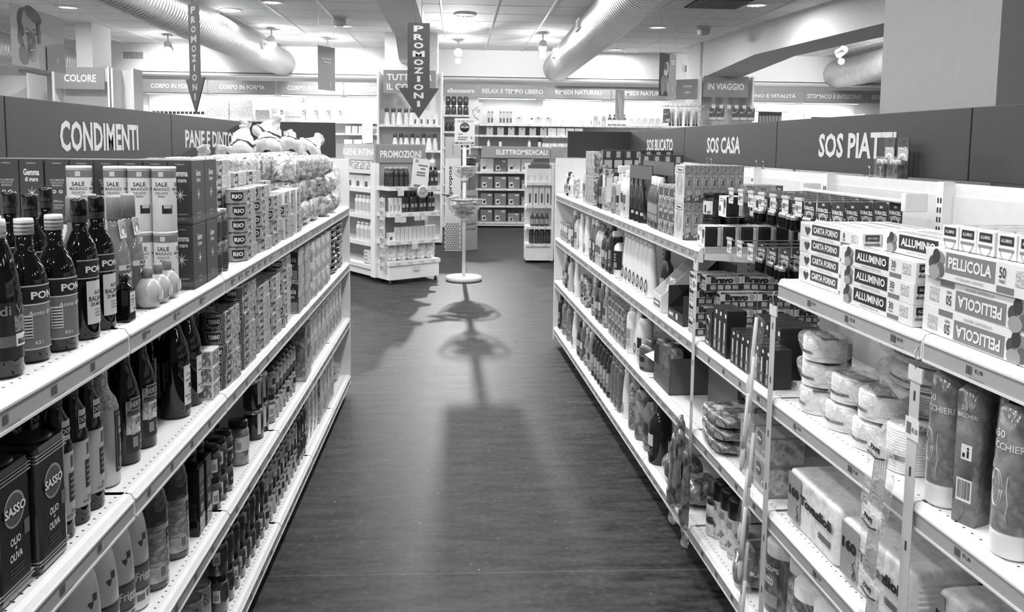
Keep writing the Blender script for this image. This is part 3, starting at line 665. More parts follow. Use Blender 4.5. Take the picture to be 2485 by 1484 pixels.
# --- tuna and bread
TUN = PR((128, 205, 150, 222, 110), 34, 'noise', .25, seed=3, coat=.3)
def tunapack(n=3, r=.0335, h=.0465, sleeve=TUN, txt='RIO', v=170):
    L = 2 * r * n; m = MB(); o = []
    for k in range(9): a = PI / 2 + PI * k / 8; o.append((-L / 2 + r + r * math.cos(a), r * math.sin(a)))
    for k in range(9): a = -PI / 2 + PI * k / 8; o.append((L / 2 - r + r * math.cos(a), r * math.sin(a)))
    q = len(o); vs = [(x, y, .001) for x, y in o] + [(x, y, h - .001) for x, y in o]
    can = G(v, .3, .2, .3)
    m.add(vs, [tuple(range(q))[::-1], tuple(range(q, 2 * q))], can); m.add(vs, [(i, (i + 1) % q, q + (i + 1) % q, q + i) for i in range(q)], can, True)
    for z in (.002, h - .004):
        m.lathe([(r + .0008, z), (r + .0008, z + .002)], G(210, .2, .9), 20, c=(-L / 2 + r, 0, 0), cap=False)
    s_ = MB(); s_.box(-L / 2 + r * 1.0, L / 2 - r * .6, -r - .0012, r + .0012, 0, h, sleeve, bev=.001)
    s_.text(txt, .016, (-L / 2 + r * 1.9, -r - .0016, h * .55), PAPER, width=.026, bold=.03)
    s_.quad((-L / 2 + r * 1.35, -r - .0014, h * .2), (-L / 2 + r * 2.45, -r - .0014, h * .2), (-L / 2 + r * 2.45, -r - .0014, h * .92), (-L / 2 + r * 1.35, -r - .0014, h * .92), G(45, .4))
    lb = MB()
    # oval badge on the can side that looks toward the near end
    for (z0, z1, hf, mm, e) in ((h * .34, h * .86, .66, G(215, .4), .0005), (h * .22, h * .34, .56, G(215, .4), .0005), (h * .16, h * .22, .4, G(215, .4), .0005), (h * .36, h * .83, .62, G(40, .4), .0009), (h * .25, h * .36, .52, G(40, .4), .0009), (h * .19, h * .25, .36, G(40, .4), .0009)):
        vs = []
        for i in range(9):
            a = PI + .35 - hf + 2 * hf * i / 8; vs += [(-L / 2 + r + (r + e) * math.cos(a), (r + e) * math.sin(a), z0), (-L / 2 + r + (r + e) * math.cos(a), (r + e) * math.sin(a), z1)]
        lb.add(vs, [(2 * i, 2 * i + 2, 2 * i + 3, 2 * i + 1) for i in range(8)], mm, True)
    tv, tf, tw, th = text_mesh(txt, .04); k = h * .3 / th; kx = min(k * 1.25, r * .95 / tw); out = []
    for x, y in tv: a = PI + .35 + x * kx / r; out.append((-L / 2 + r + (r + .0014) * math.cos(a), (r + .0014) * math.sin(a), h * .53 + y * k))
    lb.add(out, tf, PAPER)
    return Rec('tuna_multipack', [('cans', m), ('sleeve', s_), ('badge', lb, 'cans')])
RIO = tunapack(); SAL = tunapack(1, .045, .05, PR((190, 225, 140, 80), 60, 'noise', .25, seed=5), 'Insalatissime', 185)
row(RIO, 'L', 0, 2.83, .205, 4, .042, 'Three-can tuna pack on the top food shelf', 'tuna', 'tuna packs on the top food shelf', tiers=[5, 5, 4, 3], dz=.047, jit=.09)
row(RIO, 'L', 0, 2.78, .205, 4, .118, 'Three-can tuna pack behind the front stacks', 'tuna', 'tuna packs behind the front stacks', tiers=[7, 6, 6, 5], dz=.047, jit=.09)
row(SAL, 'L', 0, 2.70, .095, 2, .21, 'Single salad tuna tin behind the olive jars', 'tuna', 'salad tuna tins', tiers=[6, 5], dz=.051)
def standpack():
    m = MB(); m.box(-.05, .05, -.033, .033, 0, .095, G(222, .4), bev=.002, front=TUN); m.quad((-.0504, .012, .02), (-.0504, -.012, .02), (-.0504, -.012, .075), (-.0504, .012, .075), G(44, .4)); m.text('RIO', .016, (-.0508, 0, .048), PAPER, (0, 0, 1), (0, 1, 0), width=.04, bold=.03)
    m.quad((-.04, -.0335, .02), (-.012, -.0335, .02), (-.012, -.0335, .08), (-.04, -.0335, .08), G(60, .4)); m.text('RIO', .014, (-.026, -.0338, .05), PAPER, (0, 0, 1), (-1, 0, 0), width=.04, bold=.03); return Rec('tuna_carton', [('carton', m)])
row(standpack(), 'L', 0, 3.42, .125, 3, .04, 'Pale upright tuna carton past the stacks', 'tuna', 'upright tuna cartons', tiers=2, dz=.096, jit=.06, turn=.0)
def breadbag(seed, w_=.2, d_=.12, h=.115):
    m = MB(); blob(m, w_, d_, h, PR((76, 196, 128, 222, 96), 20, 'noise', .25, bump=.9, seed=seed, coat=.6), .42, .008, 20, seed, crimp=.35)
    l = MB(); y = -d_ / 2 - .004; l.text('Pan Bauletto', .018, (.0, y - .003, h * .4), G(60, .5), width=.12); l.text('Mulino Bianco', .008, (.01, y - .003, h * .66), G(90, .5), width=.07)
    return Rec('bread_bag', [('bag', m), ('print', l)])
BB = [breadbag(i) for i in range(3)]
for i in range(5):
    for k in range(3):
        if i == 4 and k == 2: continue
        put(BB[(i + k) % 3], 'L', 3.78 + .235 * i, .085 + .012 * (k % 2), 0, 'Glossy loaf bag at the aisle side, %s from the tuna, %s' % (ORD[i], TIER[k]), 'bread', 'bread bags at the aisle side', k * .105, .12, turn=PI / 2 if i > 2 else 0.)
for i in range(9):
    for k in range(3):
        if k < 2 and i < 5: continue
        put(BB[(i + 2 * k) % 3], 'L', 2.80 + .25 * i, .30, 0, 'Glossy loaf bag along the gondola back, %s from the salt, %s' % (ORD[i], TIER[k]), 'bread', 'bread bags along the gondola back', k * .108, .15)
for i in range(7):
    put(BB[i % 3], 'L', 3.15 + .26 * i, .19 if i < 3 else .22, 0, 'Glossy loaf bag in the middle rank, %s from the salt' % ORD[i], 'bread', 'bread bags in the middle rank', .225, .15)
# gift bags of bread on top: pale sacks with a dark stripe and a tied neck
def sack(seed):
    m = MB(); pf = [(.03, 0), (.085, .004), (.1, .022), (.098, .04), (.09, .05), (.087, .062), (.07, .09), (.05, .115), (.02, .145), (.032, .165), (.038, .178)]
    n = len(m.v); st = PR((222, 238, 212, 232), 12, 'noise', .4, bump=.8, seed=seed)
    mats = [st, st, st, st, G(30, .5), st, st, st, st, st]
    m.lathe(pf, st, 30, sx=1.15, sy=.8, mats=mats, cap=False)
    m.v = [tuple(Vector(v) + (mnoise.noise_vector(Vector(v) * 13 + Vector((seed * 5, 2, 0))) * .03 + mnoise.noise_vector(Vector(v) * 38 + Vector((seed * 3, 7, 0))) * .012) * min(1, v[2] / .03)) for v in m.v]
    t = MB(); t.lathe([(.026, .144), (.028, .15), (.026, .156)], G(215, .4), 14, cap=False); return Rec('bread_sack', [('sack', m), ('tie', t)])
SK = [sack(1), sack(2), sack(3)]
for i, (s, d, z, rx, ry) in enumerate([(4.12, .36, .325, .1, .15), (4.30, .28, .335, -.5, .5), (4.50, .34, .325, .2, .3), (4.62, .22, .335, -.3, .8), (4.82, .30, .33, .2, .6), (4.98, .20, .33, -.1, .9), (4.42, .32, .40, .3, .3)]):
    put(SK[i % 3], 'L', s, d, 0, 'Pale cloth-look bread sack with dark stripe, %s from the CONDIMENTI side of the heap' % ORD[i], 'bread', 'striped sacks heaped on the bread', z, .8, rx, ry).scale = (.8, .8, .8 if i else .95)
for i, (s, d, z) in enumerate([(3.98, .42, .325), (3.62, .40, .325), (4.50, .14, .33)]):
    m = MB(); blob(m, .06, .05, .055, FILM(200, .5), .8, .02, 26, i + 4); tag(m.build('cellophane_bag', None, W('L', s, d, ZS['L'][0] + z), RZ['L']), ['Small cellophane bag against the PANE E DINTORNI panel', 'Small cellophane bag behind the dark salt boxes', 'Small cellophane bag in front of the striped sacks'][i], 'bag', 'small cellophane bags')
blb = MB(); blob(blb, .16, .12, .13, FILM(225, .5), .6, .02, 24, 9); BREADE = Rec('sweet_bread_bag', [('bag', blb)])
row(BREADE, 'L', 0, 4.97, .165, 2, .10, 'Shiny clear bag at the shelf end', 'bread', 'clear bags at the shelf end', tiers=2, dz=.12)
# ------------------------------------------------------------------ second food shelf
def tin():
    m = MB(); B = G(30, .25, .1, .4); m.box(-.052, .052, -.036, .036, 0, .226, B, bev=.012)
    rim = MB(); L1 = G(190, .3, .5)
    for z in (.018, .024, .198, .204, .21):
        rim.box(-.0525, .0525, -.0365, .0365, z, z + .0014, L1, bev=.012 if False else 0)
    cp = MB(); cp.lathe([(.034, .226), (.034, .230), (.024, .232), (0, .232)], G(44, .3, .4), 24)
    l = MB(); y = -.0368
    l.lathe([(0, 0), (.03, 0)], G(150, .4), 28, M=Matrix.Translation((0, y, .15)) @ Matrix.Rotation(PI / 2, 4, 'X'), cap=False); l.lathe([(0, .0003), (.026, .0003)], G(80, .4), 28, M=Matrix.Translation((0, y, .15)) @ Matrix.Rotation(PI / 2, 4, 'X'), cap=False)
    l.text('SASSO', .016, (0, y - .0012, .15), INK, width=.064, bold=.09); l.text('SASSO', .016, (0, y - .0016, .15), PAPER, width=.06, bold=.03)
    l.text('OLIO', .013, (0, y, .098), PAPER, width=.03, bold=.02); l.text('di', .006, (0, y, .086), PAPER); l.text('OLIVA', .013, (0, y, .072), PAPER, width=.036, bold=.02)
    for z in (.052, .046, .04): l.quad((-.02, y, z), (.02, y, z), (.02, y, z + .002), (-.02, y, z + .002), G(80, .5))
    l.quad((.026, y, .095), (.042, y, .095), (.042, y, .12), (.026, y, .12), G(95, .5))
    return Rec('oil_tin', [('can', m), ('bands', rim, 'can'), ('lid', cp), ('print', l)])
TIN = tin()
for i, (s, d, l) in enumerate([(1.335, .062, 'first of the front pair'), (1.45, .056, 'second of the front pair'), (1.335, .145, 'behind the first'), (1.45, .14, 'behind the second'), (1.335, .225, 'two behind the first'), (1.45, .222, 'two behind the second')]):
    put(TIN, 'L', s, d, 1, 'Dark rectangular olive oil tin, ' + l, 'oil tin', 'olive oil tins')
def lab_dop(l):
    r = .0294; arc(l, r, r, .035, .165, 0, 1.5, G(172, .5)); arc(l, r + .0003, r + .0003, .07, .125, .1, .42, G(45, .5), 8); arc(l, r + .0003, r + .0003, .135, .158, .05, .16, G(70, .5), 5)
    for k in range(4): arc(l, r + .0006, r + .0006, .078 + k * .011, .083 + k * .011, .1, .3, G(120, .5), 5)
    wtext(l, 'OLIO', .006, .052, r + .0006, r + .0006, INK, .1); wtext(l, 'EXTRA VERGINE', .004, .044, r + .0006, r + .0006, INK, .1)
def dop_tag(e):
    rr = .0262
    arc(e, rr, rr, .188, .226, -.2, .42, G(228, .5), 6); arc(e, rr + .0004, rr + .0004, .198, .214, -.2, .38, INK, 6); wtext(e, 'DOP', .010, .206, rr + .0008, rr + .0008, PAPER, -.2, .9, .03)
dop = bottle('olive_oil_bottle', [(.026, 0), (.029, .005), (.029, .178), (.0255, .192), (.0245, .225), (.015, .245), (.0135, .255), (.0135, .285)], BLK, [(.0155, .252), (.015, .298), (0, .3)], G(96, .3), lab_dop, extra=[('neck_label', dop_tag)])
row(dop, 'L', 1, 1.55, .066, 3, .062, 'Dark oil bottle with tan label and neck sticker', 'bottle', 'tan labelled oil bottles')
def lab_silver(l):
    r = .0366; arc(l, r, r, .03, .165, .25, .62, G(40, .4)); arc(l, r + .0004, r + .0004, .036, .159, .25, .54, G(150, .4)); arc(l, r + .0008, r + .0008, .039, .156, .25, .51, G(38, .4)); arc(l, r + .0012, r + .0012, .128, .15, .25, .4, G(120, .4)); arc(l, r + .0012, r + .0012, .07, .1, .3, .3, PR((60, 130, 90, 30), 160, 'noise')); wtext(l, 'OLIO', .009, .118, r + .0015, r + .0015, PAPER, .25); arc(l, r + .0012, r + .0012, .045, .062, .25, .4, G(90, .4))
FOIL = PR((150, 215, 120, 240, 175), 120, 'noise', .3, bump=.7, seed=2, soft=True)
silver = bottle('foil_wrapped_bottle', [(.031, 0), (.036, .004), (.036, .165), (.031, .185), (.02, .203), (.0155, .22), (.0145, .30), (.0155, .302), (.0155, .31), (0, .311)], G(186, .38, .55), None, None, lab_silver, extra=[('foil_neck', lambda e: e.lathe([(.0365, .168), (.0315, .187), (.0206, .205), (.0162, .222), (.0152, .298)], FOIL, 24, cap=False))], bpart='wrapped_body')
put(silver, 'L', 1.795, .082, 1, 'Silver foil wrapped oil bottle with dark framed label', 'bottle')
def lab_bert(l):
    r = .0345; arc(l, r, r, .028, .15, .1, 1.2, PR((200, 226, 150, 214), 60, 'noise', seed=1)); arc(l, r + .0003, r + .0003, .028, .072, .1, 1.2, G(48, .4)); arc(l, r + .0006, r + .0006, .126, .156, .05, .85, G(205, .4)); arc(l, r + .0009, r + .0009, .129, .153, .05, .8, G(66, .4)); wtext(l, 'BERTOLLI', .0125, .141, r + .0014, r + .0014, PAPER, .08, .95, .02); wtext(l, 'GENTILE', .0125, .102, r + .0009, r + .0009, INK, .35, .9, .01)
    arc(l, r + .0007, r + .0007, .115, .127, .1, 1.1, PR((40, 90, 60, 150), 150, 'noise')); arc(l, r + .0008, r + .0008, .07, .108, -.55, .22, PR((60, 170, 215, 110), 140, 'noise', seed=4)); arc(l, r + .0009, r + .0009, .04, .064, -.5, .2, G(140, .4)); wtext(l, 'SAPORE', .005, .056, r + .0009, r + .0009, PAPER, .4); wtext(l, 'DELICATO', .005, .048, r + .0009, r + .0009, PAPER, .4)
bert = bottle('olive_oil_bottle', [(.029, 0), (.034, .005), (.034, .16), (.030, .185), (.022, .21), (.016, .235), (.0145, .262)], BLK, [(.0165, .26), (.0165, .285), (0, .287)], G(60, .3), lab_bert)
row(bert, 'L', 1, 1.925, .105, 2, .085, 'Dark oil bottle with oval name badge', 'bottle', 'badge labelled oil bottles')
def lab_oliva(l):
    r = .0425; arc(l, r, r, .02, .142, .1, .68, G(216, .5)); arc(l, r + .0004, r + .0004, .02, .034, .1, .66, G(50, .4))
    wtext(l, "D'OLIVA", .008, .118, r + .0007, r + .0007, G(120, .5), .1, 1); wtext(l, 'OLIO', .007, .069, r + .0007, r + .0007, INK, .15); wtext(l, 'EXTRAVERGINE', .007, .059, r + .0007, r + .0007, INK, .12, .8); wtext(l, 'DI OLIVA', .007, .049, r + .0007, r + .0007, INK, .12, .9)
    for a, z, q, g in ((-.05, .086, .11, 40), (.22, .089, .1, 110)): arc(l, r + .0008, r + .0008, z - .0065, z + .0065, a, q, G(g, .3), 6)
    for a, z in ((-.25, .1), (.35, .102), (.1, .104)): arc(l, r + .0008, r + .0008, z, z + .003, a, .2, G(90, .5), 4)
    arc(l, r + .0006, r + .0006, .132, .138, .1, .1, INK, 3)
oliva = bottle('olive_oil_bottle', [(.036, 0), (.042, .005), (.042, .17), (.037, .2), (.024, .235), (.0165, .26), (.0155, .29)], BLK, [(.018, .285), (.018, .305), (0, .307)], G(46, .3), lab_oliva)
row(oliva, 'L', 1, 2.255, .105, 2, .082, 'Large dark oil bottle, white label with olives', 'bottle', 'olive labelled oil bottles')
def smallbox():
    m = MB(); m.box(-.035, .035, -.03, .03, 0, .047, G(224, .45), bev=.001); m.box(-.032, .032, -.0306, -.03, .004, .043, PR((205, 90, 150, 226), 90, 'noise', seed=6)); m.box(-.0356, -.035, -.026, .026, .004, .043, PR((210, 80, 140, 228), 90, 'noise', seed=7)); return Rec('pate_box', [('carton', m)])
row(smallbox(), 'L', 1, 2.425, .07, 1, .048, 'Small pale fish pate box in a short stack', 'food box', 'small pale boxes', tiers=3, dz=.048)
TONN = tunapack(3, .0345, .0462, PR((60, 150, 205, 95, 40), 60, 'noise', .25, seed=8, coat=.3), 'TONNO', 92)
row(TONN, 'L', 1, 2.575, .212, 2, .045, 'Dark three-can tuna pack on the second food shelf', 'tuna', 'dark tuna packs', tiers=[5, 6], dz=.0465, jit=.06)
row(TONN, 'L', 1, 2.56, .212, 2, .125, 'Dark tuna pack behind the front stacks', 'tuna', 'dark tuna packs behind', tiers=[5, 6], dz=.0465, jit=.06)
row(RIO, 'L', 1, 3.01, .205, 3, .046, 'Three-can tuna pack on the second food shelf', 'tuna', 'tuna packs on the second food shelf', tiers=[5, 5, 6], dz=.047, jit=.06)
row(RIO, 'L', 1, 3.01, .205, 3, .125, 'Three-can tuna pack in the second rank', 'tuna', 'tuna packs in the second rank', tiers=[5, 6, 6], dz=.047, jit=.06)
def cornpack():
    m = MB(); m.box(-.075, .075, -.038, .038, 0, .139, PR((150, 215, 105, 190, 70), 26, 'noise', .3, seed=11), bev=.002); m.box(-.0758, -.075, -.034, .034, .01, .13, G(52, .3)); m.text('Mais', .024, (-.0762, 0, .098), PAPER, (0, -1, 0), width=.05, bold=.02); m.text('Dolce', .014, (-.0762, 0, .074), PAPER, (0, -1, 0), width=.034); m.box(-.0761, -.0757, -.03, .03, .012, .05, G(130, .4)); return Rec('sweetcorn_pack', [('carton', m)])
row(cornpack(), 'L', 1, 3.70, .155, 2, .043, 'Sweetcorn can carton', 'food box', 'sweetcorn cartons', tiers=2, dz=.14)
bxa = MB(); bxa.box(-.07, .07, -.05, .05, 0, .09, PR((205, 232, 150, 180), 22, 'noise', .35, seed=12), bev=.002); CRK = Rec('cracker_box', [('carton', bxa)])
row(CRK, 'L', 1, 4.02, .15, 4, .055, 'Pale printed cracker box past the sweetcorn', 'food box', 'pale cracker boxes', tiers=3, dz=.091, jit=.06)
pp = MB(); blob(pp, .2, .2, .036, PR((38, 70, 95, 50, 150), 14, 'noise', .15, bump=.8, coat=.8, seed=13), .5, .006, 30, 3); PITA = Rec('flatbread_pack', [('pack', pp)])
row(PITA, 'L', 1, 4.78, .23, 2, .115, 'Dark flatbread pack at the second food shelf end', 'bread', 'flatbread packs', tiers=8, dz=.034, jit=.2)
row(dop, 'L', 1, 1.55, .066, 3, .15, 'Dark oil bottle behind the tan labelled ones', 'bottle', 'tan labelled oil bottles behind', rows=3, dd=.085)
row(oliva, 'L', 1, 1.80, .09, 7, .19, 'Large dark oil bottle in the deep rank', 'bottle', 'dark oil bottles in the deep rank', rows=2, dd=.1)
row(bert, 'L', 1, 1.925, .105, 2, .165, 'Dark oil bottle behind the badge labelled pair', 'bottle', 'badge labelled oil bottles behind') if False else None
row(TIN, 'L', 1, 1.22, .115, 1, .06, 'Dark oil tin beyond the first pair toward the near end', 'oil tin', None)
# ------------------------------------------------------------------ third food shelf
FRG = PR((212, 226, 232, 218), 10, 'noise', .22, seed=14, soft=True, coat=.4)
def lab_frig(l):
    r = .0405; arc(l, r, r, .05, .115, -.4, 1.15, G(86, .35)); arc(l, r + .0004, r + .0004, .056, .109, -.4, 1.0, G(108, .35)); wtext(l, 'Friggy', .026, .083, r + .0008, r + .0008, PAPER, -.38, .8, .012)
    for a, z, q in ((-.6, .155, .16), (-.3, .17, .14), (-.4, .135, .2), (-.7, .025, .25), (-.1, .028, .2)): arc(l, r - .002 if z > .12 else r, r - .002 if z > .12 else r, z, z + .016, a, q, G(96 if z > .12 else 120, .3), 5)
frig = bottle('frying_oil_bottle', [(.034, 0), (.04, .008), (.04, .13), (.0385, .165), (.034, .205), (.025, .245), (.016, .268)], FRG, [(.017, .262), (.017, .285), (0, .29)], G(205, .4), lab_frig)
row(frig, 'L', 2, 1.67, .0885, 4, .085, 'Pale frying oil bottle', 'bottle', 'pale frying oil bottles')
for s in (1.60, 1.73): put(frig, 'L', s, .185, 2, 'Pale frying oil bottle in the shade of the second row, ' + ('first' if s < 1.7 else 'second'), 'bottle', 'pale frying oil bottles')
SUN = G(70, .15, 0, .4); SUNL = PR((150, 188, 120, 176), 16, 'noise', .2, seed=15, coat=.4, stretch=(1, 1, 2.6))
def lab_fr(l):
    r = .0415; arc(l, r - .0006, r - .0006, .02, .165, 0, 2.6, SUNL, 26); wtext(l, 'Fri', .04, .13, r, r, INK, .2, .6, .02); arc(l, r, r, .03, .062, -.55, .22, G(205, .4), 5)
    for k in range(8): arc(l, r + .0004, r + .0004, .033, .059, -.7 + k * .045, .012, INK, 1)
    for a, z in ((.3, .05), (.45, .065), (.2, .08), (.5, .095)): arc(l, r, r, z, z + .012, a, .2, G(168, .3), 5)
def ribbed(h=.19, r=.0405):
    p = [(r * .85, 0), (r, .006)]
    z = .02
    while z < h: p += [(r, z), (r * .975, z + .006), (r, z + .012)]; z += .03
    return p + [(r * .98, h + .02), (r * .85, h + .05), (r * .55, h + .08), (.017, h + .09)]
sunf = bottle('seed_oil_bottle', ribbed(), SUN, [(.018, .275), (.018, .295), (0, .298)], G(80, .4), lab_fr)
row(sunf, 'L', 2, 2.03, .155, 2, .072, 'Ribbed seed oil bottle with dark shoulder', 'bottle', 'ribbed seed oil bottles')
def riso():
    m = MB(); m.box(-.03, .03, -.028, .028, 0, .2, BLK, bev=.006); m.lathe([(.018, .199), (.014, .215), (.014, .225)], BLK, 14); c = MB(); c.lathe([(.0155, .222), (.0155, .24), (0, .242)], G(40, .3), 14)
    l = MB(); y = -.0284; l.text('OLIO', .012, (0, y, .13), G(170, .5), width=.03); l.text('RISO', .012, (0, y, .113), G(170, .5), width=.03); l.lathe([(0, 0), (.016, 0)], PR((120, 190, 60, 30), 130, 'noise'), 8, M=Matrix.Translation((0, y, .075)) @ Matrix.Rotation(PI / 2, 4, 'X'), cap=False); l.box(-.02, .02, y, y + .0003, .15, .19, PR((40, 110, 70, 30), 100, 'noise')); return Rec('rice_oil_bottle', [('bottle', m), ('cap', c), ('print', l)])
row(riso(), 'L', 2, 2.31, .068, 2, .06, 'Black square rice oil bottle', 'bottle', 'rice oil bottles')
CAP = jar('caper_jar', .029, .097, PR((45, 80, 60, 110), 90, 'voro', .08, coat=.7, seed=3), G(28, .2, .3), lab_std(.02, .06, 52, 'CAPPERI'))
row(CAP, 'L', 2, 2.475, .066, 3, .055, 'Small dark caper jar', 'jar', 'caper jars', tiers=2, dz=.0975, jit=.55)
PICK = jar('pickle_jar', .036, .152, PR((92, 120, 140, 105, 128), 65, 'voro', .07, coat=.8, seed=5), G(30, .2, .4), lab_std(.05, .1, 200, None, True))
put(PICK, 'L', 2.83, .066, 2, 'Mixed pickle jar standing alone at the shelf front', 'jar', 'pickle jars')
for s, d, k in ((2.72, .15, 0), (2.72, .15, 1), (2.81, .155, 0), (2.81, .155, 1), (2.66, .2, 0)): put(PICK, 'L', s, d, 2, 'Pickle jar behind the lone front jar, %s, %s' % (('by the caper jars' if s < 2.75 else 'by the dark jars') if d < .18 else 'at the back', TIER[k]), 'jar', 'pickle jars', k * .153)
DJ = jar('dark_sauce_jar', .037, .114, GLASSY(34, .06), G(190, .15, .8), lambda l, r: (arc(l, r, r, .02, .1, -.7, .2, G(205, .4), 4), arc(l, r, r, .025, .09, .7, .3, G(215, .4), 5)))
row(DJ, 'L', 2, 3.08, .085, 2, .075, 'Dark sauce jar with bright metal lid', 'jar', 'dark sauce jars', tiers=2, dz=.115)
SJ = jar('antipasto_jar', .03, .112, PR((60, 105, 150, 85, 180), 60, 'voro', .08, coat=.7, seed=7), G(36, .2, .4), lab_std(.03, .075, 185, None))
row(SJ, 'L', 2, 3.26, .068, 7, .062, 'Antipasto jar past the dark sauce jars', 'jar', 'antipasto jars on the third food shelf', tiers=2, dz=.113, jit=.55)
def sauce():
    m = MB(); m.box(-.085, .085, -.035, .035, 0, .255, PR((150, 190, 120, 205), 14, 'noise', .35, seed=16), bev=.002); m.lathe([(0, 0), (.062, 0)], G(66, .4), 26, M=Matrix.Translation((0, -.0356, .17)) @ Matrix.Rotation(PI / 2, 4, 'X') @ Matrix.Scale(1.3, 4, (0, 1, 0)), cap=False); m.text('Pan', .034, (0, -.036, .175), PAPER, width=.07, bold=.02); m.box(-.0856, -.085, -.03, .03, .02, .24, PR((60, 150, 90, 200), 30, 'noise', seed=17)); return Rec('cracker_carton', [('carton', m)])
row(sauce(), 'L', 2, 3.90, .2, 1, .05, 'Tall carton with dark oval name badge', 'food box', None)
def tallbox(name, w_, d_, h, mat, side=None, v=225, txt=None):
    m = MB(); m.box(-w_ / 2, w_ / 2, -d_ / 2, d_ / 2, 0, h, mat, bev=.0015)
    m.box(-w_ * .38, w_ * .38, -d_ / 2 - .0006, -d_ / 2, h * .55, h * .86, G(v, .4)); m.box(-w_ * .3, w_ * .3, -d_ / 2 - .0006, -d_ / 2, h * .12, h * .4, PR((90, 180, 60, 215), 60, 'noise', seed=len(name)))
    for sx_ in (-1, 1): m.box(min(sx_ * w_ / 2, sx_ * (w_ / 2 + .0006)), max(sx_ * w_ / 2, sx_ * (w_ / 2 + .0006)), -d_ * .36, d_ * .36, h * .2, h * .8, side or G(v, .4))
    if txt: m.text(txt, h * .08, (0, -d_ / 2 - .001, h * .7), INK, width=w_ * .62, bold=.02)
    return Rec(name, [('carton', m)])
SNK = tallbox('snack_carton', .12, .05, .25, PR((130, 175, 205, 110, 60), 24, 'noise', .35, seed=18), PR((170, 90, 210, 60), 30, 'noise', seed=2))
row(SNK, 'L', 2, 4.08, .128, 9, .06, 'Printed snack carton on the third food shelf', 'food box', 'snack cartons on the third food shelf', jit=.03)
# ------------------------------------------------------------------ bottom food shelf
def canE():
    m = MB(); m.lathe([(.034, 0), (.036, .003), (.036, .138), (.034, .142)], G(170, .3, .3), 22); m.lathe([(.0345, .141), (.0365, .143), (.0365, .147), (.033, .146), (.031, .142), (0, .142)], G(200, .2, .8), 22, cap=False)
    l = MB(); arc(l, .0363, .0363, .01, .132, 0, 2.4, G(205, .4), 20); wtext(l, 'e', .03, .05, .0367, .0367, INK, .0, 1.2, .04); arc(l, .0366, .0366, .09, .13, -.4, .7, PR((120, 190, 80, 210), 70, 'noise'), 10); return Rec('food_can', [('can', m), ('label', l)])
row(canE(), 'L', 3, 2.36, .078, 2, .09, 'Pale tall food can at the front of bottom food shelf', 'can', 'tall food cans')
cj = jar('sauce_jar', .031, .1, G(50, .1, 0, .6), G(46, .2, .3), lab_std(.02, .06, 150, None)); put(cj, 'L', 2.26, .085, 3, 'Small dark jar beside the tall food cans', 'jar')
VJ = jar('vegetable_jar', .0325, .122, PR((40, 66, 90, 50, 110), 50, 'voro', .07, coat=.8, seed=9), G(30, .2, .3), lab_std(.04, .08, 70, None))
VJ2 = jar('vegetable_jar', .0325, .122, PR((90, 140, 165, 120, 60), 50, 'voro', .07, coat=.8, seed=10), G(60, .2, .5), lab_std(.03, .08, 195, None))
row(VJ, 'L', 3, 2.55, .0705, 8, .065, 'Dark vegetable jar on the bottom food shelf', 'jar', 'dark vegetable jars', tiers=2, dz=.123, jit=.55)
row(VJ2, 'L', 3, 3.118, .0705, 9, .065, 'Pale vegetable jar on the bottom food shelf', 'jar', 'pale vegetable jars', tiers=2, dz=.123, jit=.55)
row(VJ, 'L', 3, 3.76, .0705, 3, .065, 'Dark vegetable jar next to the pasta bags', 'jar', 'dark vegetable jars by the pasta', tiers=2, dz=.123, jit=.55)
def pastabag(seed):
    m = MB(); blob(m, .1, .06, .255, PR((200, 150, 225, 110, 180), 14, 'noise', .2, bump=.5, coat=.6, seed=seed), .35, .004, 20, seed); return Rec('pasta_bag', [('bag', m)])
row(pastabag(21), 'L', 3, 4.03, .112, 3, .07, 'Pale glossy rice bag', 'bag', 'pale rice bags')
row(SNK, 'L', 3, 4.38, .126, 4, .06, 'Printed biscuit carton on the bottom food shelf', 'food box', 'biscuit cartons on the bottom shelf', jit=.03)
blb = MB(); blob(blb, .17, .14, .12, PR((200, 225, 150, 235), 18, 'noise', .2, bump=.9, coat=.7, seed=23), .7, .015, 22, 5); tag(blb.build('biscuit_bag', None, W('L', 5.12, .12, ZS['L'][3] + .002), RZ['L']), 'Pale crumpled bag lying at the end of bottom food shelf', 'bag')
for s in (3.9, 4.02): pass
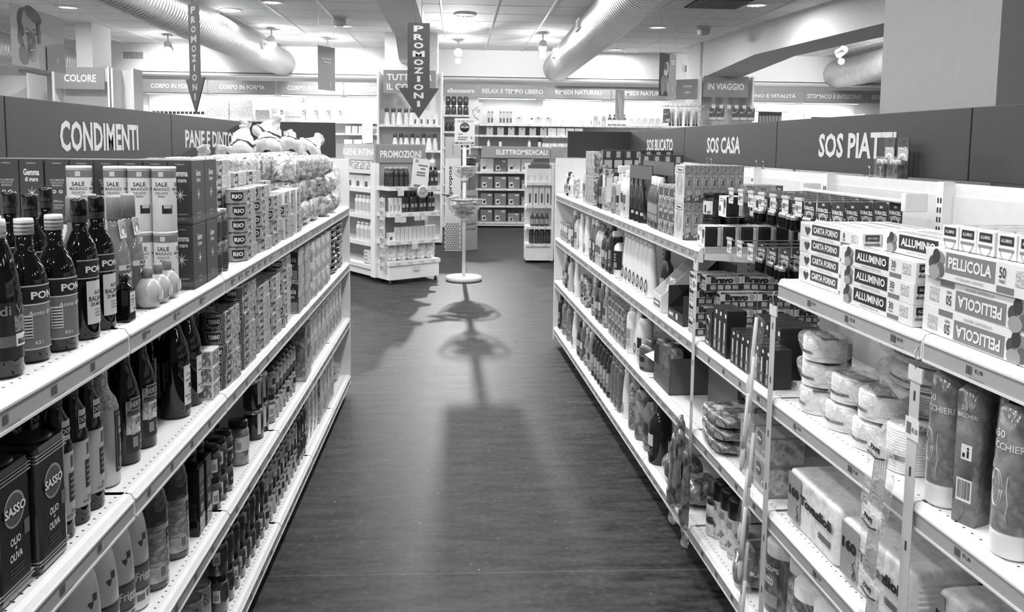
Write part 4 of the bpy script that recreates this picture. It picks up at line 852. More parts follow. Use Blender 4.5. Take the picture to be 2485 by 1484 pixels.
# ------------------------------------------------------------------ household gondola, near end: rolls, napkins, plates, cups
def veg(m, x, y, z, s_, seed):
    """small printed vegetables on the end of a carton"""
    for k, (a, b, g) in enumerate(((-.3, 0, 70), (.2, .25, 130), (.35, -.25, 95), (-.1, -.4, 150), (.0, .35, 55))):
        m.lathe([(0, 0), (s_ * .34, 0)], G(g + seed * 6, .4), 12, M=Matrix.Translation((x + a * s_, y - .0002 * k, z + b * s_)) @ Matrix.Rotation(PI / 2, 4, 'X') @ Matrix.Scale(1.25 if k % 2 else .8, 4, (1, 0, 0)), cap=False)
def rollbox(name, L, w_, h, title, panel, num, sub, heart=False, flip=False, vv=228):
    m = MB(); B = G(vv, .4); m.box(-L / 2, L / 2, -w_ / 2, w_ / 2, 0, h, B, bev=.001); y = -w_ / 2 - .0005
    f = -1 if flip else 1; zc = h / 2
    P = lambda x, z: (f * x, y, zc + f * (z - zc))
    def rect(x0, x1, z0, z1, mm, e=0.):
        a, b = P(x0, z0), P(x1, z1); m.box(min(a[0], b[0]), max(a[0], b[0]), y - e, y + .0004, min(a[2], b[2]), max(a[2], b[2]), mm)
    def tx(t, hh, x, z, mm, width, bold=.02): m.text(t, hh, (P(x, z)[0], y - .0009, P(x, z)[2]), mm, (f, 0, 0), (0, 0, f), width=width, bold=bold)
    rect(-L * .285, L * .17, h * .27, h * .95, panel, .0003); tx(title, h * .40, -L * .055, h * .62, PAPER, L * .40, .03)
    tx(sub, h * .09, -L * .05, h * .15, G(120, .5), L * .26, 0); tx(num, h * .34, L * .235, h * .68, INK, L * (.028 if len(num) == 1 else .055), .01); tx('metri', h * .12, L * .235, h * .42, INK, L * .05, .01)
    rect(L * .19, L * .33, h * .06, h * .26, G(120, .4), .0003); rect(L * .34, L * .44, h * .35, h * .85, PR((215, 150, 228, 120), 140, 'noise', seed=31), .0003)
    c = P(-L * .38, h * .5)
    if heart:
        o = [(0, -.55)] + [(.5 * math.sin(a) if False else .52 * math.cos(a) ** 1, .0) for a in ()]
        pts = []
        for k in range(20): a = 2 * PI * k / 20; pts.append((.016 * math.sin(a) ** 3 * h * 24, (.013 * math.cos(a) - .005 * math.cos(2 * a) - .002 * math.cos(3 * a)) * h * 22))
        m.add([(c[0] + .006 + px * 1.0, y - .0006, c[2] + pz) for px, pz in pts], [tuple(range(20))], G(66, .4)); rect(-L * .49, -L * .34, h * .1, h * .9, G(206, .4), .0002)
    else: veg(m, c[0], y - .0004, c[2], h * .75, 1)
    # end faces
    for sx_ in (1, -1):
        x = sx_ * (L / 2 + .0005); m.box(min(x, x - sx_ * .0004), max(x, x - sx_ * .0004), -w_ * .36, w_ * .36, h * .55, h * .92, panel); m.text(title, h * .14, (x + sx_ * .0005, 0, h * .74), PAPER, (0, sx_, 0), width=w_ * .56)
        m.box(min(x, x - sx_ * .0004), max(x, x - sx_ * .0004), -w_ * .4, w_ * .4, h * .3, h * .42, G(130, .4)); m.lathe([(w_ * .3, 0), (w_ * .34, 0)], G(150, .4), 18, M=Matrix.Translation((x, 0, h * .33)) @ Matrix.Rotation(sx_ * PI / 2, 4, 'Y'), cap=False, a0=PI / 2, a1=1.5 * PI)
    # top print
    m.box(-L * .4, L * .1, -w_ * .3, w_ * .3, h - .0001, h + .0004, PR((205, 150, 225, 170), 60, 'noise', .35, seed=len(name)))
    return Rec(name, [('carton', m)])
CF = rollbox('baking_paper_box', .335, .05, .0415, 'CARTA FORNO', G(62, .4), '8', 'antiaderente e resistente', heart=True)
AL = rollbox('foil_box', .315, .05, .0455, 'ALLUMINIO', G(44, .4), '30', 'RESISTENTE')
PE = rollbox('cling_film_box', .315, .056, .058, 'PELLICOLA', G(128, .4), '50', 'AUTOSIGILLANTE - RESISTENTE')
PF = rollbox('cling_film_box', .315, .056, .058, 'PELLICOLA', G(128, .4), '50', 'AUTOSIGILLANTE - RESISTENTE', flip=True)
row(CF, 'R', 0, 2.105, .1, 1, .068, 'CARTA FORNO baking paper box', 'baking paper', 'baking paper boxes', tiers=4, dz=.0418, rows=5, dd=.052, jit=.012)
row(AL, 'R', 0, 1.812, .1, 1, .034, 'ALLUMINIO foil box', 'foil', 'foil boxes in the main stack', tiers=3, dz=.0458, rows=5, dd=.052, jit=.012)
for j in range(5): put(AL, 'R', 1.70, .075 + .052 * j, 0, 'ALLUMINIO foil box on top of the stacks, %s from the aisle' % ORD[j], 'foil', 'foil boxes lying on top', .1376 + .0015, .015)
for k, l in enumerate(('lowest with upside-down lettering', 'second with upside-down lettering')): put(PF, 'R', 1.478, .046, 0, 'PELLICOLA cling film box, ' + l, 'cling film', 'cling film boxes', k * .0582, .01)
put(PE, 'R', 1.47, .04, 0, 'PELLICOLA cling film box, topmost and upright', 'cling film', 'cling film boxes', 2 * .0582, .01)
for k in range(3):
    for j in range(3): put(PE, 'R', 1.478, .106 + .058 * j, 0, 'PELLICOLA cling film box in the ranks behind, %s, %s' % (TIER[k], ROWN[j + 1]), 'cling film', 'cling film boxes behind', k * .0582, .01)
for k in range(3): put(PF, 'R', 1.155, .046, 0, 'PELLICOLA cling film box at the near end, ' + TIER[k], 'cling film', 'cling film boxes', k * .0582, .01)
for j in range(5): put(AL, 'R', 1.585 - .055 * j, .19, 0, 'ALLUMINIO foil box turned end-on, %s from the stack' % ORD[j], 'foil', 'foil boxes turned end-on', .176, .02, turn=PI / 2)
# paper napkins
def napkin(num, w_=.30, d_=.17, h=.158, seed=0):
    m = MB(); blob(m, w_, d_, h, PR((214, 236, 225, 205), 30, 'noise', .4, bump=.35, seed=seed, soft=True), .16, .003, 18, seed, 40, 20)
    l = MB(); y = -d_ / 2 - .0035
    l.box(-w_ * .47, -w_ * .2, y, y + .001, .015, h * .93, G(152, .35)); l.text('%s Tovaglioli' % num, .036, (-.004, y - .0016, h * .6), INK, width=w_ * .86, bold=.06)
    l.box(w_ * .18, w_ * .4, y - .0004, y + .001, h * .26, h * .36, G(105, .4)); l.tube([(-w_ * .26, y, h * .18), (-w_ * .24, y, h * .28), (-w_ * .28, y, h * .36), (-w_ * .24, y, h * .44)], .0018, G(70, .4), 5); l.lathe([(.006, 0), (.009, 0)], G(70, .4), 14, M=Matrix.Translation((-w_ * .25, y - .0005, h * .2)) @ Matrix.Rotation(PI / 2, 4, 'X'), cap=False); l.lathe([(.008, 0), (.011, 0)], G(190, .4), 14, M=Matrix.Translation((-w_ * .3, y - .0005, h * .27)) @ Matrix.Rotation(PI / 2, 4, 'X'), cap=False)
    e = MB()
    for k in range(10): z = .012 + k * (h - .024) / 10; e.box(w_ / 2 - .002, w_ / 2 + .0025, -d_ * .4, d_ * .4, z, z + .004, G(240, .5))
    return Rec('napkin_pack', [('pack', m), ('print', l), ('folded_edges', e, 'pack')])
N160, N50 = napkin('160'), napkin('50', .26, .2, .15, 4)
row(N160, 'R', 2, 1.79, .315, 2, .115, '160 Tovaglioli napkin pack', 'napkins', 'large napkin packs', jit=.03)
row(N160, 'R', 2, 1.79, .315, 2, .31, '160 Tovaglioli napkin pack in the rank behind', 'napkins', 'large napkin packs behind', jit=.03)
row(N50, 'R', 2, 1.36, .275, 1, .16, '50 Tovaglioli napkin pack beside the cup shelf post', 'napkins', None)
put(napkin('50', .09, .2, .16, 6), 'R', 1.545, .16, 2, 'Narrow upright napkin pack beside the 50 Tovaglioli pack', 'napkins')
# plates and bowls in film
def plates(r, n, h, seed):
    m = MB(); p = []
    for k in range(n): z = h * k / n; p += [(r * .93, z), (r, z + h / n * .5), (r * .985, z + h / n * .85)]
    m.lathe([(r * .7, 0)] + p + [(r * .8, h), (0, h * .985)], G(238, .4), 36)
    l = MB(); l.lathe([(r + .001, h * .30), (r + .001, h * .42)], G(84, .35), 24, a0=-2.4, a1=-.9, cap=False); l.box(-.05, .06, -r * .5, r * .3, h + .001, h + .0018, G(96, .4)); l.text('50', .02, (.0, -.02, h + .0025), PAPER, (1, 0, 0), (0, 1, 0), width=.03); 
    f = MB(); blob(f, r * 2.25, r * 2.25, h * 1.12, FILM(240, .26, .9, 30), .62, .012, 18, seed, 34, 18); return Rec('plate_pack', [('plates', m), ('print', l, 'plates'), ('clear_wrap', f)])
PLS, PLL = plates(.052, 16, .1, 1), plates(.128, 9, .056, 2)
PLB = [plates(.058, 16, .066, 3), plates(.128, 9, .056, 7)]
for i, (s, d, z, rc, l) in enumerate([(2.185, .085, 0, PLB[0], 'Film wrapped bowl stack, bottom of the far front column'), (2.19, .09, .074, PLB[0], 'Film wrapped bowl stack, middle of the far front column'), (2.18, .085, .148, PLB[0], 'Film wrapped bowl stack, top of the far front column'),
    (2.045, .09, 0, PLB[0], 'Film wrapped bowl stack, lower of the second front column'), (2.04, .1, .074, PLB[0], 'Film wrapped bowl stack, upper of the second front column'), (1.905, .09, 0, PLB[0], 'Film wrapped bowl stack, lower before the plastic spoons'), (1.90, .1, .074, PLB[0], 'Film wrapped bowl stack, upper before the plastic spoons'), (1.765, .09, 0, PLS, 'Tall film wrapped bowl stack behind the plastic spoons'),
    (1.985, .31, 0, PLL, 'Wide film wrapped plate stack, bottom of the pile'), (1.98, .315, .064, PLL, 'Wide film wrapped plate stack, second of the pile'), (1.985, .31, .128, PLB[1], 'Wide film wrapped plate stack, third of the pile'), (1.975, .31, .192, PLL, 'Wide film wrapped plate stack, top of the pile'),
    (1.67, .32, 0, PLL, 'Wide film wrapped plates behind the post, lowest'), (1.67, .32, .064, PLL, 'Wide film wrapped plates behind the post, middle'), (1.67, .32, .128, PLL, 'Wide film wrapped plates behind the post, top')]):
    put(rc, 'R', s, d, 1, l, 'plates', 'film wrapped plates', z, .5)
def cupstack(seed):
    m = MB(); p = [(.03, 0)]
    for k in range(10): p += [(.036, .004 + k * .004), (.0355, .006 + k * .004)]
    p += [(.035, .05), (.0305, .26), (0, .262)]; m.lathe(p, G(236, .4), 26)
    f = MB(); f.lathe([(.0365, .048), (.0366, .12), (.0345, .2), (.0325, .268), (.02, .278)], PR((128, 146, 118, 160), 20, 'noise', .2, bump=.5, seed=seed, soft=True, coat=.5), 26, cap=False)
    l = MB(); wtext(l, '50', .015, .225, .0345, .0345, PAPER, -.35, 1, .01); wtext(l, 'BICCHIERI', .013, .203, .0352, .0352, PAPER, 0, .9, .01)
    for q in (.0, .2):
        pts = []
        for k in range(17): a = 2 * PI * k / 16; t = -PI / 2 - .45 + .32 * math.cos(a) + q * .6; pts.append((.0366 * math.cos(t), .0366 * math.sin(t), .125 + .034 * math.sin(a)))
        l.tube(pts, .0007, PAPER, 4)
    l.tube([(.0366 * math.cos(-PI / 2 + t), .0366 * math.sin(-PI / 2 + t), z) for t, z in ((.25, .15), (.2, .125), (.3, .1), (.22, .08), (.3, .06))], .0008, PAPER, 4)
    return Rec('cup_sleeve', [('cups', m), ('wrapper', f), ('print', l, 'wrapper')])
CS = cupstack(2)
def cupbox():
    m = MB(); m.lathe([(.033, 0), (.034, .26), (.02, .275)], PR((120, 140, 110, 150), 20, 'noise', .2, bump=.4, seed=9, soft=True, coat=.4), 4, M=Matrix.Rotation(PI / 4, 4, 'Z')); l = MB(); y = -.0255
    barcode(l, -.016, .045, .032, .045, y, PAPER, INK); l.box(-.010, .012, y, y + .0008, .128, .158, PAPER); l.box(.002, .006, y - .0005, y, .133, .147, INK); l.lathe([(0, 0), (.0025, 0)], INK, 10, M=Matrix.Translation((.004, y - .0006, .151)) @ Matrix.Rotation(PI / 2, 4, 'X'), cap=False); l.box(-.007, -.002, y - .0005, y, .133, .141, INK); l.text('BICCHIERI', .008, (0, y - .0005, .215), PAPER, width=.04); l.text('50', .01, (-.008, y - .0005, .23), PAPER); return Rec('cup_sleeve', [('wrapper', m), ('print', l)])
for i, (s, d, rc) in enumerate([(1.585, .055, CS), (1.50, .055, cupbox()), (1.425, .085, CS), (1.37, .045, CS), (1.56, .14, CS), (1.475, .14, CS), (1.36, .135, CS), (1.29, .06, CS)]):
    put(rc, 'R', s, d, 1, 'Grey plastic cup sleeve, ' + ['first from the post', 'the one with a barcode panel', 'behind the front bulge', 'wide one at the shelf front', 'second row by the post', 'second row behind the barcode sleeve', 'second row at the near end', 'at the near edge'][i], 'cups', 'plastic cup sleeves', turn=.3, jit=.15)
# paper towels on the bottom shelf
def towel(seed, txt=True):
    m = MB()
    for dx in (-.058, .058): m.lathe([(.05, 0), (.056, .004), (.056, .225), (.05, .231), (.02, .231)], G(236, .6), 24, c=(dx, 0, 0))
    l = MB()
    for dx in (-.058, .058):
        r = .0575; n = len(l.v); arc(l, r, r, .01, .19, 0, 1.75, G(40, .4), 20); 
        if txt: wtext(l, 'Asciuga', .03, .15, r + .0008, r + .0008, PAPER, 0, .9, .03, width=.075); wtext(l, 'tutto', .028, .112, r + .0008, r + .0008, PAPER, -.1, .9, .03, width=.05); arc(l, r + .0006, r + .0006, .03, .07, .1, .5, G(150, .4), 8)
        l.v[n:] = [(x + dx, y, z) for x, y, z in l.v[n:]]
    f = MB(); blob(f, .25, .13, .24, FILM(238, .14, .6, 18), .3, .004, 14, seed, 30, 16); return Rec('paper_towel_pack', [('rolls', m), ('print', l, 'rolls'), ('clear_wrap', f)])
TW = towel(3)
row(TW, 'R', 3, 1.58, .265, 3, .085, 'Dark labelled paper towel twin pack', 'paper towels', 'paper towel packs', jit=.03)
put(TW, 'R', 2.36, .12, 3, 'Dark labelled paper towel pack beyond the spoon strip', 'paper towels', 'paper towel packs', turn=.2)
# ------------------------------------------------------------------ hanging strips
def strip(side_s, d, z0, z1, label, flags=()):
    t = empty('hanging_strip', W('R', side_s, d, z1), RZ['R']); tag(t, label, 'hanging strip')
    m = MB(); m.box(-.017, .017, -.0012, 0, z0 - z1, 0, G(196, .3)); 
    for k in range(int((z1 - z0) / .16)): m.box(-.003, .003, -.0018, .0002, -.07 - k * .16, -.05 - k * .16, G(60, .5))
    m.box(-.024, .024, -.003, .001, -.03, .0, G(214, .3)); m.build('strip', t)
    h = MB(); h.tube([(0, -.002, -.004), (.003, -.004, .012), (-.003, -.004, .03), (0, .002, .042)], .0016, G(170, .3, .6), 6); h.build('hook', t)
    for (z, pr) in flags:
        f = MB(); f.box(-.024, .024, -.0032, -.0022, z - .022, z + .022, G(226, .4)); f.add([v for v in [(x * 1, -.0036, zz) for x, zz in ((-.018, z - .012), (-.002, z - .012), (-.002, z + .012), (-.018, z + .012))]], [(0, 1, 2, 3)], G(110, .5)); f.text('\u20ac' + pr, .012, (.011, -.0038, z - .002), INK, width=.02, bold=.02); f.build('price_flag', t)
    return t
strip(3.012, -.012, .40, 1.175, 'Narrow clear hanging strip beside the orange-box display, from the top shelf'.replace('orange-box', 'stacked soap box'), [(-.085, '1,15')])
strip(2.305, -.012, .05, 1.15, 'Wide clear hanging strip between baking paper and lamp boxes')
strip(1.598, -.012, .10, 1.16, 'Clear hanging strip below the foil and cling film joint', [(-.13, '1,55')])
# wooden spoons on cards hung down the strip edge
def spoonpack():
    m = MB(); wd = G(208, .5); m.tube([(-.03, -.01, .10), (-.012, -.012, -.02), (-.004, -.012, -.07)], [.0055, .0065, .008], wd, 8)
    q = MB(); q.lathe([(.002, -.062), (.013, -.045), (.018, -.02), (.013, .01), (.005, .03)], wd, 14, sx=1, sy=.35, c=(-.004, -.012, -.09)); b = MB(); b.box(-.03, .02, -.018, -.006, -.16, .11, FILM(225, .07, .5)); return Rec('wooden_spoon', [('handle', m), ('bowl', q), ('bag', b)])
SP = spoonpack()
for k in range(8): put(SP, 'R', 2.345 - .012 * (k % 2), -.034 - .008 * (k % 3), 0, 'Pale wooden spoon in a clear bag, %s down the hanging strip' % ORD[k], 'spoon', 'wooden spoons on the strip', zabs=1.0 - k * .115, jit=.12, ry=.25)
def cutlery(seed):
    m = MB(); wd = G(236, .3)
    for k in range(6): x = -.02 + k * .008; m.tube([(x, -.004, -.07), (x, -.006, .03), (x + .002, -.006, .075)], [.004, .0022, .003], wd, 6); m.lathe([(.001, -.02), (.007, -.012), (.0085, 0), (.006, .012), (.002, .02)], wd, 10, sx=1, sy=.3, c=(x, -.005, -.082))
    b = MB(); blob(b, .085, .022, .2, FILM(236, .2, .9, 50), .5, .005, 30, seed); b.v = [(x, y - .006, z - .11) for x, y, z in b.v]; c = MB(); c.box(-.036, .036, -.019, -.0175, .052, .086, FILM(235, .6)); c.text('PAPE', .011, (-.004, -.0198, .066), INK, width=.034, bold=.05); c.tube([(-.03, -.0195, .05), (0, -.0195, .046), (.03, -.0195, .058)], .0018, INK, 5); return Rec('plastic_cutlery_pack', [('cutlery', m), ('bag', b), ('header_print', c)])
CU = cutlery(2)
for k in range(5): put(CU, 'R', 1.665 + .004 * (k % 2), -.036 - .004 * (k % 2), 0, 'Clear pack of white plastic spoons, %s down the strip' % ORD[k], 'cutlery pack', 'plastic spoon packs', zabs=.90 - k * .155, jit=.1, ry=.12)
# ------------------------------------------------------------------ battery unit: hooks, price flags and cards
rail = empty('peg_rail', W('R', 2.66, .425, 1.40), RZ['R']); tag(rail, 'white peg rail with hooks holding battery cards below SOS PIATTI', 'rail')
for zz in (0, -.17):
    m = MB(); m.tube([(-.33, 0, zz + .04), (-.33, -.03, zz + .05), (-.31, -.05, zz + .05), (.31, -.05, zz + .05), (.33, -.03, zz + .05), (.33, 0, zz + .04)], .007, G(232, .3), 8); m.build('crossbar', rail)
    for sx_ in (-1, 1): m = MB(); m.box(sx_ * .335 - .012, sx_ * .335 + .012, -.05, .02, zz + .02, zz + .075, G(232, .35), bev=.004); m.build('end_plate', rail)
def card(kind):
    m = MB(); w_, h = (.075, .115); m.box(-w_ / 2, w_ / 2, -.0006, .0006, -h, 0, G(46 if kind else 58, .4)); m.box(-.008, .008, -.001, .001, -.016, -.009, G(190, .4))
    l = MB(); y = -.0014; l.text('DURACELL', .012, (0, y, -.03), PAPER, width=.064, bold=.05); l.box(-.03, .03, y + .0002, y + .0008, -.052, -.04, G(150, .4)); l.lathe([(.018, 0), (.024, 0)], G(200, .3), 18, M=Matrix.Translation((0, y, -.062)) @ Matrix.Rotation(PI / 2, 4, 'X'), cap=False, a0=0, a1=PI)
    b = MB()
    for x in ((-.021, -.007, .007, .021) if kind else (-.018, .018)):
        r = .0065 if kind else .014; b.lathe([(r * .9, -.108), (r, -.107), (r, -.075), (r, -.068), (r * .95, -.062), (r * .35, -.061), (r * .35, -.058), (0, -.058)], BLK, 12, c=(x, -.001 - r, 0), mats=[BLK, BLK, G(190, .25, .7), G(190, .25, .7), SILV, SILV, SILV])
    return Rec('battery_card', [('card', m), ('print', l, 'card'), ('batteries', b)])
C1, C2 = card(1), card(0)
hk = MB(); hk.tube([(0, .0, 0), (0, -.27, 0), (0, -.285, .012)], .0024, G(210, .2, .8), 6)
HK = hk.mesh('hook')
def flagm(j):
    f = MB(); f.box(-.022, .022, -.0005, .0005, -.05, 0, G(220, .35)); f.box(-.024, .024, -.003, .004, -.002, .006, G(205, .25)); q = price_tag_mesh('0,75', j); n = len(f.v)
    for v in q.v: f.v.append((v[0] * .8, v[1] - .0012, v[2] - .025))
    for a, mi, sm in zip(q.f, q.fm, q.fs): f.f.append(tuple(i + n for i in a)); f.fm.append(f.mi(q.mats[mi])); f.fs.append(sm)
    return f
for lv_, (z, n, s0, ds) in enumerate([(1.445, 7, 2.93, -.092), (1.265, 3, 2.93, -.10)]):
    for j in range(n):
        s = s0 + ds * j
        ho = bpy.data.objects.new('hook', HK); COL.objects.link(ho); ho.parent = rail; ho.location = ((2.66 - s), -.055, z - 1.40); 
        fo = flagm(j + lv_).build('price_flag', ho, (0, -.288, .006))
        for k in range(5 if lv_ == 0 else 4):
            put(C1 if (j + lv_) % 3 else C2, 'R', s, .205 + .045 * k, 0, 'Carded battery pack on %s hooks, %s hook from the sponges, %s on it' % (('upper', 'lower')[lv_], ORD[j], ORD[k]), 'batteries', 'battery cards on hooks', zabs=z - .003, jit=.06)
def bigcell():
    m = MB(); m.box(-.034, .034, -.001, .001, 0, .135, G(60, .4)); m.box(-.006, .006, -.0015, .0015, .12, .127, G(30, .4)); l = MB(); l.text('DURACELL', .011, (0, -.0016, .098), PAPER, width=.058, bold=.05); l.box(-.03, .03, -.0016, -.001, .062, .092, G(170, .4)); l.lathe([(.018, 0), (.026, 0)], G(220, .4), 18, M=Matrix.Translation((0, -.0022, .058)) @ Matrix.Rotation(PI / 2, 4, 'X'), cap=False, a0=0, a1=PI)
    b = MB()
    for x in (-.016, .016): b.lathe([(.014, .004), (.015, .006), (.015, .045), (.015, .06), (.012, .063), (.005, .064), (.005, .067), (0, .067)], BLK, 14, c=(x, -.018, 0), mats=[BLK, BLK, G(150, .25, .6), SILV, SILV, SILV, SILV])
    k = MB(); k.box(-.033, .033, -.035, -.002, .0005, .072, FILM(230, .12, .3)); return Rec('battery_card', [('card', m), ('print', l, 'card'), ('batteries', b), ('blister', k)])
BC = bigcell()
for i, s in enumerate((2.72, 2.64)): put(BC, 'R', s, .555, 0, 'Large battery blister standing before the SOS PIATTI panel, ' + ('first' if not i else 'second'), 'batteries', 'large battery blisters', zabs=1.5065)
# ------------------------------------------------------------------ household gondola: lamp and soap-pad unit
def bravo():
    m = MB(); w_, d_, h = .068, .142, .0605; B = G(214, .4); m.box(-w_ / 2, w_ / 2, -d_ / 2, d_ / 2, 0, h, B, bev=.001); D = G(52, .4)
    x = w_ / 2 + .0005
    m.box(x - .0004, x, -d_ / 2, d_ / 2, .001, .026, D); m.box(x - .0004, x, -d_ / 2, d_ / 2, .054, .0605, D); m.text('Bravo', .024, (x + .0005, -.008, .041), INK, (0, 1, 0), width=.09, bold=.06); m.text('SGRASSANTE', .004, (x + .0005, -.004, .0285), INK, (0, 1, 0), width=.06); m.lathe([(0, 0), (.011, 0)], G(160, .4), 16, M=Matrix.Translation((x + .0006, .052, .041)) @ Matrix.Rotation(PI / 2, 4, 'Y'), cap=False)
    m.text('7 PAGLIETTE SAPONATE', .004, (x + .0005, 0, .0572), PAPER, (0, 1, 0), width=.11)
    for k in range(4): m.box(x - .0002, x + .0004, -.055 + k * .03, -.033 + k * .03, .005, .022, PR((200, 120, 225, 60), 200, 'noise', seed=k))
    y = -d_ / 2 - .0005; m.text('Bravo', .018, (0, y - .0004, .047), INK, width=.055, bold=.06)
    for a in (-1, 1):
        for b in (0, 1): m.box(a * .015 - .011, a * .015 + .011, y, y + .0004, .006 + b * .016, .018 + b * .016, PR((60, 190, 110, 225), 200, 'noise', seed=a + 2 * b))
    return Rec('soap_pad_box', [('carton', m)])
BR = bravo()
row(BR, 'R', 1, 3.13, .0, 1, .085, 'Soap pad box in the front column', 'soap pads', 'soap pad boxes front column', tiers=4, dz=.061, jit=.03)
for j in range(3):
    for k in range(4 if j < 2 else 5):
        put(BR, 'R', 3.055 + (0 if k < 3 else .03), .16 + .146 * j - (.05 if k == 3 else 0), 1, 'Soap pad box facing the foil end, %s column inward, %s' % (ORD[j], TIER[k]), 'soap pads', 'soap pad boxes in columns', k * .0612, .02 if k < 3 else .25)
def lampbox(w_, d_, h, seed):
    m = MB(); m.box(-w_ / 2, w_ / 2, -d_ / 2, d_ / 2, 0, h, G(48, .35), bev=.001); y = -d_ / 2 - .0005; l = MB()
    l.tube([(-w_ * .1, y, h * .82), (w_ * .2, y, h * .72), (w_ * .16, y, h * .5), (-w_ * .05, y, h * .35), (-w_ * .02, y, h * .12)], .004, G(176, .3), 6); l.tube([(w_ * .1, y, h * .85), (-w_ * .25, y, h * .7), (-w_ * .15, y, h * .5), (w_ * .12, y, h * .34)], .003, G(120, .3), 6); l.box(-w_ * .3, w_ * .1, y, y + .0004, h * .06, h * .12, PAPER)
    x = w_ / 2 + .0005
    l.box(x - .0004, x, -d_ * .4, d_ * .4, h * .45, h * .92, PR((50, 66, 130, 58), 260, 'noise', seed=seed)); l.box(x - .0004, x + .0002, -d_ * .2, d_ * .35, h * .08, h * .28, G(170, .4)); l.text('CE', h * .08, (x + .0006, 0, h * .36), PAPER, (0, 1, 0)); l.box(-w_ * .4, w_ * .4, y, y + .0003, 0.002, h * .05, G(120, .4)); return Rec('lamp_box', [('carton', m), ('print', l)])
def tubebox(w_, d_, h, seed):
    m = MB(); m.box(-w_ / 2, w_ / 2, -d_ / 2, d_ / 2, 0, h, G(44, .3), bev=.001); y = -d_ / 2 - .0005; l = MB(); l.box(-w_ * .12, w_ * .14, y, y + .0005, h * .35, h * .72, G(205, .3)); l.box(-w_ * .2, w_ * .2, y, y + .0004, h * .08, h * .26, G(160, .3)); l.box(w_ * .05, w_ * .35, y, y + .0006, h * .84, h * .92, PAPER); l.box(-w_ * .3, w_ * .3, y, y + .0004, h * .28, h * .34, G(110, .3)); return Rec('lamp_box', [('carton', m), ('print', l)])
put(lampbox(.075, .07, .132, 1), 'R', 2.945, .055, 1, 'Dark bulb carton with tangled tube picture at the far end', 'lamp box', 'lamp boxes')
T1, T2 = tubebox(.042, .07, .165, 2), tubebox(.036, .07, .12, 3)
row(T1, 'R', 1, 2.77, .046, 3, .05, 'Tall dark lamp carton with slim tube picture', 'lamp box', 'tall lamp boxes')
row(T2, 'R', 1, 2.40, .041, 8, .05, 'Short dark lamp carton with small bulb picture', 'lamp box', 'short lamp boxes', jit=.06)
LB = lampbox(.11, .11, .14, 5)
row(LB, 'R', 1, 2.42, .12, 4, .21, 'Big dark lamp carton behind the small ones', 'lamp box', 'big lamp cartons', tiers=1, dz=.141)
row(T1, 'R', 1, 2.50, .046, 5, .125, 'Tall dark lamp carton in the second rank', 'lamp box', 'tall lamp boxes second rank')
# display tray and black display box on the second cleaning shelf
def tray():
    m = MB(); w_ = .13; wh = G(228, .45)
    for sx_ in (-1, 1): m.prism([(-.05, 0), (.16, 0), (.16, .25), (.13, .25), (-.05, .075)], sx_ * w_ / 2 - .0015, sx_ * w_ / 2 + .0015, wh, M=Matrix.Rotation(PI / 2, 4, 'Z') @ Matrix.Scale(-1, 4, (0, 1, 0)) if False else Matrix(((0, 1, 0, 0), (1, 0, 0, 0), (0, 0, 1, 0), (0, 0, 0, 1))))
    m.box(-w_ / 2, w_ / 2, -.0515, -.0485, 0, .075, wh); m.box(-w_ / 2, w_ / 2, .158, .161, 0, .25, G(80, .5)); m.box(-w_ / 2, w_ / 2, -.05, .16, 0, .003, wh); m.box(-.05, .05, -.0525, -.0515, .02, .05, G(120, .4)); m.box(-.035, .035, -.0531, -.0524, .03, .04, PAPER); return Rec('display_tray', [('tray', m)])
put(tray(), 'R', 3.60, .06, 1, 'Open pale cardboard display tray on the second cleaning shelf', 'display tray')
FP = MB(); blob(FP, .10, .04, .15, PR((205, 150, 235, 120), 30, 'noise', .15, bump=.8, coat=.8, seed=41), .5, .006, 30, 3); POUCH = Rec('refill_pouch', [('pouch', FP)])
for k in range(3): put(POUCH, 'R', 3.60, .055 + .045 * k, 1, 'Glossy refill pouch leaning in the pale tray, ' + ORD[k] + ' from the front', 'pouch', 'glossy refill pouches', .006, .05, rx=-.25)
def darkbox():
    m = MB(); w_, d_, h = .20, .22, .25; dk = G(56, .45); m.box(-w_ / 2, -w_ / 2 + .003, -d_ / 2, d_ / 2, 0, h * .55, dk); m.box(w_ / 2 - .003, w_ / 2, -d_ / 2, d_ / 2, 0, h * .5, dk); m.box(-w_ / 2, w_ / 2, d_ / 2 - .003, d_ / 2, 0, h, dk); m.box(-w_ / 2, w_ / 2, -d_ / 2, d_ / 2, 0, .003, dk); m.box(-w_ / 2, w_ / 2, -d_ / 2, -d_ / 2 + .003, 0, .045, dk)
    m.prism([(-d_ / 2, .045), (d_ / 2, h), (d_ / 2, .045)], -w_ / 2, -w_ / 2 + .003, dk, M=Matrix(((0, 1, 0, 0), (1, 0, 0, 0), (0, 0, 1, 0), (0, 0, 0, 1))))
    l = MB(); y = -d_ / 2 - .0008; l.box(-.09, -.02, y, y + .0006, .012, .035, G(120, .4)); l.box(-.08, -.03, y - .0005, y, .019, .028, PAPER); l.lathe([(0, 0), (.014, 0)], G(215, .4), 16, M=Matrix.Translation((.02, y, .024)) @ Matrix.Rotation(PI / 2, 4, 'X'), cap=False); return Rec('display_box', [('carton', m), ('print', l)])
put(darkbox(), 'R', 3.36, .13, 1, 'Open dark display box between the pale tray and soap pads', 'display box')
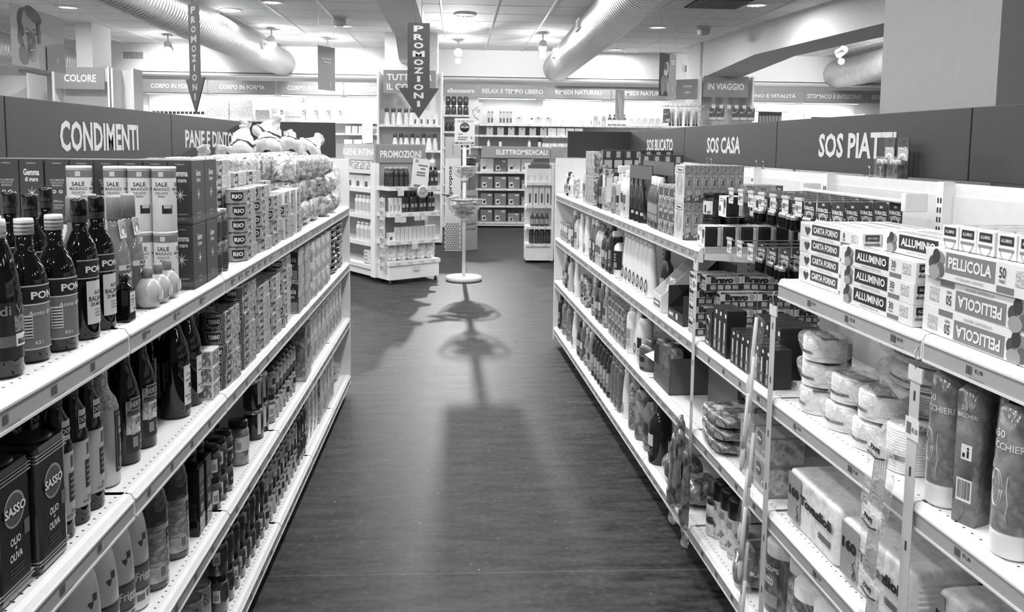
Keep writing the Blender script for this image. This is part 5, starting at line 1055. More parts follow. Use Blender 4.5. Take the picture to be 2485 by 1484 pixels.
def openbox(v):
    m = MB(); w_, d_, h = .26, .24, .16; a, b = G(v, .5), G(206, .5)
    m.box(-w_ / 2, -w_ / 2 + .003, -d_ / 2, d_ / 2, 0, h, a); m.box(w_ / 2 - .003, w_ / 2, -d_ / 2, d_ / 2, 0, h, a); m.box(-w_ / 2, w_ / 2, d_ / 2 - .003, d_ / 2, 0, h * 1.4, a); m.box(-w_ / 2, w_ / 2, -d_ / 2, d_ / 2, 0, .003, a); m.box(-w_ / 2, w_ / 2, -d_ / 2, -d_ / 2 + .003, 0, h * .5, a)
    n = len(m.v); m.add([(-w_ / 2, -d_ / 2, h * .5), (-w_ / 2, d_ / 2, h * 1.4), (-w_ / 2 - .05, d_ / 2, h * 1.3), (-w_ / 2 - .06, -d_ / 2 - .03, h * .62)], [(0, 1, 2, 3)], b); return Rec('display_box', [('carton', m)])
put(openbox(82), 'R', 3.57, .15, 2, 'Torn open grey display box on the third cleaning shelf', 'display box')
CLO = MB(); blob(CLO, .09, .05, .19, PR((105, 128, 92, 140), 18, 'noise', .25, bump=.8, coat=.5, seed=42, soft=True), .4, .006, 30, 2); CLOTH = Rec('cloth_pack', [('pack', CLO)])
row(CLOTH, 'R', 2, 3.49, .1, 3, .075, 'Grey wrapped cloth pack leaning in the open box', 'cloth pack', 'grey cloth packs', z0=.004, jit=.2)
def bigbox():
    m = MB(); m.box(-.17, .17, -.1, .1, 0, .2, G(98, .5), bev=.002); x = .1705; m.box(x - .0005, x, -.08, .06, .10, .17, G(36, .4)); m.text('N', .04, (x + .0006, -.05, .138), PAPER, (0, 1, 0), bold=.04); m.box(x - .0005, x + .0003, -.08, .06, .085, .10, G(190, .4)); m.text('la Tua', .009, (x + .0009, -.03, .0925), INK, (0, 1, 0), width=.06); return Rec('shipping_carton', [('carton', m)])
put(bigbox(), 'R', 3.16, .26, 2, 'Big grey carton with black plate behind the cloth bags', 'carton')
def bag(name, w_, d_, h, greys, seed, txt=None, p=.5):
    m = MB(); blob(m, w_, d_, h, PR(greys, 16, 'noise', .16, bump=.9, coat=.8, seed=seed), p, .006, 24, seed, crimp=.3); ps = [('bag', m)]
    if txt: l = MB(); l.text(txt, .03, (0, -.02, h + .004), PAPER, (1, 0, 0), (0, 1, 0), width=w_ * .6, bold=.03); ps.append(('print', l))
    return Rec(name, ps)
VB = bag('cloth_bag', .24, .3, .05, (110, 150, 80, 190, 225), 44, None, .4)
row(VB, 'R', 2, 2.83, .1, 1, .14, 'Flat glossy cloth bag lying on the third cleaning shelf', 'bag', 'flat glossy cloth bags', tiers=3, dz=.046, jit=.25)
def swif():
    m = MB(); m.box(-.055, .055, -.06, .06, 0, .095, G(150, .4), bev=.002); m.box(.055, .0556, -.055, .055, .01, .088, PR((140, 175, 205, 110), 40, 'noise', seed=45)); m.lathe([(0, 0), (.022, 0)], G(95, .4), 18, M=Matrix.Translation((-.015, -.0606, .07)) @ Matrix.Rotation(PI / 2, 4, 'X'), cap=False); m.text('Swiffer', .012, (-.015, -.0612, .07), PAPER, width=.036, bold=.03); m.lathe([(.01, 0), (.015, 0)], G(215, .4), 16, M=Matrix.Translation((.03, -.061, .03)) @ Matrix.Rotation(PI / 2, 4, 'X'), cap=False); m.box(-.05, .05, -.0606, -.06, .004, .02, G(190, .4)); return Rec('duster_refill_box', [('carton', m)])
row(swif(), 'R', 2, 2.44, .12, 2, .085, 'Grey duster refill box', 'refill box', 'grey refill boxes', tiers=2, dz=.096)
def aero():
    m = MB(); m.lathe([(.029, 0), (.032, .004), (.032, .14), (.029, .15)], G(205, .3), 20); l = MB(); arc(l, .0324, .0324, .015, .135, 0, 2.6, PR((225, 190, 90, 230, 205), 45, 'voro', .35, seed=46), 24); c = MB(); c.lathe([(.0325, .147), (.0325, .21), (.030, .216), (0, .217)], G(22, .4), 20); return Rec('spray_can', [('can', m), ('label', l), ('cap', c)])
AER = aero()
row(AER, 'R', 3, 2.76, .078, 3, .085, 'Aerosol can with tall black cap on the bottom cleaning shelf', 'spray can', 'black capped aerosols')
JR = MB(); JR.lathe([(.03, 0), (.034, .005), (.034, .045), (.03, .05)], G(215, .3), 18); JR.lathe([(.0345, .05), (.0345, .07), (0, .071)], G(60, .3), 18); WAX = Rec('wax_tub', [('tub', JR)])
row(WAX, 'R', 3, 2.94, .073, 1, .07, 'Small pale wax tub', 'tub', 'wax tubs', tiers=2, dz=.073)
row(tallbox('shoe_care_box', .07, .07, .1, PR((70, 150, 110, 205), 40, 'noise', .35, seed=47)), 'R', 3, 2.93, .075, 1, .15, 'Small printed shoe care box behind the wax tubs', 'box', 'shoe care boxes', tiers=3, dz=.101)
GB2 = bag('sponge_bag', .2, .17, .085, (46, 90, 62, 140, 70), 48)
row(GB2, 'R', 3, 2.60, .19, 1, .1, 'Dark glossy bag on the bottom shelf before the aerosols', 'bag', 'dark glossy sponge bags', jit=.4)
def rollbag(seed):
    m = MB(); blob(m, .066, .03, .30, PR((70, 118, 90, 132), 18, 'noise', .2, bump=.8, coat=.5, seed=seed), .45, .007, 26, seed, 22, 22); m.v = [(x, y, z - .31) for x, y, z in m.v]
    l = MB(); l.box(-.02, .016, -.0205, -.0195, -.27, -.24, G(40, .4)); l.box(-.02, .02, -.0205, -.0195, -.12, -.05, PR((170, 60, 120), 60, 'noise', seed=3))
    f = MB(); blob(f, .075, .02, .09, FILM(220, .2, .9, 40), .6, .012, 40, seed, 18, 12); f.v = [(x + .01, y, z - .375) for x, y, z in f.v]; return Rec('glove_pack', [('pack', m), ('print', l, 'pack'), ('film_tail', f)])
GP = rollbag(2)
for k, (s, z, ry) in enumerate([(3.0, .60, .12), (2.965, .56, .05), (2.93, .50, -.05), (3.035, .52, .1)]): put(GP, 'R', s, -.055 - .012 * (k % 2), 0, 'Long grey wrapped roll hanging from the narrow strip, ' + ORD[k], 'hanging pack', 'long rolls on the narrow strip', zabs=z, jit=.2, ry=ry)
# ------------------------------------------------------------------ top cleaning shelf
def spongebox():
    m = MB(); w_, d_, h = .085, .066, .078; wh = G(230, .4)
    m.box(-w_ / 2, -w_ / 2 + .002, -d_ / 2, d_ / 2, 0, h, wh); m.box(-w_ / 2, w_ / 2, -d_ / 2, -d_ / 2 + .0015, 0, h, wh); m.box(-w_ / 2, w_ / 2, d_ / 2 - .0015, d_ / 2, 0, h, wh); m.box(-w_ / 2, w_ / 2, -d_ / 2, d_ / 2, 0, .0015, wh); m.box(-w_ / 2, w_ / 2, -d_ / 2, d_ / 2, h - .0015, h, wh)
    m.box(-.03, .012, -d_ / 2 - .0005, -d_ / 2, .058, .061, G(120, .4)); m.box(-.03, .012, -d_ / 2 - .0005, -d_ / 2, .066, .069, G(120, .4)); m.lathe([(0, 0), (.013, 0)], G(70, .4), 14, M=Matrix.Translation((.026, -d_ / 2 - .0005, .05)) @ Matrix.Rotation(PI / 2, 4, 'X') @ Matrix.Scale(1.4, 4, (0, 1, 0)), cap=False); m.lathe([(0, 0), (.012, 0)], G(170, .4), 14, M=Matrix.Translation((.02, -d_ / 2 - .0005, .022)) @ Matrix.Rotation(PI / 2, 4, 'X'), cap=False); m.box(-.036, -.018, -d_ / 2 - .0005, -d_ / 2, .02, .04, G(60, .4))
    s_ = MB(); s_.box(-w_ / 2 + .003, w_ / 2 + .004, -d_ / 2 + .003, d_ / 2 - .016, .003, h - .003, G(30, .8), bev=.008); q = MB(); q.box(-w_ / 2 + .003, w_ / 2 + .003, d_ / 2 - .017, d_ / 2 - .003, .004, h - .004, G(200, .8), bev=.003); return Rec('sponge_box', [('sleeve', m), ('scourer', s_), ('sponge_layer', q)])
SB = spongebox()
for j in range(6): put(SB, 'R', 3.07, .055 + .069 * j, 0, 'Black scourer sponge pack in the lower rank, %s from the aisle' % ORD[j], 'sponges', 'scourer sponge packs', 0, .02)
for j in range(2): put(SB, 'R', 3.07, .135 + .125 * j, 0, 'Black scourer sponge pack lying on top, %s from the aisle' % ORD[j], 'sponges', 'scourer sponge packs', .079 + .033, .03, ry=PI / 2 * 0)
def candle(seed):
    m = MB(); m.lathe([(.034, 0), (.037, .004), (.037, .075), (.034, .08)], GLASSY(44, .08), 20); m.lathe([(.0375, .078), (.0375, .094), (.035, .097), (0, .097)], G(36, .15, .3), 20); l = MB(); arc(l, .0375, .0375, .014, .066, .4, .85, G(212, .45), 12); arc(l, .0378, .0378, .02, .05, .4, .12, G(40, .4), 4); arc(l, .0378, .0378, .016, .028, .85, .2, G(120, .4), 4); return Rec('citronella_candle', [('jar', m), ('label', l)])
CA = candle(1)
for i, (s, d, k) in enumerate([(3.2, .11, 0), (3.2, .11, 1), (3.2, .185, 0), (3.2, .185, 1), (3.2, .26, 0), (3.2, .43, 0), (3.2, .34, 0)]): put(CA, 'R', s, d, 0, 'Dark citronella candle jar behind the sponges, %s in line, %s' % (ORD[[0, 0, 1, 1, 2, 4, 3][i]], ('lower', 'upper')[k]), 'candle', 'citronella candles', k * .0975)
def coil():
    m = MB(); w_, d_, h = .125, .034, .15; B = G(168, .45); m.box(-w_ / 2, w_ / 2, -d_ / 2, d_ / 2, 0, h, PR((150, 176, 138, 165), 34, 'noise', .4, seed=51, soft=True), bev=.001, front=G(212, .45))
    x = w_ / 2 + .0005; m.box(x - .0003, x, -d_ * .25, d_ * .22, h * .38, h * .62, G(70, .4)); m.box(x - .0001, x + .0003, -d_ * .2, d_ * .17, h * .395, h * .605, G(206, .4)); m.text('Vulcano', .012, (x + .0007, -.0004, h * .5), INK, (0, 0, 1), (0, -1, 0), width=h * .19, bold=.04)
    m.lathe([(0, 0), (.028, 0)], G(92, .4), 18, M=Matrix.Translation((x + .0002, -.004, .004)) @ Matrix.Rotation(PI / 2, 4, 'Y') , cap=False, a0=PI / 2, a1=1.0 * PI) ; m.text('10', .013, (x + .0008, -.003, .017), PAPER, (0, 1, 0), bold=.03)
    return Rec('coil_box', [('carton', m)])
def coil2():
    """box on edge: the broad coil face looks to the aisle, the spine to the near end"""
    m = MB(); w_, d_, h = .034, .125, .15; fr = PR((150, 176, 138, 165), 34, 'noise', .4, seed=51, soft=True); m.box(-w_ / 2, w_ / 2, -d_ / 2, d_ / 2, 0, h, fr, bev=.001); return m
def coilbox():
    m = MB(); w_, d_, h = .125, .034, .15; fr = PR((150, 176, 138, 165), 34, 'noise', .4, seed=51, soft=True); m.box(-w_ / 2, w_ / 2, -d_ / 2, d_ / 2, 0, h, fr, bev=.001, front=G(206, .45)); y = -d_ / 2 - .0005
    for k in range(4): r = .012 + k * .009; m.lathe([(r, 0), (r + .004, 0)], G(160, .45), 26, M=Matrix.Translation((.0, y, .072)) @ Matrix.Rotation(PI / 2, 4, 'X'), cap=False)
    m.box(-.045, .045, y, y + .0004, .118, .143, G(105, .4)); m.box(-.04, .04, y - .0003, y + .0001, .121, .14, G(220, .4)); m.text('Vulcano', .011, (0, y - .0008, .131), INK, width=.06, bold=.03)
    x = w_ / 2 + .0005; m.box(x - .0004, x, -d_ * .22, d_ * .22, h * .38, h * .66, G(70, .4)); m.box(x, x + .0003, -d_ * .17, d_ * .17, h * .395, h * .645, G(196, .4)); m.text('Vulcano', .010, (x + .0007, 0, h * .52), INK, (0, 0, 1), (0, -1, 0), width=h * .2, bold=.04); m.add([(x, -d_ / 2, 0), (x, d_ / 2, 0), (x, d_ / 2, h * .22), (x, -d_ / 2, h * .12)], [(0, 1, 2, 3)], G(86, .4)); m.text('10', .014, (x + .0006, 0, .015), PAPER, (0, 1, .3), bold=.03); m.box(x - .0004, x, -d_ * .45, d_ * .45, h * .74, h * .98, PR((110, 160, 90, 175), 90, 'noise', seed=52)); return Rec('mosquito_coil_box', [('carton', m)])
CB = coilbox()
for k in range(2):
    for j in range(7 if k else 13): put(CB, 'R', 3.33, .03 + .0352 * j, 0, 'Mosquito coil box, %s from the aisle, %s' % (ORD[j], ('lower rank', 'upper rank')[k]), 'coil box', 'mosquito coil boxes', k * .1505, .008)
for k in range(2):
    for j in range(2): put(CB, 'R', 3.25, .39 + .0 * j, 0, 'Mosquito coil box lying flat behind, %s' % ORD[k], 'coil box', 'coil boxes lying flat', .155 + k * .036 + .017, .02, rx=PI / 2) if j == 0 else None
PBX = tallbox('mothball_box', .075, .055, .105, PR((90, 205, 60, 150, 226), 34, 'noise', .3, seed=53), PR((70, 110, 60, 150), 60, 'noise', seed=54), 80)
row(PBX, 'R', 0, 3.44, .079, 3, .04, 'Small flower art box next to the coils', 'box', 'small flower art boxes', tiers=2, dz=.106)
row(PBX, 'R', 0, 3.44, .079, 3, .1, 'Small box in the rank behind flower boxes', 'box', 'small flower art boxes behind', tiers=2, dz=.106)
def det(name, h, r, body, capm, lab=(60, 205), kind=0, sx=1.25, sy=.8, coat=True):
    """household bottles of several outlines"""
    m = MB(); k = kind
    if k == 0: pf = [(r * .9, 0), (r, .006), (r, h * .55), (r * .92, h * .68), (r * .5, h * .8), (r * .36, h * .84)]
    elif k == 1: pf = [(r * .92, 0), (r, .006), (r * .98, h * .3), (r * .82, h * .5), (r * .95, h * .66), (r * .6, h * .8), (r * .36, h * .86)]
    elif k == 2: pf = [(r * .9, 0), (r, .006), (r, h * .72), (r * .8, h * .8), (r * .45, h * .84)]
    elif k == 3: pf = [(r * .95, 0), (r, .006), (r * .86, h * .4), (r * .7, h * .7), (r * .5, h * .9), (r * .42, h * .93)]
    else: pf = [(r * .8, 0), (r, .008), (r * 1.0, h * .2), (r * .78, h * .36), (r * .98, h * .5), (r * .7, h * .7), (r * .4, h * .84)]
    m.lathe(pf, body, 20, sx=sx, sy=sy); parts = [('bottle', m)]
    c = MB(); top = pf[-1][1]; cr = pf[-1][0] * 1.15; c.lathe([(cr, top - .004), (cr * 1.02, top), (cr * .92, h - .003), (cr * .8, h), (0, h)], capm, 16); parts.append(('cap', c))
    l = MB(); rr = r + .0006; z0, z1 = h * .12, h * .5
    if k == 3: z0, z1 = h * .06, h * .28
    if lab:
        if k == 3: l.lathe([(0, 0), (r * .62, 0)], G(lab[1], .4), 18, M=Matrix.Translation((0, -r * sy * .97, h * .17)) @ Matrix.Rotation(PI / 2 - .07, 4, 'X') @ Matrix.Scale(1.5, 4, (0, 1, 0)), cap=False); l.lathe([(r * .3, .0006), (r * .5, .0006)], G(lab[0], .4), 18, M=Matrix.Translation((0, -r * sy * .97, h * .2)) @ Matrix.Rotation(PI / 2 - .07, 4, 'X') @ Matrix.Scale(1.6, 4, (0, 1, 0)), cap=False)
        else:
            arc(l, rr * sx, rr * sy, z0, z1, 0, 1.1, G(lab[1], .4), 14); arc(l, rr * sx + .0004, rr * sy + .0004, z0 + (z1 - z0) * .45, z1 - .006, 0, .7, G(lab[0], .4), 10); arc(l, rr * sx + .0004, rr * sy + .0004, z0 + .006, z0 + (z1 - z0) * .38, .1, .6, PR((lab[0], 150, lab[1], 90), 70, 'noise', seed=int(h * 1000) + kind), 10)
        parts.append(('label', l))
    return Rec(name, parts)
def spray(name, h, r, body, head, lab):
    m = MB(); m.lathe([(r * .9, 0), (r, .005), (r, h * .62), (r * .55, h * .76), (.013, h * .8)], body, 18, sx=1.15, sy=.8); t = MB(); t.lathe([(.015, h * .79), (.016, h * .85)], head, 12); t.box(-.012, .012, -.045, .025, h * .85, h, head, bev=.006); t.box(-.004, .004, -.035, -.027, h * .76, h * .86, head, bev=.002); l = MB(); arc(l, (r + .0006) * 1.15, (r + .0006) * .8, h * .12, h * .5, 0, 1.2, G(lab[1], .4), 12); arc(l, (r + .001) * 1.15, (r + .001) * .8, h * .28, h * .46, 0, .8, G(lab[0], .4), 10); return Rec(name, [('bottle', m), ('trigger', t), ('label', l)])
WHB, GRB, DKB, LGB = G(232, .35), G(112, .35), G(46, .2, 0, .4), G(176, .35)
for i, (s, r_, rc, d, l) in enumerate([
    (3.72, 0, det('cleaner_bottle', .235, .036, G(72, .3), WHB, (150, 100), 0), .045, 'Dark cleaner bottle with wide white cap, first of three'), (3.80, 0, det('cleaner_bottle', .235, .036, G(72, .3), WHB, (150, 100), 0), .05, 'Dark cleaner bottle with wide white cap, second of three'), (3.88, 0, det('cleaner_bottle', .235, .036, G(72, .3), WHB, (150, 100), 0), .06, 'Dark cleaner bottle with wide white cap, third of three'),
    (4.33, 0, det('cleaner_bottle', .25, .036, G(222, .35), WHB, (90, 200), 0), .045, 'White cleaner bottle next to the dark blisters'), (4.41, 0, spray('spray_cleaner', .27, .034, WHB, WHB, (70, 180)), .05, 'White trigger spray beside the white cleaner bottle'),
    (4.50, 0, det('detergent_jug', .225, .042, G(170, .3), WHB, (40, 190), 2), .052, 'Pale jug with broad white shoulder on the top cleaning shelf'), (4.60, 0, det('spray_can', .205, .027, G(140, .25, .2), G(200, .3), (110, 160), 2, 1, 1), .04, 'Slim grey aerosol can with pale cap'),
    (4.82, 0, tallbox('descaler_box', .07, .05, .24, PR((80, 150, 205, 60), 30, 'noise', .35, seed=55)), .04, 'Tall printed descaler box on the top cleaning shelf'), (4.92, 0, det('spray_can', .262, .033, DKB, G(120, .35), (60, 150), 2, 1, 1), .043, 'Dark aerosol can with big grey cap'), (5.02, 0, det('polish_bottle', .24, .03, DKB, DKB, (50, 80), 0), .04, 'Dark slim polish bottle beside the dark aerosol'),
    (5.55, 0, det('softener_bottle', .25, .04, G(196, .3), G(90, .3), (110, 170), 1), .06, 'Pale softener bottle with dark cap by the flower boxes'), (5.75, 0, det('softener_bottle', .25, .036, G(120, .3), G(110, .3), (80, 205), 1), .10, 'Grey softener bottle near the far shelf end'), (5.95, 0, POUCH, .055, 'Pale refill pouch standing near the far shelf end'), (6.07, 0, det('detergent_bottle', .17, .034, G(226, .3), G(205, .3), (70, 205), 0), .045, 'Short white detergent bottle near the far shelf end'), (6.20, 0, det('detergent_bottle', .18, .036, DKB, DKB, (110, 200), 1), .05, 'Short dark detergent bottle near the far shelf end'), (6.32, 0, det('soap_bottle', .16, .03, G(205, .2), WHB, (120, 180), 0), .05, 'Last pale soap bottle at the far shelf end'),
    (4.70, 0, det('cleaner_bottle', .26, .036, G(190, .3), G(205, .35), (60, 150), 0), .12, 'Pale tall bottle in the second row by the descaler'), (4.55, 0, det('cleaner_bottle', .26, .034, DKB, G(225, .3), (120, 190), 0), .13, 'Dark bottle with white cap in the second row'), (4.42, 0, det('cleaner_bottle', .265, .034, DKB, G(225, .3), (120, 190), 0), .13, 'Dark bottle with white cap behind the trigger spray')]):
    put(rc, 'R', s, d, 0, l, 'bottle' if 'box' not in l else 'box')
WC = det('cleaner_bottle', .25, .034, G(82, .3), WHB, (140, 90), 0)
row(WC, 'R', 0, 3.68, .08, 7, .20, 'White capped cleaner bottle in the row behind', 'bottle', 'white capped bottles behind')
def blister():
    m = MB(); m.box(-.045, .045, -.002, .002, 0, .28, PR((30, 70, 96, 40, 110), 9, 'noise', .25, seed=56, soft=True)); m.box(-.044, .044, -.0026, -.002, .0, .06, G(24, .4)); m.box(-.03, .03, -.003, -.0024, .035, .05, G(190, .4)); m.box(-.0445, .0445, -.003, -.0021, .215, .278, G(112, .35)); b = MB(); b.tube([(.02, -.012, .02), (.0, -.014, .1), (-.015, -.012, .18), (-.01, -.01, .215)], [.009, .012, .011, .006], G(44, .2, 0, .5), 10); return Rec('brush_blister', [('card', m), ('brush', b)])
BL = blister()
for j in range(6): put(BL, 'R', 3.985 + .045 * j, .045 + .012 * (j % 2), 0, 'Dark carded brush with grey top, %s from the white caps' % ORD[j], 'brush', 'dark carded brushes', 0, .03, turn=.55)
for j in range(8): put(BL, 'R', 3.95 + .055 * j, .15, 0, 'Dark carded brush in the second rank, %s from the white caps' % ORD[j], 'brush', 'dark carded brushes second rank', .02, .03, turn=.3)
FLB = tallbox('sachet_box', .085, .05, .17, PR((150, 205, 110, 228, 80), 22, 'noise', .35, seed=57), PR((90, 160, 60, 200), 40, 'noise', seed=58), 170)
row(FLB, 'R', 0, 5.2, .09, 3, .045, 'Flower printed sachet box far along the top cleaning shelf', 'box', 'flower sachet boxes', tiers=2, dz=.171)
def dbx():
    m = MB(); m.box(-.032, .032, -.032, .032, 0, .175, G(66, .4), bev=.001)
    for P_, u in (((.0325, 0), (0, 1)), ((0, -.0325), (1, 0))):
        U3 = Vector((u[0], u[1], 0)); c = Vector((P_[0], P_[1], 0)); n_ = Vector((P_[0], P_[1], 0)).normalized() * .0004
        for z0, z1, hw, g in ((.06, .11, .025, 190), (.125, .165, .013, 170), (.03, .052, .025, 150)):
            a = c + n_ - U3 * hw; b = c + n_ + U3 * hw; m.add([(a.x, a.y, z0), (b.x, b.y, z0), (b.x, b.y, z1), (a.x, a.y, z1)], [(0, 1, 2, 3)], G(g, .4))
    return Rec('dark_dye_box', [('carton', m)])
DB = dbx()
for j in range(7): put(DB, 'R', 5.32, .14 + .055 * j * 1.2, 0, 'Dark box with pale label, upper rank, %s from the aisle' % ORD[j], 'box', 'dark pale-labelled boxes', .176, .01)
for j in range(7): put(DB, 'R', 5.32, .14 + .055 * j * 1.2, 0, 'Dark box with pale label, lower rank, %s from the aisle' % ORD[j], 'box', 'dark pale-labelled boxes', 0, .01)
for j in range(4):
    for k in range(2): put(DB, 'R', 4.98, .30 + .066 * j, 0, 'Dark box with small picture beside the pale-labelled ones, %s, %s' % (ORD[j], ('lower', 'upper')[k]), 'box', 'dark picture boxes', .15 * k, .01)
# ------------------------------------------------------------------ second, third and bottom cleaning shelves beyond the displays
BT = {'white': det('bleach_bottle', .262, .034, WHB, WHB, (90, 200), 3), 'tall': det('degreaser_bottle', .265, .042, G(226, .3), G(226, .35), (50, 210), 3, 1.15, .75), 'gray': det('detergent_bottle', .265, .038, G(104, .35), WHB, (190, 70), 1), 'lg': det('softener_bottle', .255, .038, G(188, .3), G(130, .35), (100, 205), 0), 'dark': det('detergent_bottle', .24, .038, DKB, DKB, (170, 60), 0),
      'waist': det('cleaner_bottle', .25, .033, G(150, .3), G(225, .3), (90, 190), 4), 'pattern': det('softener_bottle', .29, .036, PR((120, 150, 100, 165), 20, 'noise', .3, seed=59, soft=True), G(120, .3), None, 2), 'slimdark': det('drain_bottle', .28, .03, DKB, G(40, .3), (150, 60), 2, 1, 1), 'wcap': det('cleaner_bottle', .25, .034, G(132, .3), WHB, (70, 180), 4)}
def brow(lv, items, d=.05, where=''):
    used = {}
    for s, k, desc in items: put(BT[k] if isinstance(k, str) else k, 'R', s, d, lv, desc, 'bottle' if 'box' not in desc and 'bag' not in desc else 'package', None, jit=.12)
def blackwhite():
    m = MB(); m.lathe([(.03, 0), (.034, .004), (.034, .16), (.03, .175), (.016, .19), (.016, .2)], WHB, 20, sx=1.1, sy=.85); l = MB(); arc(l, .0346 * 1.1, .0346 * .85, .045, .15, 0, 1.9, G(36, .4), 18)
    for z in (.125, .11, .095): arc(l, .035 * 1.1, .035 * .85, z, z + .006, -.1, .8, G(170, .4), 8)
    arc(l, .035 * 1.1, .035 * .85, .055, .085, .1, .8, PR((60, 150, 90, 210), 120, 'noise', seed=60), 8); c = MB(); c.lathe([(.02, .196), (.02, .225), (.017, .228)], G(30, .3), 14); t = MB(); t.box(-.013, .013, -.04, .022, .226, .258, G(215, .35), bev=.008); return Rec('spray_cleaner', [('bottle', m), ('label', l), ('collar', c), ('nozzle', t)])
BW = blackwhite()
brow(1, [(5.66, 'white', 'Tall white bleach bottle on the second cleaning shelf'), (5.46, 'white', 'Second tall white bottle beside the bleach bottle'), (5.24, 'gray', 'Grey detergent bottle with white cap, second cleaning shelf'), (5.13, 'gray', 'Second grey detergent bottle with white cap'), (5.04, 'lg', 'Pale softener bottle with darker cap, second cleaning shelf'), (4.95, 'lg', 'Second pale softener bottle next to dark detergent'), (4.86, 'dark', 'Dark glossy detergent bottle, second cleaning shelf'), (4.76, 'dark', 'Second dark glossy detergent bottle, second cleaning shelf'), (4.67, 'slimdark', 'Slim dark bottle beside the black-labelled spray'), (4.53, BW, 'White spray bottle with big black label'), (5.80, 'lg', 'Pale softener bottle before the bleach bottles'), (5.93, 'gray', 'Grey detergent bottle far along the second cleaning shelf')])
row(BT['tall'], 'R', 1, 3.92, .082, 7, .07, 'Tall white tapered degreaser bottle', 'bottle', 'white tapered degreaser bottles')
put(BT['dark'], 'R', 3.80, .11, 1, 'Dark bottle squeezed behind the pale display tray', 'bottle')
CBX = tallbox('soap_carton', .075, .06, .135, PR((120, 175, 90, 205), 26, 'noise', .35, seed=61))
row(CBX, 'R', 1, 6.18, .085, 4, .055, 'Small printed soap carton at the far shelf end', 'box', 'small soap cartons')
SHB = bag('stain_remover_bag', .1, .06, .2, (46, 160, 70, 205, 38), 62)
brow(2, [(6.3, 'waist', 'Pale waisted bottle at the end of third cleaning shelf'), (6.18, 'dark', 'Dark bottle beside the pale waisted one'), (6.05, 'lg', 'Pale softener bottle, end of third cleaning shelf'), (5.82, 'white', 'White bottle standing before the dark bag'), (5.55, SHB, 'Dark shiny bag on the third cleaning shelf'), (5.42, SHB, 'Second dark shiny bag on the third cleaning shelf'), (5.15, 'wcap', 'Grey waisted bottle with white cap on third shelf'), (5.02, 'dark', 'Dark bottle with dark cap, middle of third shelf'), (4.92, 'gray', 'Grey bottle, middle of third cleaning shelf'), (4.80, 'wcap', 'Second grey waisted bottle on third cleaning shelf')])
row(PBX, 'R', 2, 4.30, .08, 5, .05, 'Small printed tablet box on third cleaning shelf', 'box', 'small tablet boxes', tiers=2, dz=.106)
brow(2, [(4.2, det('bleach_jug', .262, .042, G(228, .35), G(222, .3), (150, 200), 2, 1.1, .9), 'White jug with handle outline, third cleaning shelf'), (4.08, 'white', 'Tall white bottle beside the white jug'), (3.97, det('degreaser_bottle', .275, .04, WHB, DKB, (40, 205), 2, 1, 1), 'Tall white round bottle with black cap'), (3.86, det('paint_tin', .15, .055, G(90, .25, .3), G(150, .25, .6), (50, 120), 2, 1, 1), 'Dark round tin beside the torn display box')], .06)
brow(3, [(6.48, 'slimdark', 'Slim dark bottle, last on the bottom cleaning shelf'), (6.28, 'pattern', 'Mottled grey bottle near the end of bottom shelf'), (6.08, 'pattern', 'Second mottled grey bottle on the bottom cleaning shelf'), (5.85, 'white', 'White bottle among grey ones on the bottom shelf'), (5.62, 'dark', 'Dark patterned bottle on the bottom cleaning shelf'), (5.50, 'gray', 'Grey flat bottle beside the dark patterned one'), (5.37, 'wcap', 'White topped waisted bottle on the bottom shelf'), (5.24, 'wcap', 'Second white topped waisted bottle on the bottom shelf')])
row(det('floor_cleaner_bottle', .29, .034, GLASSY(54, .1), G(60, .3), (170, 120), 1, 1, 1), 'R', 3, 4.66, .09, 6, .055, 'Dark glossy floor cleaner bottle on the bottom shelf', 'bottle', 'dark floor cleaner bottles')
row(det('floor_cleaner_bottle', .285, .036, G(100, .3), G(130, .3), (110, 96), 2), 'R', 3, 4.40, .085, 3, .055, 'Plain grey floor cleaner bottle on the bottom shelf', 'bottle', 'plain grey floor cleaner bottles')
brow(3, [(4.31, 'white', 'White narrow bottle before the printed softeners'), (4.12, det('softener_bottle', .29, .037, PR((130, 165, 95, 180), 30, 'noise', .3, seed=63, soft=True), G(150, .3), None, 2, 1, 1), 'Printed softener bottle with pale cap on the bottom shelf'), (3.97, det('softener_bottle', .3, .042, PR((140, 172, 110, 120), 26, 'noise', .3, seed=64, soft=True), DKB, None, 2, 1, 1), 'Ribbed printed softener bottle with dark cap'), (3.82, det('softener_bottle', .285, .045, G(120, .2), G(60, .3), (60, 100), 0), 'Large grey bottle beside the big dark round one'), (3.66, det('cola_bottle', .29, .055, GLASSY(34, .06), DKB, (210, 40), 0, 1, 1), 'Big dark round bottle at the bottom shelf front')], .06)
put(bag('sponge_bag', .2, .16, .13, (34, 90, 50, 150, 60), 65, None, .7), 'R', 3.42, .09, 3, 'Shiny crumpled dark bag beside the big round bottle', 'bag')
for j in range(2): put(bag('sponge_bag', .18, .15, .11, (90, 150, 60, 205), 66 + j, None, .6), 'R', 3.22 - .03 * j, .1 + .17 * j, 3, 'Crumpled glossy bag near the narrow strip foot, ' + ORD[j], 'bag', 'crumpled glossy bags')
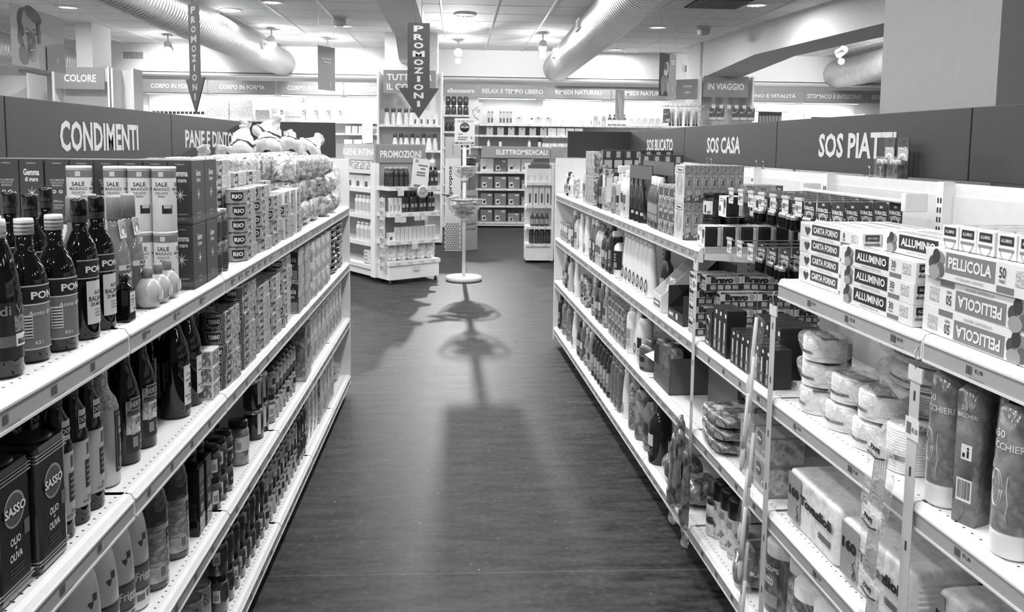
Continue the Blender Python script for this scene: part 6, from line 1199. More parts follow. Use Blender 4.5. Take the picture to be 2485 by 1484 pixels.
# ------------------------------------------------------------------ back of the shop
SIGN = G(150, .5); SIGND = G(140, .5); LET = G(240, .5)
def FRM(o, rz):
    M = Matrix.Translation(o) @ Matrix.Rotation(rz, 4, 'Z'); return lambda x, y, z: (M @ Vector((x, y, z)))
def rack(name, o, rz, w_, d_, h, shelves, label, cat='shelving', group=None, base=.1, lip=.035, sides=(1, 1), backz=0., side_h=None, back=G(230, .5), yoff=0.):
    """origin at the front centre on the floor; y runs into the rack"""
    t = empty(name, o, rz); tag(t, label, cat, group)
    m = MB(); m.box(-w_ / 2, w_ / 2, d_ - .02, d_, backz, h, back); m.build('back_panel', t)
    if base: m = MB(); m.box(-w_ / 2, w_ / 2, .02, d_ - .02, .03, base, WHITE); m.build('plinth', t)
    for i, z in enumerate(shelves):
        m = MB(); m.box(-w_ / 2 + .004, w_ / 2 - .004, .0, d_ - .022, z - .018, z, WHITE); s_ = m.build('shelf', t)
        m = MB(); m.box(-w_ / 2 + .004, w_ / 2 - .004, -.004, .0, z - lip, z + .002, G(224, .35))
        for k in range(max(2, int(w_ / .2))): x = -w_ / 2 + w_ * (k + .4) / max(2, int(w_ / .2)); m.box(x, x + .035, -.005, -.004, z - lip * .8, z - lip * .3, G(186, .5))
        m.build('price_rail', s_)
    for i, sx_ in enumerate((-1, 1)):
        if sides[i]: m = MB(); m.box(sx_ * w_ / 2 - .015, sx_ * w_ / 2 + .015, .04 if sides[i] == 1 else -.01, d_, .03, side_h or h, G(228, .45)); m.build('side_panel', t)
    return t
def board(name, o, rz, w_, h, txt, label, th, mat=SIGN, arms=0, group=None, cat='sign', width=None, lines=None, lm=LET):
    t = empty(name, o, rz); tag(t, label, cat, group); m = MB(); m.box(-w_ / 2, w_ / 2, -.008, .008, 0, h, mat); m.build('board', t)
    if arms:
        for sx_ in (-.42, .42): m = MB(); m.box(sx_ * w_ - .012, sx_ * w_ + .012, .008, arms, h * .3, h * .3 + .03, G(205, .4)); m.build('bracket', t)
    m = MB()
    for (s, z, x) in (lines or [(txt, h / 2, 0)]):
        if s.startswith('-'): m.box(x - .0065 * len(s), x + .0065 * len(s), -.0094, -.0082, z - th * .3, z + th * .3, lm)
        elif s: m.text(s, th, (x, -.0088, z), lm, bold=.02, width=width)
    if m.v: m.build('lettering', t)
    return t
XB = [-5.95, -4.70, -3.44, -2.17, -.93]
XC = [-.93 + 1.27, 1.69, 2.97, 4.27, 5.5, 6.80, 8.08, 9.3]
TX = ['CORPO IN FORMA', 'CORPO IN FORMA', 'CORPO IN FORMA', 'CONTROLLO PESO']
for i in range(4):
    board('wall_sign', ((XB[i] + XB[i + 1]) / 2, 16.12, 2.52), 0, XB[i + 1] - XB[i] - .012, .24, TX[i], ['CORPO IN FORMA sign at the grille end of the back wall', 'CORPO IN FORMA sign behind the tilted arrow tip', 'CORPO IN FORMA sign behind the small hanging banner', 'CONTROLLO PESO sign partly behind the centre column'][i], .085, group='back wall signs', width=.84 if i < 3 else .8)
TY = ['eBenessere', 'RELAX E TEMPO LIBERO', 'RIMEDI NATURALI', 'RIMEDI NATURALI', '', 'TONO E VITALITÀ', 'STOMACO E INTESTINO', 'SOLLIEVO']
XD = [-.3] + [.41] + XC[1:4] + [5.5, 6.80, 8.08, 9.3]
for i in range(8):
    if not TY[i]: continue
    a, b = XD[i], XD[i + 1]
    board('wall_sign', ((a + b) / 2, 16.12, 2.52), 0, b - a - .012, .24, TY[i], ('grey sign ending in Benessere' if i == 0 else TY[i] + ' sign') + ' on the back wall' + (' under the duct end' if i == 2 else ' behind the hanging portrait banner' if i == 3 else ''), .085, group='back wall signs', width=[.52, 1.18, .9, .9, 0, 1.0, 1.12, .6][i], lines=[(TY[i], .12, 0 if i != 7 else -.2)])
fr = 0
def simple(name, w_, d_, h, greys, label=225, pic=None, seed=0, rough=.4):
    m = MB(); m.box(-w_ / 2, w_ / 2, -d_ / 2, d_ / 2, 0, h, G(greys, rough) if isinstance(greys, int) else PR(greys, 12 / max(w_, .05), 'noise', .4, seed=seed)); y = -d_ / 2 - .001
    if label: m.box(-w_ * .38, -w_ * .02, y, y + .001, h * .1, h * .52, G(label, .4))
    if pic: m.lathe([(0, 0), (w_ * .13, 0)], G(pic, .4), 10, M=Matrix.Translation((-w_ * .2, y - .001, h * .3)) @ Matrix.Rotation(PI / 2, 4, 'X'), cap=False); m.box(-w_ * .06, w_ * .0, y - .0006, y, h * .36, h * .5, G(pic, .4))
    m.box(w_ * .12, w_ * .42, y, y + .001, h * .8, h * .92, G(215, .4)) if label and pic else None
    return Rec(name, [('carton', m)])
def pos(rec, x, y, z, label, cat, group=None, rz=0., o=None):
    p = Vector((x, y, z + .0015)) if o is None else o(x, y, z + .0015); return spawn(rec, p, rz, label, cat, group)
# back wall shelving in bays
for i in range(4):
    rack('wall_shelving', ((XB[i] + XB[i + 1]) / 2, 16.14, 0), 0, XB[i + 1] - XB[i], .46, 2.5, [2.02, 1.80, 1.58, 1.2, .8, .4], 'white wall shelving bay below the %s' % ['first CORPO IN FORMA sign by the grille', 'second CORPO IN FORMA sign', 'third CORPO IN FORMA sign', 'CONTROLLO PESO sign'][i], group='wall shelving bays', sides=(0, 0))
for i, nm in enumerate(['sign ending in Benessere', 'RELAX E TEMPO LIBERO sign', 'RIMEDI NATURALI sign under the duct', 'other RIMEDI NATURALI sign', 'corner gap beside IN VIAGGIO', 'TONO E VITALITÀ sign', 'STOMACO E INTESTINO sign']):
    a, b = XD[i], XD[i + 1]
    rack('wall_shelving', ((a + b) / 2, 16.14, 0), 0, b - a, .46, 2.5, [2.01, 1.80, 1.58, 1.09, .76, .43, .11] if i != 6 else [1.5, 1.1, .7, .3], 'white wall shelving bay below the ' + nm, group='wall shelving bays', sides=(0, 0), back=G(150, .5) if i in (1,) else G(228, .5))
board('shelf_sign', (1.11, 15.9, 1.365), 0, 1.32, .215, 'ELETTROMEDICALI', 'ELETTROMEDICALI sign above the medical device shelves', .095, SIGND, .26, width=.98, lines=[('ELETTROMEDICALI', .11, .12)])
board('shelf_sign', (2.42, 15.9, 1.36), 0, 1.26, .225, '', 'blank grey sign beside ELETTROMEDICALI', .08, SIGND, .26)
MD = simple('device_box', .23, .12, .235, 118, 225, 60); MDS = simple('device_box', .23, .12, .17, 130, 225, 60); MDW = simple('device_box', .25, .12, .25, 214, 236, 70)
for r, (z, recs) in enumerate([(1.09, [MDW, MD, MDW, MDW, MDS]), (.76, [MD, MD, MD, MDS, MD]), (.43, [MD, MD, MD, MDS, MDS]), (.11, [MD, MD, MDS, MDS, MDS])]):
    for k, q in enumerate(recs): pos(q, .57 + .265 * k, 16.24, z, 'Medical device box, %s along, on the %s shelf below ELETTROMEDICALI' % (ORD[k], ['top', 'second', 'third', 'lowest'][r]), 'box', 'medical device boxes')
# the light strips that stand behind the signs
for k, x in enumerate((-5.3, -4.05, -2.8, -1.55, .95, 2.25, 3.6, 6.1, 7.4)):
    t = empty('shelf_light', (x, 16.19, 2.5)); tag(t, 'slim shelf light hidden behind the back wall sign, %s along the wall' % ORD[k], 'light', 'shelf lights'); m = MB(); m.box(-.56, .56, -.035, .035, .0, .04, WHITE); m.build('housing', t); m = MB(); m.box(-.55, .55, -.025, .025, -.003, .0, G(250, .4, 0, 0, 4.0)); m.build('tube', t)
# goods on the two upper back shelves
SLB = simple('cosmetic_box', .055, .06, .27, 168, 0); SLB.parts[0][1].box(-.015, .015, -.032, -.03, .03, .12, G(50, .4)); SLB.parts[0][1].box(-.012, .012, -.032, -.03, .22, .245, G(70, .4))
for k, x in enumerate((.60, .665, .83, .895, .965, 1.03)): pos(SLB, x, 16.26, 2.01, 'Tall slim box with dark window on top back shelf, %s in line' % ORD[k], 'box', 'tall slim window boxes')
SQB = simple('cosmetic_box', .125, .06, .15, 176, 0); SQB.parts[0][1].box(-.015, .015, -.032, -.03, .115, .138, G(60, .4))
for k, x in enumerate((1.19, 1.57, 1.76)): pos(SQB, x, 16.26, 2.01, 'Squarish grey perfume box on top back shelf, %s in line' % ORD[k], 'box', 'squarish perfume boxes')
for k in range(6): pos(SQB, .62 + .21 * k, 16.24, 1.80, 'Grey perfume box standing in the dark second shelf, %s in line' % ORD[k], 'box', 'perfume boxes on the second shelf')
VB1 = bottle('perfume_bottle', [(.03, 0), (.032, .005), (.032, .07), (.02, .1), (.012, .11)], G(225, .2), [(.014, .108), (.014, .14), (0, .142)], G(190, .3), None); VB2 = bottle('perfume_bottle', [(.028, 0), (.03, .005), (.03, .09), (.012, .1)], G(228, .2), [(.022, .1), (.022, .13), (0, .132)], G(40, .3), None)
pos(VB1, 1.33, 16.26, 2.01, 'Pale tapered perfume bottle between squarish boxes', 'bottle'); pos(VB2, 1.44, 16.26, 2.01, 'Small perfume bottle with black cap on top back shelf', 'bottle')
for k, x in enumerate((.6, .83, 1.4, 1.6)): pos(VB2 if k % 2 else VB1, x, 16.26, 1.58, 'Small perfume bottle above the ELETTROMEDICALI sign, %s in line' % ORD[k], 'bottle', 'bottles above the medical sign')
WB = simple('remedy_box', .07, .06, .13, 226, 190)
for k in range(9): pos(WB, 1.86 + .078 * k, 16.25, 2.01, 'White remedy box on top back shelf, %s in line' % ORD[k], 'box', 'white remedy boxes')
for k in range(4): pos([simple('tonic_box', .06, .06, .17, 222, 120), simple('tonic_box', .07, .06, .18, 150, 200)][k % 2], 2.62 + .08 * k, 16.25, 2.01, 'Tonic box before the dark bottles, %s in line' % ORD[k], 'box', 'tonic boxes')
HB = bottle('tonic_bottle', [(.035, 0), (.042, .006), (.042, .14), (.03, .17), (.018, .19)], G(70, .2), [(.02, .188), (.02, .225), (0, .227)], G(50, .3), lambda l: arc(l, .0425, .0425, .03, .11, 0, 1.4, G(205, .4)))
for k in range(4): pos(HB, 2.98 + .095 * k, 16.25, 2.01, 'Dark tonic bottle with pale label, %s of four' % ORD[k], 'bottle', 'dark tonic bottles')
MB1 = simple('remedy_box', .1, .07, .16, (205, 232, 150, 228), 0, None, 3)
for k in range(8): pos(MB1, 3.42 + .13 * k, 16.25, 2.01, 'Mixed pale remedy box past the tonic bottles, %s in line' % ORD[k], 'box', 'mixed pale remedy boxes')
for k in range(7):
    for q in range(2 if k < 4 else 1): pos(simple('remedy_box', .16, .08, .075, 222, 200), 1.84 + .175 * k, 16.25, 1.80 + .077 * q, 'Low white remedy box on the second shelf, %s along, %s' % (ORD[k], TIER[q]), 'box', 'low white remedy boxes')
for k in range(6): pos(simple('remedy_box', .14, .08, .07, 224, 195), 1.72 + .15 * k, 16.25, 1.58, 'Low white box on the shelf above the blank sign, %s along' % ORD[k], 'box', 'low white boxes above blank sign')
PIX = simple('slimming_kit_box', .43, .1, .38, (214, 234, 170, 228, 205), 0, None, 5); PIX.parts[0][1].lathe([(0, 0), (.08, 0)], G(200, .4), 18, M=Matrix.Translation((.02, -.052, .1)) @ Matrix.Rotation(PI / 2, 4, 'X'), cap=False); PIX.parts[0][1].box(-.17, -.07, -.052, -.05, .31, .35, G(236, .4))
for k in range(2): pos(PIX, -4.56 + .445 * k, 16.24, 2.02, 'Large pale picture box behind the tilted arrow tip, ' + ('first' if not k else 'second'), 'box', 'large pale picture boxes')
pos(simple('diet_meal_box', .26, .1, .2, (60, 214, 130, 235), 0, None, 6), -3.72, 16.24, 2.02, 'Dark and pale printed meal box beside the picture boxes', 'box')
FB = simple('slimming_box', .24, .1, .235, 226, 0); FB.parts[0][1].lathe([(0, 0), (.03, 0)], G(95, .4), 14, M=Matrix.Translation((.075, -.052, .16)) @ Matrix.Rotation(PI / 2, 4, 'X') @ Matrix.Scale(1.5, 4, (0, 1, 0)), cap=False); FB.parts[0][1].lathe([(0, 0), (.018, 0)], G(205, .4), 14, M=Matrix.Translation((.07, -.0535, .155)) @ Matrix.Rotation(PI / 2, 4, 'X') @ Matrix.Scale(1.4, 4, (0, 1, 0)), cap=False); FB.parts[0][1].box(-.08, -.02, -.052, -.05, .15, .165, G(170, .4)); FB.parts[0][1].box(-.12, .12, -.052, -.05, 0, .03, G(205, .4))
for k, x in enumerate((-3.43, -3.02, -2.79, -2.56, -2.33)): pos(FB, x if k != 1 else -3.02, 16.24, 2.02, 'Pale box with a portrait oval, %s from the picture boxes' % ORD[k], 'box', 'pale portrait boxes')
for k in range(2): pos(FB, -3.03, 16.24, 2.02 + .237, 'Pale portrait box standing on another behind the promo card', 'box', 'pale portrait boxes') if k == 0 else None
board('promo_card', (-3.12, 16.08, 2.0), 0, .31, .2, '', 'PROMOZIONI shelf card on the top back shelf', .03, G(196, .5), cat='sign', lines=[('+  PROMOZIONI', .09, .0)], lm=G(120, .5))
for k in range(4): pos(simple('tube_box', .05, .06, .2, (150, 225, 190), 0, None, 8), -2.17 + .055 * k, 16.24, 2.02, 'Slim tube box by the leaning packs, %s in line' % ORD[k], 'box', 'slim tube boxes')
for k in range(3): pos(simple('leaning_pack', .22, .04, .26, (226, 200, 236, 150), 0, None, 9), -1.86 + .17 * k, 16.22 + .05 * k, 2.02, 'Pale pack leaning beside the centre column, %s in line' % ORD[k], 'box', 'pale leaning packs', rz=.15)
DB2 = bottle('nail_polish', [(.03, 0), (.03, .1)], G(225, .3), [(.03, .1), (.03, .16), (0, .162)], G(34, .3), None)
for k in range(16): pos(DB2, -5.75 + .075 * k, 16.26, 2.02, 'Dark capped bottle rising over the CONDIMENTI panel, %s in line' % ORD[k], 'bottle', 'dark capped bottles on the back shelf')
for k in range(6): pos(simple('care_box', .11, .08, .14, (226, 150, 205), 200, None, k), -2.1 + .125 * k, 16.22, 1.80, 'Small care box on the shelf under the pale leaning packs, %s in line' % ORD[k], 'box', 'small care boxes'); pos(simple('care_box', .16, .08, .1, (232, 190, 214), 0, None, k + 3), -2.1 + .18 * k, 16.22, 1.58, 'Wide care box on the third back shelf, %s in line' % ORD[k], 'box', 'wide care boxes') if k < 4 else None
board('price_card', (-1.72, 16.05, 1.62), 0, .2, .37, '', 'Tall price card on the shelf beside the centre column', .03, G(228, .5), cat='sign', lines=[('0,90', .25, 0)], lm=G(80, .5))
DPK = MB()
for dx in (-.055, .055): DPK.lathe([(.03, 0), (.05, .01), (.054, .08), (.048, .15), (.03, .17)], G(66, .25, 0, .4), 14, c=(dx, 0, 0))
DPK = Rec('sports_drink_pack', [('bottles', DPK)])
for k, (x, z) in enumerate([(-.135, 2.17), (-.135, 2.345), (.095, 2.17), (.095, 2.345), (-.135, 1.86), (.095, 1.86)]): pos(DPK, x, 15.95, z, 'Dark twin bottle pack in the tower beside the column, ' + ['lower near column', 'upper near column', 'lower by the woman picture', 'upper by the woman picture', 'middle shelf near column', 'middle shelf inward'][k], 'bottle pack', 'dark twin bottle packs')
rack('drink_tower', (-.02, 15.8, 0), 0, .5, .3, 2.2, [2.165, 1.855, 1.55, 1.2, .85, .5], 'narrow white tower of dark bottle packs beside the centre column')
for k in range(4):
    for q in range(2): pos(DPK, -.135 + .23 * q, 15.95, [1.55, 1.2, .85, .5][k], 'Dark twin bottle pack low in the tower, %s shelf down, %s' % (ORD[k + 2], ('near column', 'inward')[q]), 'bottle pack', 'dark twin bottle packs low down')
board('picture_card', (.33, 15.98, 2.05), 0, .28, .36, '', 'Pale picture card with a resting woman outline above the price sign', .03, G(228, .5), cat='picture')
m = MB(); m.tube([(.05, -.012, .28), (-.05, -.012, .2), (-.02, -.012, .1), (.06, -.012, .04)], .006, G(150, .5), 6); m.lathe([(.02, 0), (.03, 0)], G(90, .5), 14, M=Matrix.Translation((.06, -.012, .2)) @ Matrix.Rotation(PI / 2, 4, 'X'), cap=False); m.build('drawing', bpy.data.objects['picture_card'])
# centre column rack
rack('column_shelving', (-.76, 13.3, 0), 0, 1.0, .38, 2.75, [1.91, 1.51, 1.19, .85, .5, .15], 'white column shelving under the TUTTO PER IL CORPO sign', sides=(2, 2), back=G(212, .5))
board('wall_sign', (-.76, 13.28, 2.4), 0, .82, .36, '', 'TUTTO PER IL CORPO sign behind the dark arrow', .1, SIGND, lines=[('TUTTO PER', .25, 0), ('IL CORPO', .1, -.06)])
CN = bottle('lotion_bottle', [(.05, 0), (.052, .006), (.045, .1), (.028, .19), (.024, .2)], G(230, .3), [(.034, .2), (.036, .255), (.03, .262), (0, .263)], G(95, .3), None)
for k in range(5): pos(CN, -1.13 + .1 * k, 13.42 + .06 * (k % 2), 1.91, 'White cone lotion bottle on the top column shelf, %s in line' % ORD[k], 'bottle', 'cone lotion bottles top shelf')
for k in range(8): pos(CN, -1.0 + .09 * k, 13.42 + .07 * (k % 2), 1.51, 'White cone lotion bottle on the second column shelf, %s in line' % ORD[k], 'bottle', 'cone lotion bottles second shelf')
for k in range(4): pos(simple('soap_box', .09, .07, .17, 228, 100), -.66 + .1 * k, 13.42, 1.91, 'White soap box behind the arrow tip, %s in line' % ORD[k], 'box', 'white soap boxes')
PB = bottle('pump_bottle', [(.045, 0), (.048, .006), (.046, .16), (.02, .2)], G(232, .3), [(.012, .2), (.012, .25), (.03, .252), (.03, .265), (0, .266)], G(228, .3), lambda l: arc(l, .0485, .0485, .03, .12, 0, 1.2, G(176, .4)))
for k in range(3): pos(PB, -.64 + .12 * k, 13.42, 1.19, 'White pump bottle above the PROMOZIONI sign edge, %s of three' % ORD[k], 'bottle', 'white pump bottles')
for k in range(5): pos(simple('soap_box', .12, .08, .12, (228, 205, 236), 0, None, k), -1.1 + .15 * k, 13.42, 1.19, 'Pale low carton behind the PROMOZIONI sign, %s in line' % ORD[k], 'box', 'pale low cartons')
# far column rack with travel goods
rack('column_shelving', (4.52, 13.85, 0), 0, .9, .36, 2.8, [1.7, 1.3, .9, .5, .15], 'white column shelving under the IN VIAGGIO sign', sides=(2, 2), back=G(214, .5))
board('wall_sign', (4.49, 13.82, 2.45), 0, .76, .35, 'IN VIAGGIO', 'IN VIAGGIO sign on the far column', .11, SIGND, width=.62)
board('wall_sign', (3.92, 14.1, 2.42), -PI / 2 + .9, .42, .34, '', 'grey side sign around the corner from IN VIAGGIO', .05, SIGND, lines=[('------------', .22, 0), ('--------', .12, 0)], lm=G(196, .5))
def peg(x, y, z, n, rec, rz, label, dx=.04):
    t = empty('peg_hook', (x, y, z), rz); tag(t, label, 'hook', 'peg hooks'); m = MB(); m.tube([(0, .25, 0), (0, 0, 0), (0, -.03, .03)], .006, G(220, .3, .6), 6); m.build('wire', t); m = MB(); m.box(-.03, .03, -.035, -.03, -.03, .03, G(226, .4)); m.build('price_flag', t)
CT = MB(); CT.box(-.06, .06, -.008, .008, -.22, 0, PR((40, 110, 70, 190), 18, 'noise', seed=70)); CT.box(-.058, .058, -.0095, -.008, -.21, -.16, G(205, .4)); CT = Rec('travel_pack', [('card', CT)])
for k in range(6):
    x = 4.22 + .13 * k; peg(x, 13.62, 2.28, 3, CT, 0, 'Wire peg hook below IN VIAGGIO, %s in line' % ORD[k])
    if k != 2: pos(CT, x, 13.62, 2.27, 'Dark travel pack hanging below IN VIAGGIO, hook ' + ORD[k], 'travel pack', 'dark travel packs')
TB = MB(); TB.lathe([(.0, -.26), (.018, -.26), (.03, -.03), (.012, 0)], G(206, .3), 10, sx=1, sy=.5); TB.lathe([(.018, -.3), (.02, -.262)], G(60, .4), 10); TB = Rec('toothbrush_pack', [('tube', TB)])
for k in range(8): pos(TB, 3.45 + .065 * k, 13.4 + .06 * (k % 2), 2.25, 'Pale hanging tube with dark end beside the far column, %s in line' % ORD[k], 'tube', 'pale hanging tubes')
for k in range(4): pos(CT, 3.38, 13.3 + .05 * k, 2.22, 'Dark card hanging at the end of the tube row, %s deep' % ORD[k], 'card', 'dark hanging cards', rz=.8)
pr = empty('peg_rail', (3.7, 13.5, 2.27)); tag(pr, 'chrome rail carrying the pale hanging tubes', 'rail'); m = MB()
for a in range(9): m.tube([(-.3 + .075 * a, .35, .01), (-.3 + .075 * a, -.15, .01), (-.3 + .075 * a, -.18, .05)], .004, G(215, .3, .6), 5)
m.tube([(-.35, .1, .004), (.36, .1, .004)], .008, G(215, .3, .6), 6); m.build('rails', pr)
DT = MB(); DT.box(-.03, .03, -.012, .012, -.28, 0, G(60, .3)); DT.box(-.022, .022, -.014, -.012, -.2, -.06, G(150, .4)); DT = Rec('comb_pack', [('card', DT)])
for k in range(7): pos(DT, 5.02 + .055 * k, 13.6, 2.2, 'Dark comb card right of the IN VIAGGIO shelving, %s in line'.replace('right of', 'past') % ORD[k], 'comb', 'dark comb cards')
pr = empty('peg_rail', (5.2, 13.6, 2.205)); tag(pr, 'chrome rail carrying dark comb cards', 'rail'); m = MB(); m.tube([(-.25, 0, .004), (.3, 0, .004)], .008, G(215, .3, .6), 6); m.tube([(-.25, 0, .004), (-.25, .3, .02)], .006, G(215, .3, .6), 6); m.build('rails', pr)
# colour shelving at the far left
rack('hair_colour_shelving', (-5.62, 12.92, 0), 0, .80, .3, 2.7, [1.6, 1.2, .8, .4], 'white shelving unit under the COLORE sign', sides=(2, 2), back=G(228, .5))
board('wall_sign', (-5.62, 12.90, 2.364), 0, .707, .325, 'COLORE', 'COLORE sign beside the pale side column', .11, SIGND, width=.46)
rack('tall_cabinet', (-5.01, 12.85, 0), 0, .30, .4, 2.68, [], 'plain white tall cabinet beside the COLORE shelving', 'cabinet', sides=(1, 1))
rack('tall_cabinet', (-7.0, 13.0, 0), 0, 1.1, .6, 2.6, [], 'plain white tall cabinet behind the face poster', 'cabinet', sides=(1, 1))
board('notice_card', (-7.02, 13.58, 2.2), 0, .2, .12, '', 'small framed notice on the white cabinet', .02, G(225, .5), cat='notice', lines=[('----', .06, .03)], lm=G(120, .5))
# glass display case far on the household side
t = rack('display_case', (7.45, 16.05, 0), 0, 1.25, .3, 2.3, [2.0, 1.7], 'pale framed display case below STOMACO E INTESTINO', 'display case', back=G(205, .5)); m = MB(); m.box(-.5, .5, -.01, 0, 2.2, 2.23, G(80, .4)); m.build('light_bar', t)
for k in range(5): pos(simple('medicine_box', .12, .06, .12, (205, 90, 226), 0, None, k), 7.05 + .2 * k, 16.12, 2.0, 'Small medicine box in the pale display case, %s in line' % ORD[k], 'box', 'medicine boxes in the case')
# ------------------------------------------------------------------ promotional end unit, turned toward the aisle
PA = math.atan2(.39, .55); PO = (-.77, 9.42, 0); PF_ = FRM(PO, PA)
t = empty('promotion_gondola', PO, PA); tag(t, 'white angled gondola end under the PROMOZIONI sign', 'shelving')
m = MB(); m.box(0, .68, .30, .34, .05, 1.6, G(150, .5)); m.build('back_panel', t)
m = MB(); m.box(-.03, .03, .27, .37, .05, 1.38, WHITE); m.box(.66, .70, .27, .37, .05, 1.38, WHITE); m.build('upright', t)
m = MB(); m.box(0, .68, .0, .30, .05, .24, WHITE, bev=.003); m.build('plinth', t)
for z in (.26, .50, .82, 1.12):
    m = MB(); m.box(.0, .69, -.01, .30, z - .022, z, WHITE); s_ = m.build('shelf', t); m = MB(); m.box(.0, .69, -.016, -.01, z - .045, z + .002, G(226, .35)); m.box(-.006, .0, -.01, .27, z - .045, z + .002, G(232, .35))
    for k in range(4): m.box(.08 + .16 * k, .14 + .16 * k, -.018, -.016, z - .035, z - .012, G(190, .4))
    m.build('price_rail', s_)
for k, (x, z) in enumerate([(.14, 1.09), (.40, 1.12), (.1, .79), (.17, .785), (.36, .8), (.45, .8), (.33, .47), (.36, .22)]):
    m = MB(); m.box(x - .04, x + .04, -.025, -.02, z - .075, z - .015, G(205, .4)); m.build('price_flag', t)
for (x, y) in ((.03, .03), (.65, .03), (.1, .3)): m = MB(); m.lathe([(.02, 0), (.02, .02), (.012, .03), (.012, .05)], G(40, .4), 10, c=(x, y, 0)); m.build('foot', t)
board('shelf_sign', PF_(.33, .29, 1.385), PA, .62, .2, 'PROMOZIONI', 'PROMOZIONI sign on the angled gondola end', .085, SIGND, width=.56)
# long side of the same run, its shelves facing the food aisle end
for z in (): pass
LA = PA - PI / 2
t = empty('care_gondola', PF_(-.02, .385, 0), LA); tag(t, 'white gondola run under the IGIENE INTIMA sign', 'shelving')
m = MB(); m.box(-2.2, 0, .32, .36, .05, 1.6, G(150, .5)); m.build('back_panel', t); m = MB(); m.box(-2.2, 0, .02, .32, .05, .2, WHITE); m.build('plinth', t)
for z in (.18, .45, .77, 1.08, 1.30):
    m = MB(); m.box(-2.2, -.0, .0, .32, z - .02, z, WHITE); s_ = m.build('shelf', t); m = MB(); m.box(-2.2, -.0, -.006, 0, z - .045, z + .002, G(228, .35)); m.build('price_rail', s_)
CF_ = FRM(PF_(-.02, .385, 0), LA)
board('shelf_sign', CF_(-.62, .31, 1.40), LA, 1.2, .2, 'IGIENE INTIMA', 'IGIENE INTIMA sign beside the PROMOZIONI sign', .085, G(178, .5), width=.80, lines=[('IGIENE INTIMA', .1, -.22)])
SH = bottle('shampoo_bottle', [(.03, 0), (.034, .006), (.034, .15), (.026, .18), (.014, .19)], DKB, [(.018, .19), (.016, .225), (0, .227)], G(40, .3), lambda l: (arc(l, .0345, .0345, .03, .11, 0, 1.1, G(60, .4)), arc(l, .0349, .0349, .055, .095, 0, .5, G(170, .4))))
SHG = bottle('shampoo_bottle', [(.03, 0), (.034, .006), (.034, .15), (.026, .18), (.014, .19)], DKB, [(.022, .188), (.02, .22), (0, .222)], G(150, .3), lambda l: arc(l, .0345, .0345, .03, .11, 0, 1.1, G(64, .4)))
for r in range(2):
    for k in range(4): pos(SHG, .05 + .07 * k, .06 + .08 * r, 1.12, 'Dark bottle with grey cap, top promotion shelf, %s, %s' % (ORD[k], ROWN[r]), 'bottle', 'grey capped promotion bottles', PA, PF_)
for k in range(5): pos(SH, .42 + .06 * k, .06, 1.12, 'Dark boxy shampoo bottle past the promo notice, %s in line' % ORD[k], 'bottle', 'dark shampoo top shelf', PA, PF_)
for k in range(8): pos(SH, .21 + .06 * k, .06 + .02 * (k % 2), .82, 'Dark shampoo bottle on the second promotion shelf, %s in line' % ORD[k], 'bottle', 'dark shampoo second shelf', PA, PF_)
TBX = simple('tube_box', .045, .04, .17, 214, 150); 
for k in range(3): pos(TBX, .05 + .055 * k, .05, .82, 'Pale tube box at the corner of the second promotion shelf, %s' % ORD[k], 'box', 'pale tube boxes', PA, PF_)
CRB = simple('cream_box', .05, .05, .15, (206, 228, 170, 90), 0, None, 4)
for k in range(10): pos(CRB, .14 + .055 * k, .06, .50, 'Pale cream carton on the third promotion shelf, %s in line' % ORD[k], 'box', 'pale cream cartons', PA, PF_)
pos(simple('cream_box', .09, .06, .09, 218, 90), .06, .06, .50, 'Low pale carton at the corner of third promotion shelf', 'box', None, PA, PF_)
DP = MB(); blob(DP, .13, .1, .2, PR((222, 180, 236, 150), 18, 'noise', .25, bump=.5, coat=.5, seed=71, soft=True), .4, .006, 20, 1); DP = Rec('diaper_pack', [('pack', DP)])
for k in range(5): pos(DP, .08 + .13 * k, .1, .26, 'Pale wrapped bundle on the lowest promotion shelf, %s in line' % ORD[k], 'pack', 'pale wrapped bundles', PA, PF_)
t = board('promo_notice', PF_(.36, -.06, 1.10), PA, .22, .34, '', 'White promotion notice leaning at the top promotion shelf', .03, G(228, .5), cat='sign', lines=[('----------', .262, .02), ('-----', .225, .02), ('---------', .18, 0), ('---------', .15, 0)], lm=G(120, .5)); t.rotation_euler = (.0, .12, PA)
m = MB(); m.box(-.08, .08, -.0095, -.0085, .01, .04, G(130, .5)); m.box(-.09, -.05, -.0095, -.0085, .29, .325, G(150, .5)); m.build('print', t)
t = empty('round_badge', PF_(.40, -.075, 1.06), PA); tag(t, 'round printed badge hanging under the promotion notice', 'badge'); m = MB(); m.lathe([(0, 0), (.075, 0), (.075, .006), (0, .006)], G(222, .4), 26, M=Matrix.Rotation(PI / 2, 4, 'X'), cap=False); m.build('disc', t); m = MB(); m.lathe([(0, .0065), (.06, .0065)], PR((70, 205, 120, 232), 24, 'noise', seed=72), 22, M=Matrix.Rotation(PI / 2, 4, 'X'), cap=False); m.build('print', t)
SMP = MB(); SMP.box(-.03, .03, -.012, .012, -.1, 0, G(214, .4)); SMP.box(-.024, .024, -.014, -.012, -.09, -.04, PR((90, 190, 60), 40, 'noise', seed=73)); SMP = Rec('sample_pack', [('card', SMP)])
t = empty('clip_strip', PF_(-.035, .1, 1.0), PA - .9); tag(t, 'hanging clip strip of small packs on the promotion corner', 'clip strip'); m = MB(); m.box(-.008, .008, 0, .003, -.8, 0, G(215, .4)); m.build('strip', t)
for k in range(8): pos(SMP, -.04, .085, .99 - .105 * k, 'Small pack clipped on the promotion corner strip, %s down' % ORD[k], 'pack', 'small clipped packs', PA - .9 + .3 * (-1) ** k, PF_)
